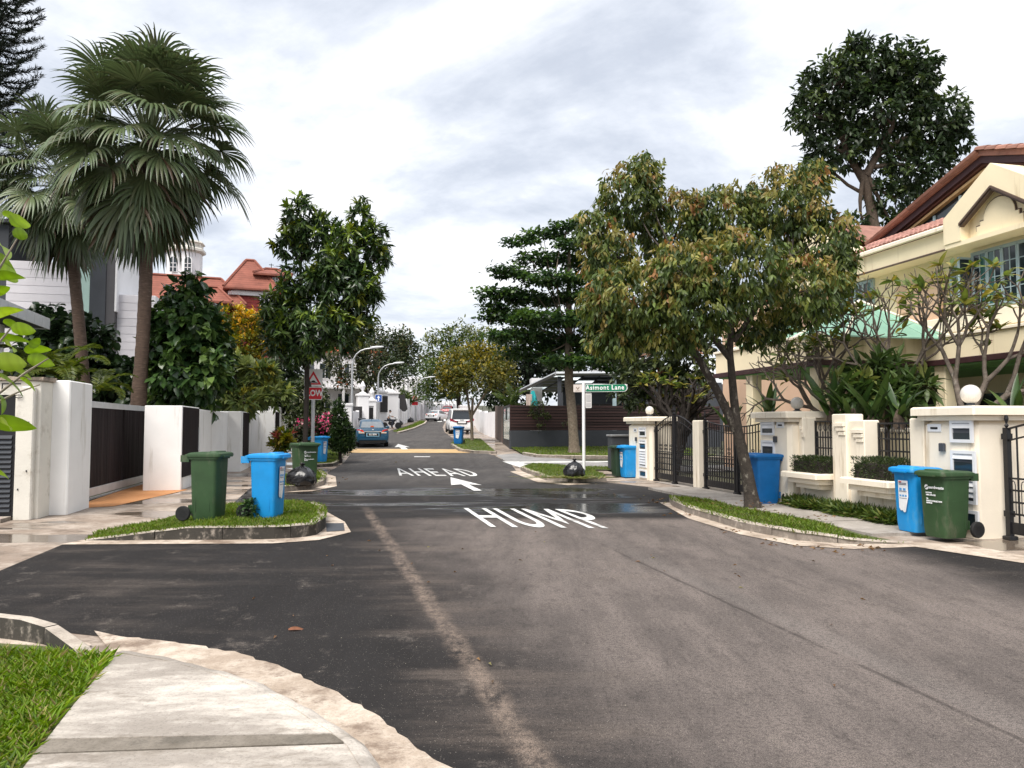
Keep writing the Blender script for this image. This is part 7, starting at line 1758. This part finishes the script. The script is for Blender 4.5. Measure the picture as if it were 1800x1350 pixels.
CYC = [feather(1.5, 30, .32, .05, 60, [((.05, .085, .022), 3), ((.10, .13, .03), 2)], 15 + k, 70 - 20 * k) for k in range(2)]
for (px, py, Y, n, sc, lb_) in ((110, 668, 18.5, 9, 1.0, 'yellow-green fern spreading over the first white pier'), (165, 692, 18.0, 8, .85, 'yellow-green fern drooping over the top rail of the dark gate'), (70, 650, 20, 8, 1.1, 'fern behind the white pier beneath the carport roof')):
    rosette('tree_fern', lb_, P(px, py, Y), FERN, n, sc, int(px), stem=0.0, group=None)
for (px, py, Y, n, sc, lb_) in ((470, 690, 35, 9, 1.0, 'arching feather palm behind the pale-leaved shrub'), (505, 690, 39, 9, 1.1, 'arching feather palm left of the ivy column'), (425, 670, 33, 8, 1.0, 'arching feather palm below the golden shrub')):
    rosette('feather_palm', lb_, P(px, py + 30, Y), AREC, n, sc, int(px) + 1, 'palm', stem=0.0)
for (px, py, Y, lb_) in ((704, 712, 92, 'spiky cycad above the far white wall by the dark cloth'), (722, 712, 98, 'spiky cycad above the far white wall beside the sign'), (790, 705, 118, 'spiky palm above the wall behind the white saloon')):
    rosette('cycad', lb_, P(px, py, Y), CYC, 14, 1.7, int(px) + 2, 'plant')
rosette('garden_palm', 'young palm with bright yellow-green fronds at the dark fence corner', P(897, 735, 44), CYC, 9, 1.15, 77, 'palm', stem=.5)
# ---- conifer at the left edge
Yc = 30; tb = P(-40, 700, Yc); tb.z = 0; t = thing('conifer', 'tall dark conifer with upswept rope-like branches at the left edge', 'tree', tb, 0); m = MB(); htop = P(-40, -420, Yc).z
m.tube([(0, 0, 0), (0, 0, htop * .6), (0, 0, htop)], [.30, .2, .05], 10); pos, ds, nn = [], [], []
z = P(-40, 320, Yc).z
while z < htop:
    ln = 1.75 * min(1, (htop - z) / 5 + .15)
    for k in range(8):
        a = k * .785 + z * 1.9; h_ = np.array([math.cos(a), math.sin(a), 0]); pr_ = None; br_ = []
        for i in range(10):
            f = i / 9; br_.append(h_ * ln * f * (1 + rng.normal() * .01) + np.array([0, 0, z - .28 * math.sin(f * 2.6) * ln * .5 + .42 * f ** 2.4 * ln * .6]))
        m.tube(br_, [.035 - .028 * i / 9 for i in range(10)], 4)
        for i in range(1, 10):
            for q in range(26):
                f = rng.random(); p = br_[i - 1] * (1 - f) + br_[i] * f; tdir = br_[i] - br_[i - 1]; tdir /= np.linalg.norm(tdir); pos.append(p + rng.normal(size=3) * .035); ds.append(tdir * .8 + rng.normal(size=3) * .45 + np.array([0, 0, .15])); nn.append(rng.normal(size=3))
    z += .62
m.build('trunk', M['bark_dark'], t, smooth=60)
N = len(pos); link('crown', leaves('crown', np.array(pos), np.array(ds), np.array(nn), .17 + .1 * rng.random(N), .035, pick([((.010, .016, .010), 3), ((.018, .027, .014), 1)], N), LEAF, 'rhomb', .2, .1), t)
# ---- frangipani trees with bare forking branches
def big_leaf(L_, W_, seed, pal, curl=.25, nseg=6, mat=None, lobed=0.0):
    rs = np.random.default_rng(seed); V, Fc, Cc = [], [], []; base = np.array(pal[seed % len(pal)])
    for i in range(nseg + 1):
        t_ = i / nseg; w = W_ / 2 * math.sin(math.pi * min(1, .06 + t_ * .94) ** .8) ** .85 * (1 + lobed * math.sin(t_ * 9)); z = -curl * L_ * t_ ** 2; c = base * (.85 + .3 * rs.random())
        V += [(t_ * L_, -w, z + w * .28), (t_ * L_, 0, z), (t_ * L_, w, z + w * .28)]; Cc += [c, c * 1.35, c]
        if i < nseg: a = i * 3; Fc += [(a, a + 1, a + 4, a + 3), (a + 1, a + 2, a + 5, a + 4)]
    return np_mesh('leaf', np.array(V), np.array(Fc), mat or LEAF, np.array(Cc), True)
FRP = [(.09, .13, .03), (.13, .165, .04), (.19, .19, .05), (.065, .10, .026), (.24, .20, .05)]
FRL = [big_leaf(.27, .085, k, FRP, .12 + .06 * k) for k in range(5)]
FLW = None
def frangipani(label, b, dirs, r0, l0, depth, seed, leaf_p, nl=(2, 5), bark='frangi', maxleaf=295, lscale=1.0, flowers=0, shrink=.80, bent=.55):
    rs = np.random.default_rng(seed); t = thing('frangipani_tree', label, 'tree', b, 0); m = MB(); tipz = []
    def grow(p, d, r_, l_, k):
        d = d.normalized(); q1 = p + d * l_ * .5; d2 = (d + Vector((0, 0, .18)) + Vector(rs.normal(size=3)) * .08).normalized(); q2 = q1 + d2 * l_ * .5
        m.tube([p, q1, q2], [r_, r_ * .86, r_ * .84], 7 if r_ > .03 else 5, cap=r_ < .02)
        if k == 0: tipz.append((q2, d2)); return
        n = 3 if rs.random() < .28 else 2; a0 = rs.random() * 6.28
        for i in range(n):
            a = a0 + i * 2 * math.pi / n + rs.normal() * .3; pr_ = d2.cross(Vector((math.cos(a), math.sin(a), .3))).normalized(); grow(q2, d2 + pr_ * rs.uniform(bent * .7, bent * 1.35), r_ * .72, l_ * shrink * rs.uniform(.8, 1.2), k - 1 if rs.random() > .1 else max(0, k - 2))
    for d in dirs: grow(Vector((0, 0, 0)), Vector(d), r0, l0, depth)
    m.build('trunk', M[bark], t, smooth=60); cnt = 0
    for q, d in tipz:
        if rs.random() < leaf_p and cnt < maxleaf:
            for k in range(rs.integers(*nl)):
                a = rs.random() * 6.28; e = rs.uniform(.0, 1.0); o = link('leaf', FRL[rs.integers(0, 5)], t, q); o.rotation_euler = (rs.normal() * .3, -e, a); o.scale = (rs.uniform(.6, 1.1) * lscale,) * 3; cnt += 1
    for q, d in tipz[:flowers * 5:5]:
        f = MB()
        for k in range(9):
            a = rs.random() * 6.28; c = Vector((math.cos(a) * .07, math.sin(a) * .07, .04 + .05 * rs.random()))
            for j in range(5): b2 = j * 1.2566; f.add([tuple(c), tuple(c + Vector((math.cos(b2) * .03, math.sin(b2) * .03, .012))), tuple(c + Vector((math.cos(b2 + .5) * .042, math.sin(b2 + .5) * .042, .02))), tuple(c + Vector((math.cos(b2 + .9) * .026, math.sin(b2 + .9) * .026, .008)))], [(0, 1, 2, 3)])
        stuff(f.build('blossom', pmat('pink_petal', (.62, .30, .33), .6, .2, 30), t, loc=q))
    return t
gd = lambda px, py, Y: P(px, py, Y)
frangipani('bare-branched frangipani with pink blossom behind the near louvred pillar', gd(1700, 742, 13.4), [(.55, .1, .9), (-.15, .3, 1.0), (.9, -.2, .55)], .060, .80, 5, 5, 1.0, flowers=3, nl=(3, 7), lscale=1.15)
frangipani('bare-branched frangipani in the middle of the cream wall garden', gd(1585, 745, 14.6), [(-.35, .1, 1.0), (.30, .2, 1.0), (.0, -.2, 1.1)], .048, .80, 5, 8, 1.0, flowers=2, nl=(3, 7), lscale=1.15)
frangipani('frangipani leaning left behind the middle globe lamp pillar', gd(1475, 745, 15.6), [(-.75, .1, .75), (-.25, .2, 1.0), (-.9, .2, .45)], .055, .62, 5, 3, .95, nl=(3, 7), flowers=0)
d4 = frangipani('dark multi-stemmed frangipani growing behind the arched gate', Vector((*at(1185, 24.5), 0)), [(-.35, .1, 1.2), (.1, .2, 1.3), (.35, 0, 1.2), (-.12, -.1, 1.4), (.22, -.2, 1.25), (0, .1, 1.5)], .12, 1.25, 4, 6, .95, nl=(4, 8), bark='bark_dark', maxleaf=290, lscale=1.25, shrink=.62)
tree('shrub_tree', 'dense leafy tree spreading above the arched gate and far pillar', 26, [(1170, 840, 6), (1172, 760, 5), (1175, 700, 4)], [(1130, 630, 44, 40, 0), (1180, 620, 50, 40, 0), (1225, 640, 44, 36, 0), (1110, 690, 34, 32, 0), (1160, 680, 50, 40, 0), (1210, 690, 40, 40, 0), (1105, 650, 26, 26, 0), (1250, 600, 30, 30, 0)],
     420, 9, 13, 5, [((.035, .050, .020), 3), ((.06, .075, .028), 3), ((.02, .03, .012), 3)], 'bark_dark', tips=[((.13, .14, .05), 2), ((.16, .08, .05), .5)], tip_p=.5, droop=.1, axis=.7, rc=.06, shell=.3, twigs=50)
tree('shrub', 'leafy green shrub with long leaves behind the wall between the globe lamps', 14.3, [(1560, 790, 4), (1560, 745, 4), (1558, 720, 3)],
     [(1500, 690, 40, 28, 0), (1555, 665, 46, 36, .4), (1610, 690, 34, 30, 0), (1560, 705, 50, 24, 0), (1530, 650, 30, 26, .4)], 95, 11, 34, 9, [((.05, .085, .024), 3), ((.08, .12, .034), 3), ((.035, .055, .018), 2)], 'frangi', tips=[((.15, .17, .05), 1)], tip_p=.4, droop=.1, axis=.6, rc=.03, shell=.4, twigs=40, cat='shrub', limb_r=.4)
# ---- broad-leaved plants in the cream wall garden
BLG = [(.030, .060, .016), (.045, .085, .020), (.06, .10, .025), (.025, .045, .014)]
BLF = [big_leaf(1.15, .19, k, BLG, .10 + .12 * k, 8, GLOSSY) for k in range(4)]
def clump(name, label, b, n, sc, seed, lift=(.7, 1.35)):
    t = thing(name, label, 'plant', b, 0); rs = np.random.default_rng(seed)
    MB().lathe([(.10, -.1), (.09, .1), (.03, .25)], 8).build('stem', M['bark'], t)
    for k in range(n):
        o = link('leaf', BLF[rs.integers(0, 4)], t, (rs.normal() * .06, rs.normal() * .06, .05)); o.rotation_euler = (rs.normal() * .25, -rs.uniform(*lift), k * 2.4 + rs.normal() * .3); o.scale = (sc * rs.uniform(.7, 1.1),) * 3
    return t
for i, (px, py, Y, n, sc, lb_) in enumerate(((1462, 735, 14.5, 12, .95, 'tall strap-leaved plant behind the wall opening by the middle pillar'), (1500, 742, 14.0, 12, .8, 'broad-leaved plant behind the pier between the two wall openings'), (1535, 742, 13.6, 13, .8, 'broad-leaved plant behind the nearer wall opening'), (1580, 745, 13.2, 12, .75, 'low broad-leaved plant left of the near pillar'), (1352, 740, 17.5, 11, .8, 'palm-like plant between tree trunk and middle globe lamp'), (1785, 745, 12.5, 9, .7, 'strap-leaved plant at the right edge behind the near pillar'), (1280, 752, 19.5, 9, .7, 'young broad-leaved plant behind the double gate'))):
    clump('strap_leaf_plant', lb_, gd(px, py, Y), n, sc, 30 + i)
# ---- clipped hedges in the planter ledges, border plants along the wall foot
def hedge(label, y0, y1, z0, z1, x0, x1):
    t = framed('hedge', label, 'hedge', FR, 0, y0, z0); w_ = y1 - y0
    MB().box(x0 + .04, x1 - .04, .05, w_ - .05, 0, (z1 - z0) * .7).build('twigs', M['bark_dark'], t)
    n = 4200; p = np.column_stack([x0 + (x1 - x0) * rng.random(n), w_ * rng.random(n), (z1 - z0) * rng.random(n)])
    q = np.abs((p - np.array([(x0 + x1) / 2, w_ / 2, (z1 - z0) / 2])) / np.array([(x1 - x0) / 2, w_ / 2, (z1 - z0) / 2])).max(1); p = p[q > .55]; n = len(p)
    d = (p - np.array([(x0 + x1) / 2, w_ / 2, 0])) * np.array([2, .8, 2]) + rng.normal(size=(n, 3)) * .35
    stuff(link('foliage', leaves('foliage', p, d, rng.normal(size=(n, 3)) + np.array([0, 0, .6]), .05, .016, pick([((.030, .050, .016), 3), ((.05, .075, .022), 3), ((.075, .09, .035), 1), ((.02, .03, .012), 2)], n), LEAF, 'rhomb', .2, .1), t))
hedge('clipped dark green hedge in the planter ledge beside the near bins', -10.12, -9.16, .70, 1.03, -.30, .18)
hedge('clipped dark green hedge in the planter ledge beside the middle pillar', -8.32, -7.40, .70, .98, -.30, .18)
n = 1500; sy = -10.1 + 2.95 * rng.random(n); nx = -.06 - .30 * rng.random(n) * (.5 + .5 * np.sin(sy * 3) ** 2)
cl = np.array([tuple(FR.w(a, b_, .05)) for a, b_ in zip(nx, sy)]); k = 6; pp = np.repeat(cl, k, 0); d = rng.normal(size=(n * k, 3)) * .7 + np.array([-.15, -.1, .75])
bd = link('border_plants', leaves('border_plants', pp, d, rng.normal(size=(n * k, 3)) * .4 + np.array([0, 0, 1]), .12 + .15 * rng.random(n * k), .04, pick([((.07, .115, .025), 3), ((.11, .155, .034), 3), ((.04, .07, .018), 2), ((.17, .18, .045), 1)], n * k), LEAF, 'hex', .15, .35)); stuff(bd)
# creeper on the dark fence, weed beside the blue bin, cut fronds on the corner island
cp = thing('creeper', 'trailing green creeper hanging over the dark slatted fence', 'creeper', P(945, 706, 40.1), 0)
leaf_cloud('foliage', [lob(945, 710, 18, 40.0, 5, 0, 4), lob(940, 722, 8, 40.0, 10, 0, 3), lob(956, 732, 9, 40.0, 9, 0, 3), lob(951, 745, 4, 40.0, 7, 0, 2), lob(994, 744, 3, 40, 4, 0, 2)], 46, 7, .14, .08, [((.05, .07, .02), 3), ((.09, .11, .03), 2), ((.03, .04, .015), 2)], droop=.6, rc=.08, shell=.1, parent=cp, loc=tuple(cp.location))
wd = thing('weed', 'leafy weed growing between the green and blue wheelie bins', 'plant', G(438, 912, .16), 0)
leaf_cloud('foliage', [((wd.location.x, wd.location.y, wd.location.z + .13), (.14, .10, .14)), ((wd.location.x + .05, wd.location.y, wd.location.z + .22), (.07, .06, .08))], 60, 6, .055, .03, [((.022, .05, .014), 3), ((.04, .08, .02), 2)], droop=.2, rc=.02, shell=.3, parent=wd, loc=tuple(wd.location))
MB().tube([(0, 0, 0), (.03, 0, .15), (.05, 0, .28)], [.008, .006, .003], 5).build('stem', M['bark'], wd)
fr = G(1000, 841, .12); n = 170; a = rng.random(n) * 6.28; pp = np.column_stack([fr.x + rng.normal(size=n) * .45, fr.y + rng.normal(size=n) * .22, np.full(n, .135)])
stuff(link('cut_fronds', leaves('cut_fronds', pp, np.column_stack([np.cos(a), np.sin(a) * .5, .12 * np.ones(n)]), np.tile([0, 0, 1.0], (n, 1)), .45, .05, pick([((.20, .21, .06), 2), ((.10, .14, .03), 3), ((.28, .22, .10), 1)], n), LEAF, 'hex', .1, .1)))
# ---- leaves and twigs of the plant hanging in at the left edge, close to the camera
NP_ = [(.16, .26, .022), (.20, .31, .03), (.12, .20, .02), (.24, .33, .045)]
NLF = [big_leaf(.20, .115, k, NP_, .18 + .1 * k, 10, leafmat('near_leaf', .38, .35, .4), .05) for k in range(4)]
Yn = 3.3; nb = P(-60, 820, Yn); npl = thing('overhanging_plant', 'bright green leafy plant hanging in at the left edge close by', 'plant', Vector((nb.x, nb.y, 0)), 0)
m = MB(); q = lambda x, y, dy=0: P(x, y, Yn + dy) - npl.location
for poly, rr in (([(-60, 1000), (-50, 800), (-40, 600), (-20, 430)], (.014, .012, .010, .006)), ([(-50, 720), (0, 690), (45, 655), (85, 630)], (.007, .006, .005, .003)), ([(-45, 690), (0, 600), (25, 570)], (.006, .005, .003)), ([(-35, 540), (0, 470), (30, 420)], (.006, .005, .003)), ([(-50, 780), (0, 705), (30, 690), (70, 676)], (.008, .006, .004, .003))): m.tube([q(*p) for p in poly], rr[:len(poly)], 6)
m.build('stem', pmat('grey_twig', (.24, .21, .17), .8, .2, 30), npl, smooth=60)
rs = np.random.default_rng(4)
for i, (x, y, rot, sc, tw) in enumerate(((5, 378, -10, .55, .6), (20, 395, 8, .75, .3), (22, 412, 2, .5, -.3), (-12, 425, -14, .8, .5), (-10, 450, -32, .7, .3), (-8, 470, -22, .75, -.4), (-10, 490, 20, .6, .5), (8, 455, -40, .5, .6),
      (5, 565, -22, .5, .4), (20, 580, 5, .55, -.2), (-15, 600, 18, .75, .7), (10, 605, -5, .5, .2), (45, 620, 15, .6, .5), (48, 630, -10, .55, -.5), (55, 612, 50, .35, .3), (-10, 640, 10, .8, -.4), (20, 648, -20, .55, .4), (35, 665, -30, .4, .6), (-6, 660, -20, .7, .8), (0, 742, -2, .50, .1), (-14, 748, 3, .9, .1), (-10, 830, -10, .4, .2), (-5, 690, -40, .55, .3), (-16, 560, 40, .6, .4), (-14, 520, 30, .5, .5))):
    o = link('leaf', NLF[i % 4], npl, q(x, y, rs.uniform(-.12, .12))); o.rotation_euler = (R(-50) + tw * .7, -R(rot), rs.uniform(-.5, .5)); o.scale = (sc,) * 3
# ---- fallen leaves and grit
fl = thing('fallen_leaf', 'curled brown dead leaf lying alone on the dark asphalt', 'leaf', G(507, 1107, .01), .4)
o = link('blade', big_leaf(.13, .05, 1, [(.16, .07, .035), (.20, .08, .04)], .3), fl); o.rotation_euler = (.3, -.12, 0)
def litter(name, pxs, n, sp, L_, cols, z=.012):
    P0 = [G(*p) for p in pxs]; c = np.array([tuple(P0[i % len(P0)]) for i in range(n)]) + np.column_stack([rng.normal(size=n) * sp, rng.normal(size=n) * sp, np.zeros(n)]); c[:, 2] = [hz(y) + z for y in c[:, 1]]
    a = rng.random(n) * 6.28; stuff(link(name, leaves(name, c, np.column_stack([np.cos(a), np.sin(a), .1 + .2 * rng.random(n)]), np.tile([0, 0, 1.0], (n, 1)) + rng.normal(size=(n, 3)) * .3, L_ * (.6 + .7 * rng.random(n)), L_ * .4, pick(cols, n), LEAF, 'rhomb', .2, .3)))
LC = [((.16, .085, .04), 3), ((.24, .14, .06), 2), ((.10, .06, .03), 2), ((.20, .18, .07), 1)]
litter('leaf_litter', [(1160, 884), (1200, 905), (1280, 935), (1360, 955), (1450, 966), (1540, 964), (1150, 880)], 80, .16, .07, LC)
litter('leaf_litter', [(1260, 895), (1350, 905), (1450, 928), (1300, 910)], 60, .3, .07, LC, .16)
litter('leaf_litter', [(600, 1150), (900, 1000), (1200, 1050), (1000, 870), (1150, 870), (1300, 1000), (700, 960)], 46, .9, .05, LC)
litter('leaf_litter', [(585, 842), (590, 850), (700, 812)], 14, .25, .10, LC)
st_ = MB()
for k in range(420):
    x, y = rng.uniform(-3.2, 6), rng.uniform(2.6, 9.5); s = rng.uniform(.0015, .0045)
    if x < -1.9 + (5.8 - y) * .5: continue
    st_.add([(x - s, y - s * .6, .001), (x + s, y - s, .001), (x + s * .5, y + s, .001), (x, y, s * 1.1)], [(0, 1, 3), (1, 2, 3), (2, 0, 3)])
stuff(st_.build('loose_grit', pmat('grit', (.27, .24, .20), .9, .3, 20)))
bpy.context.view_layer.update()
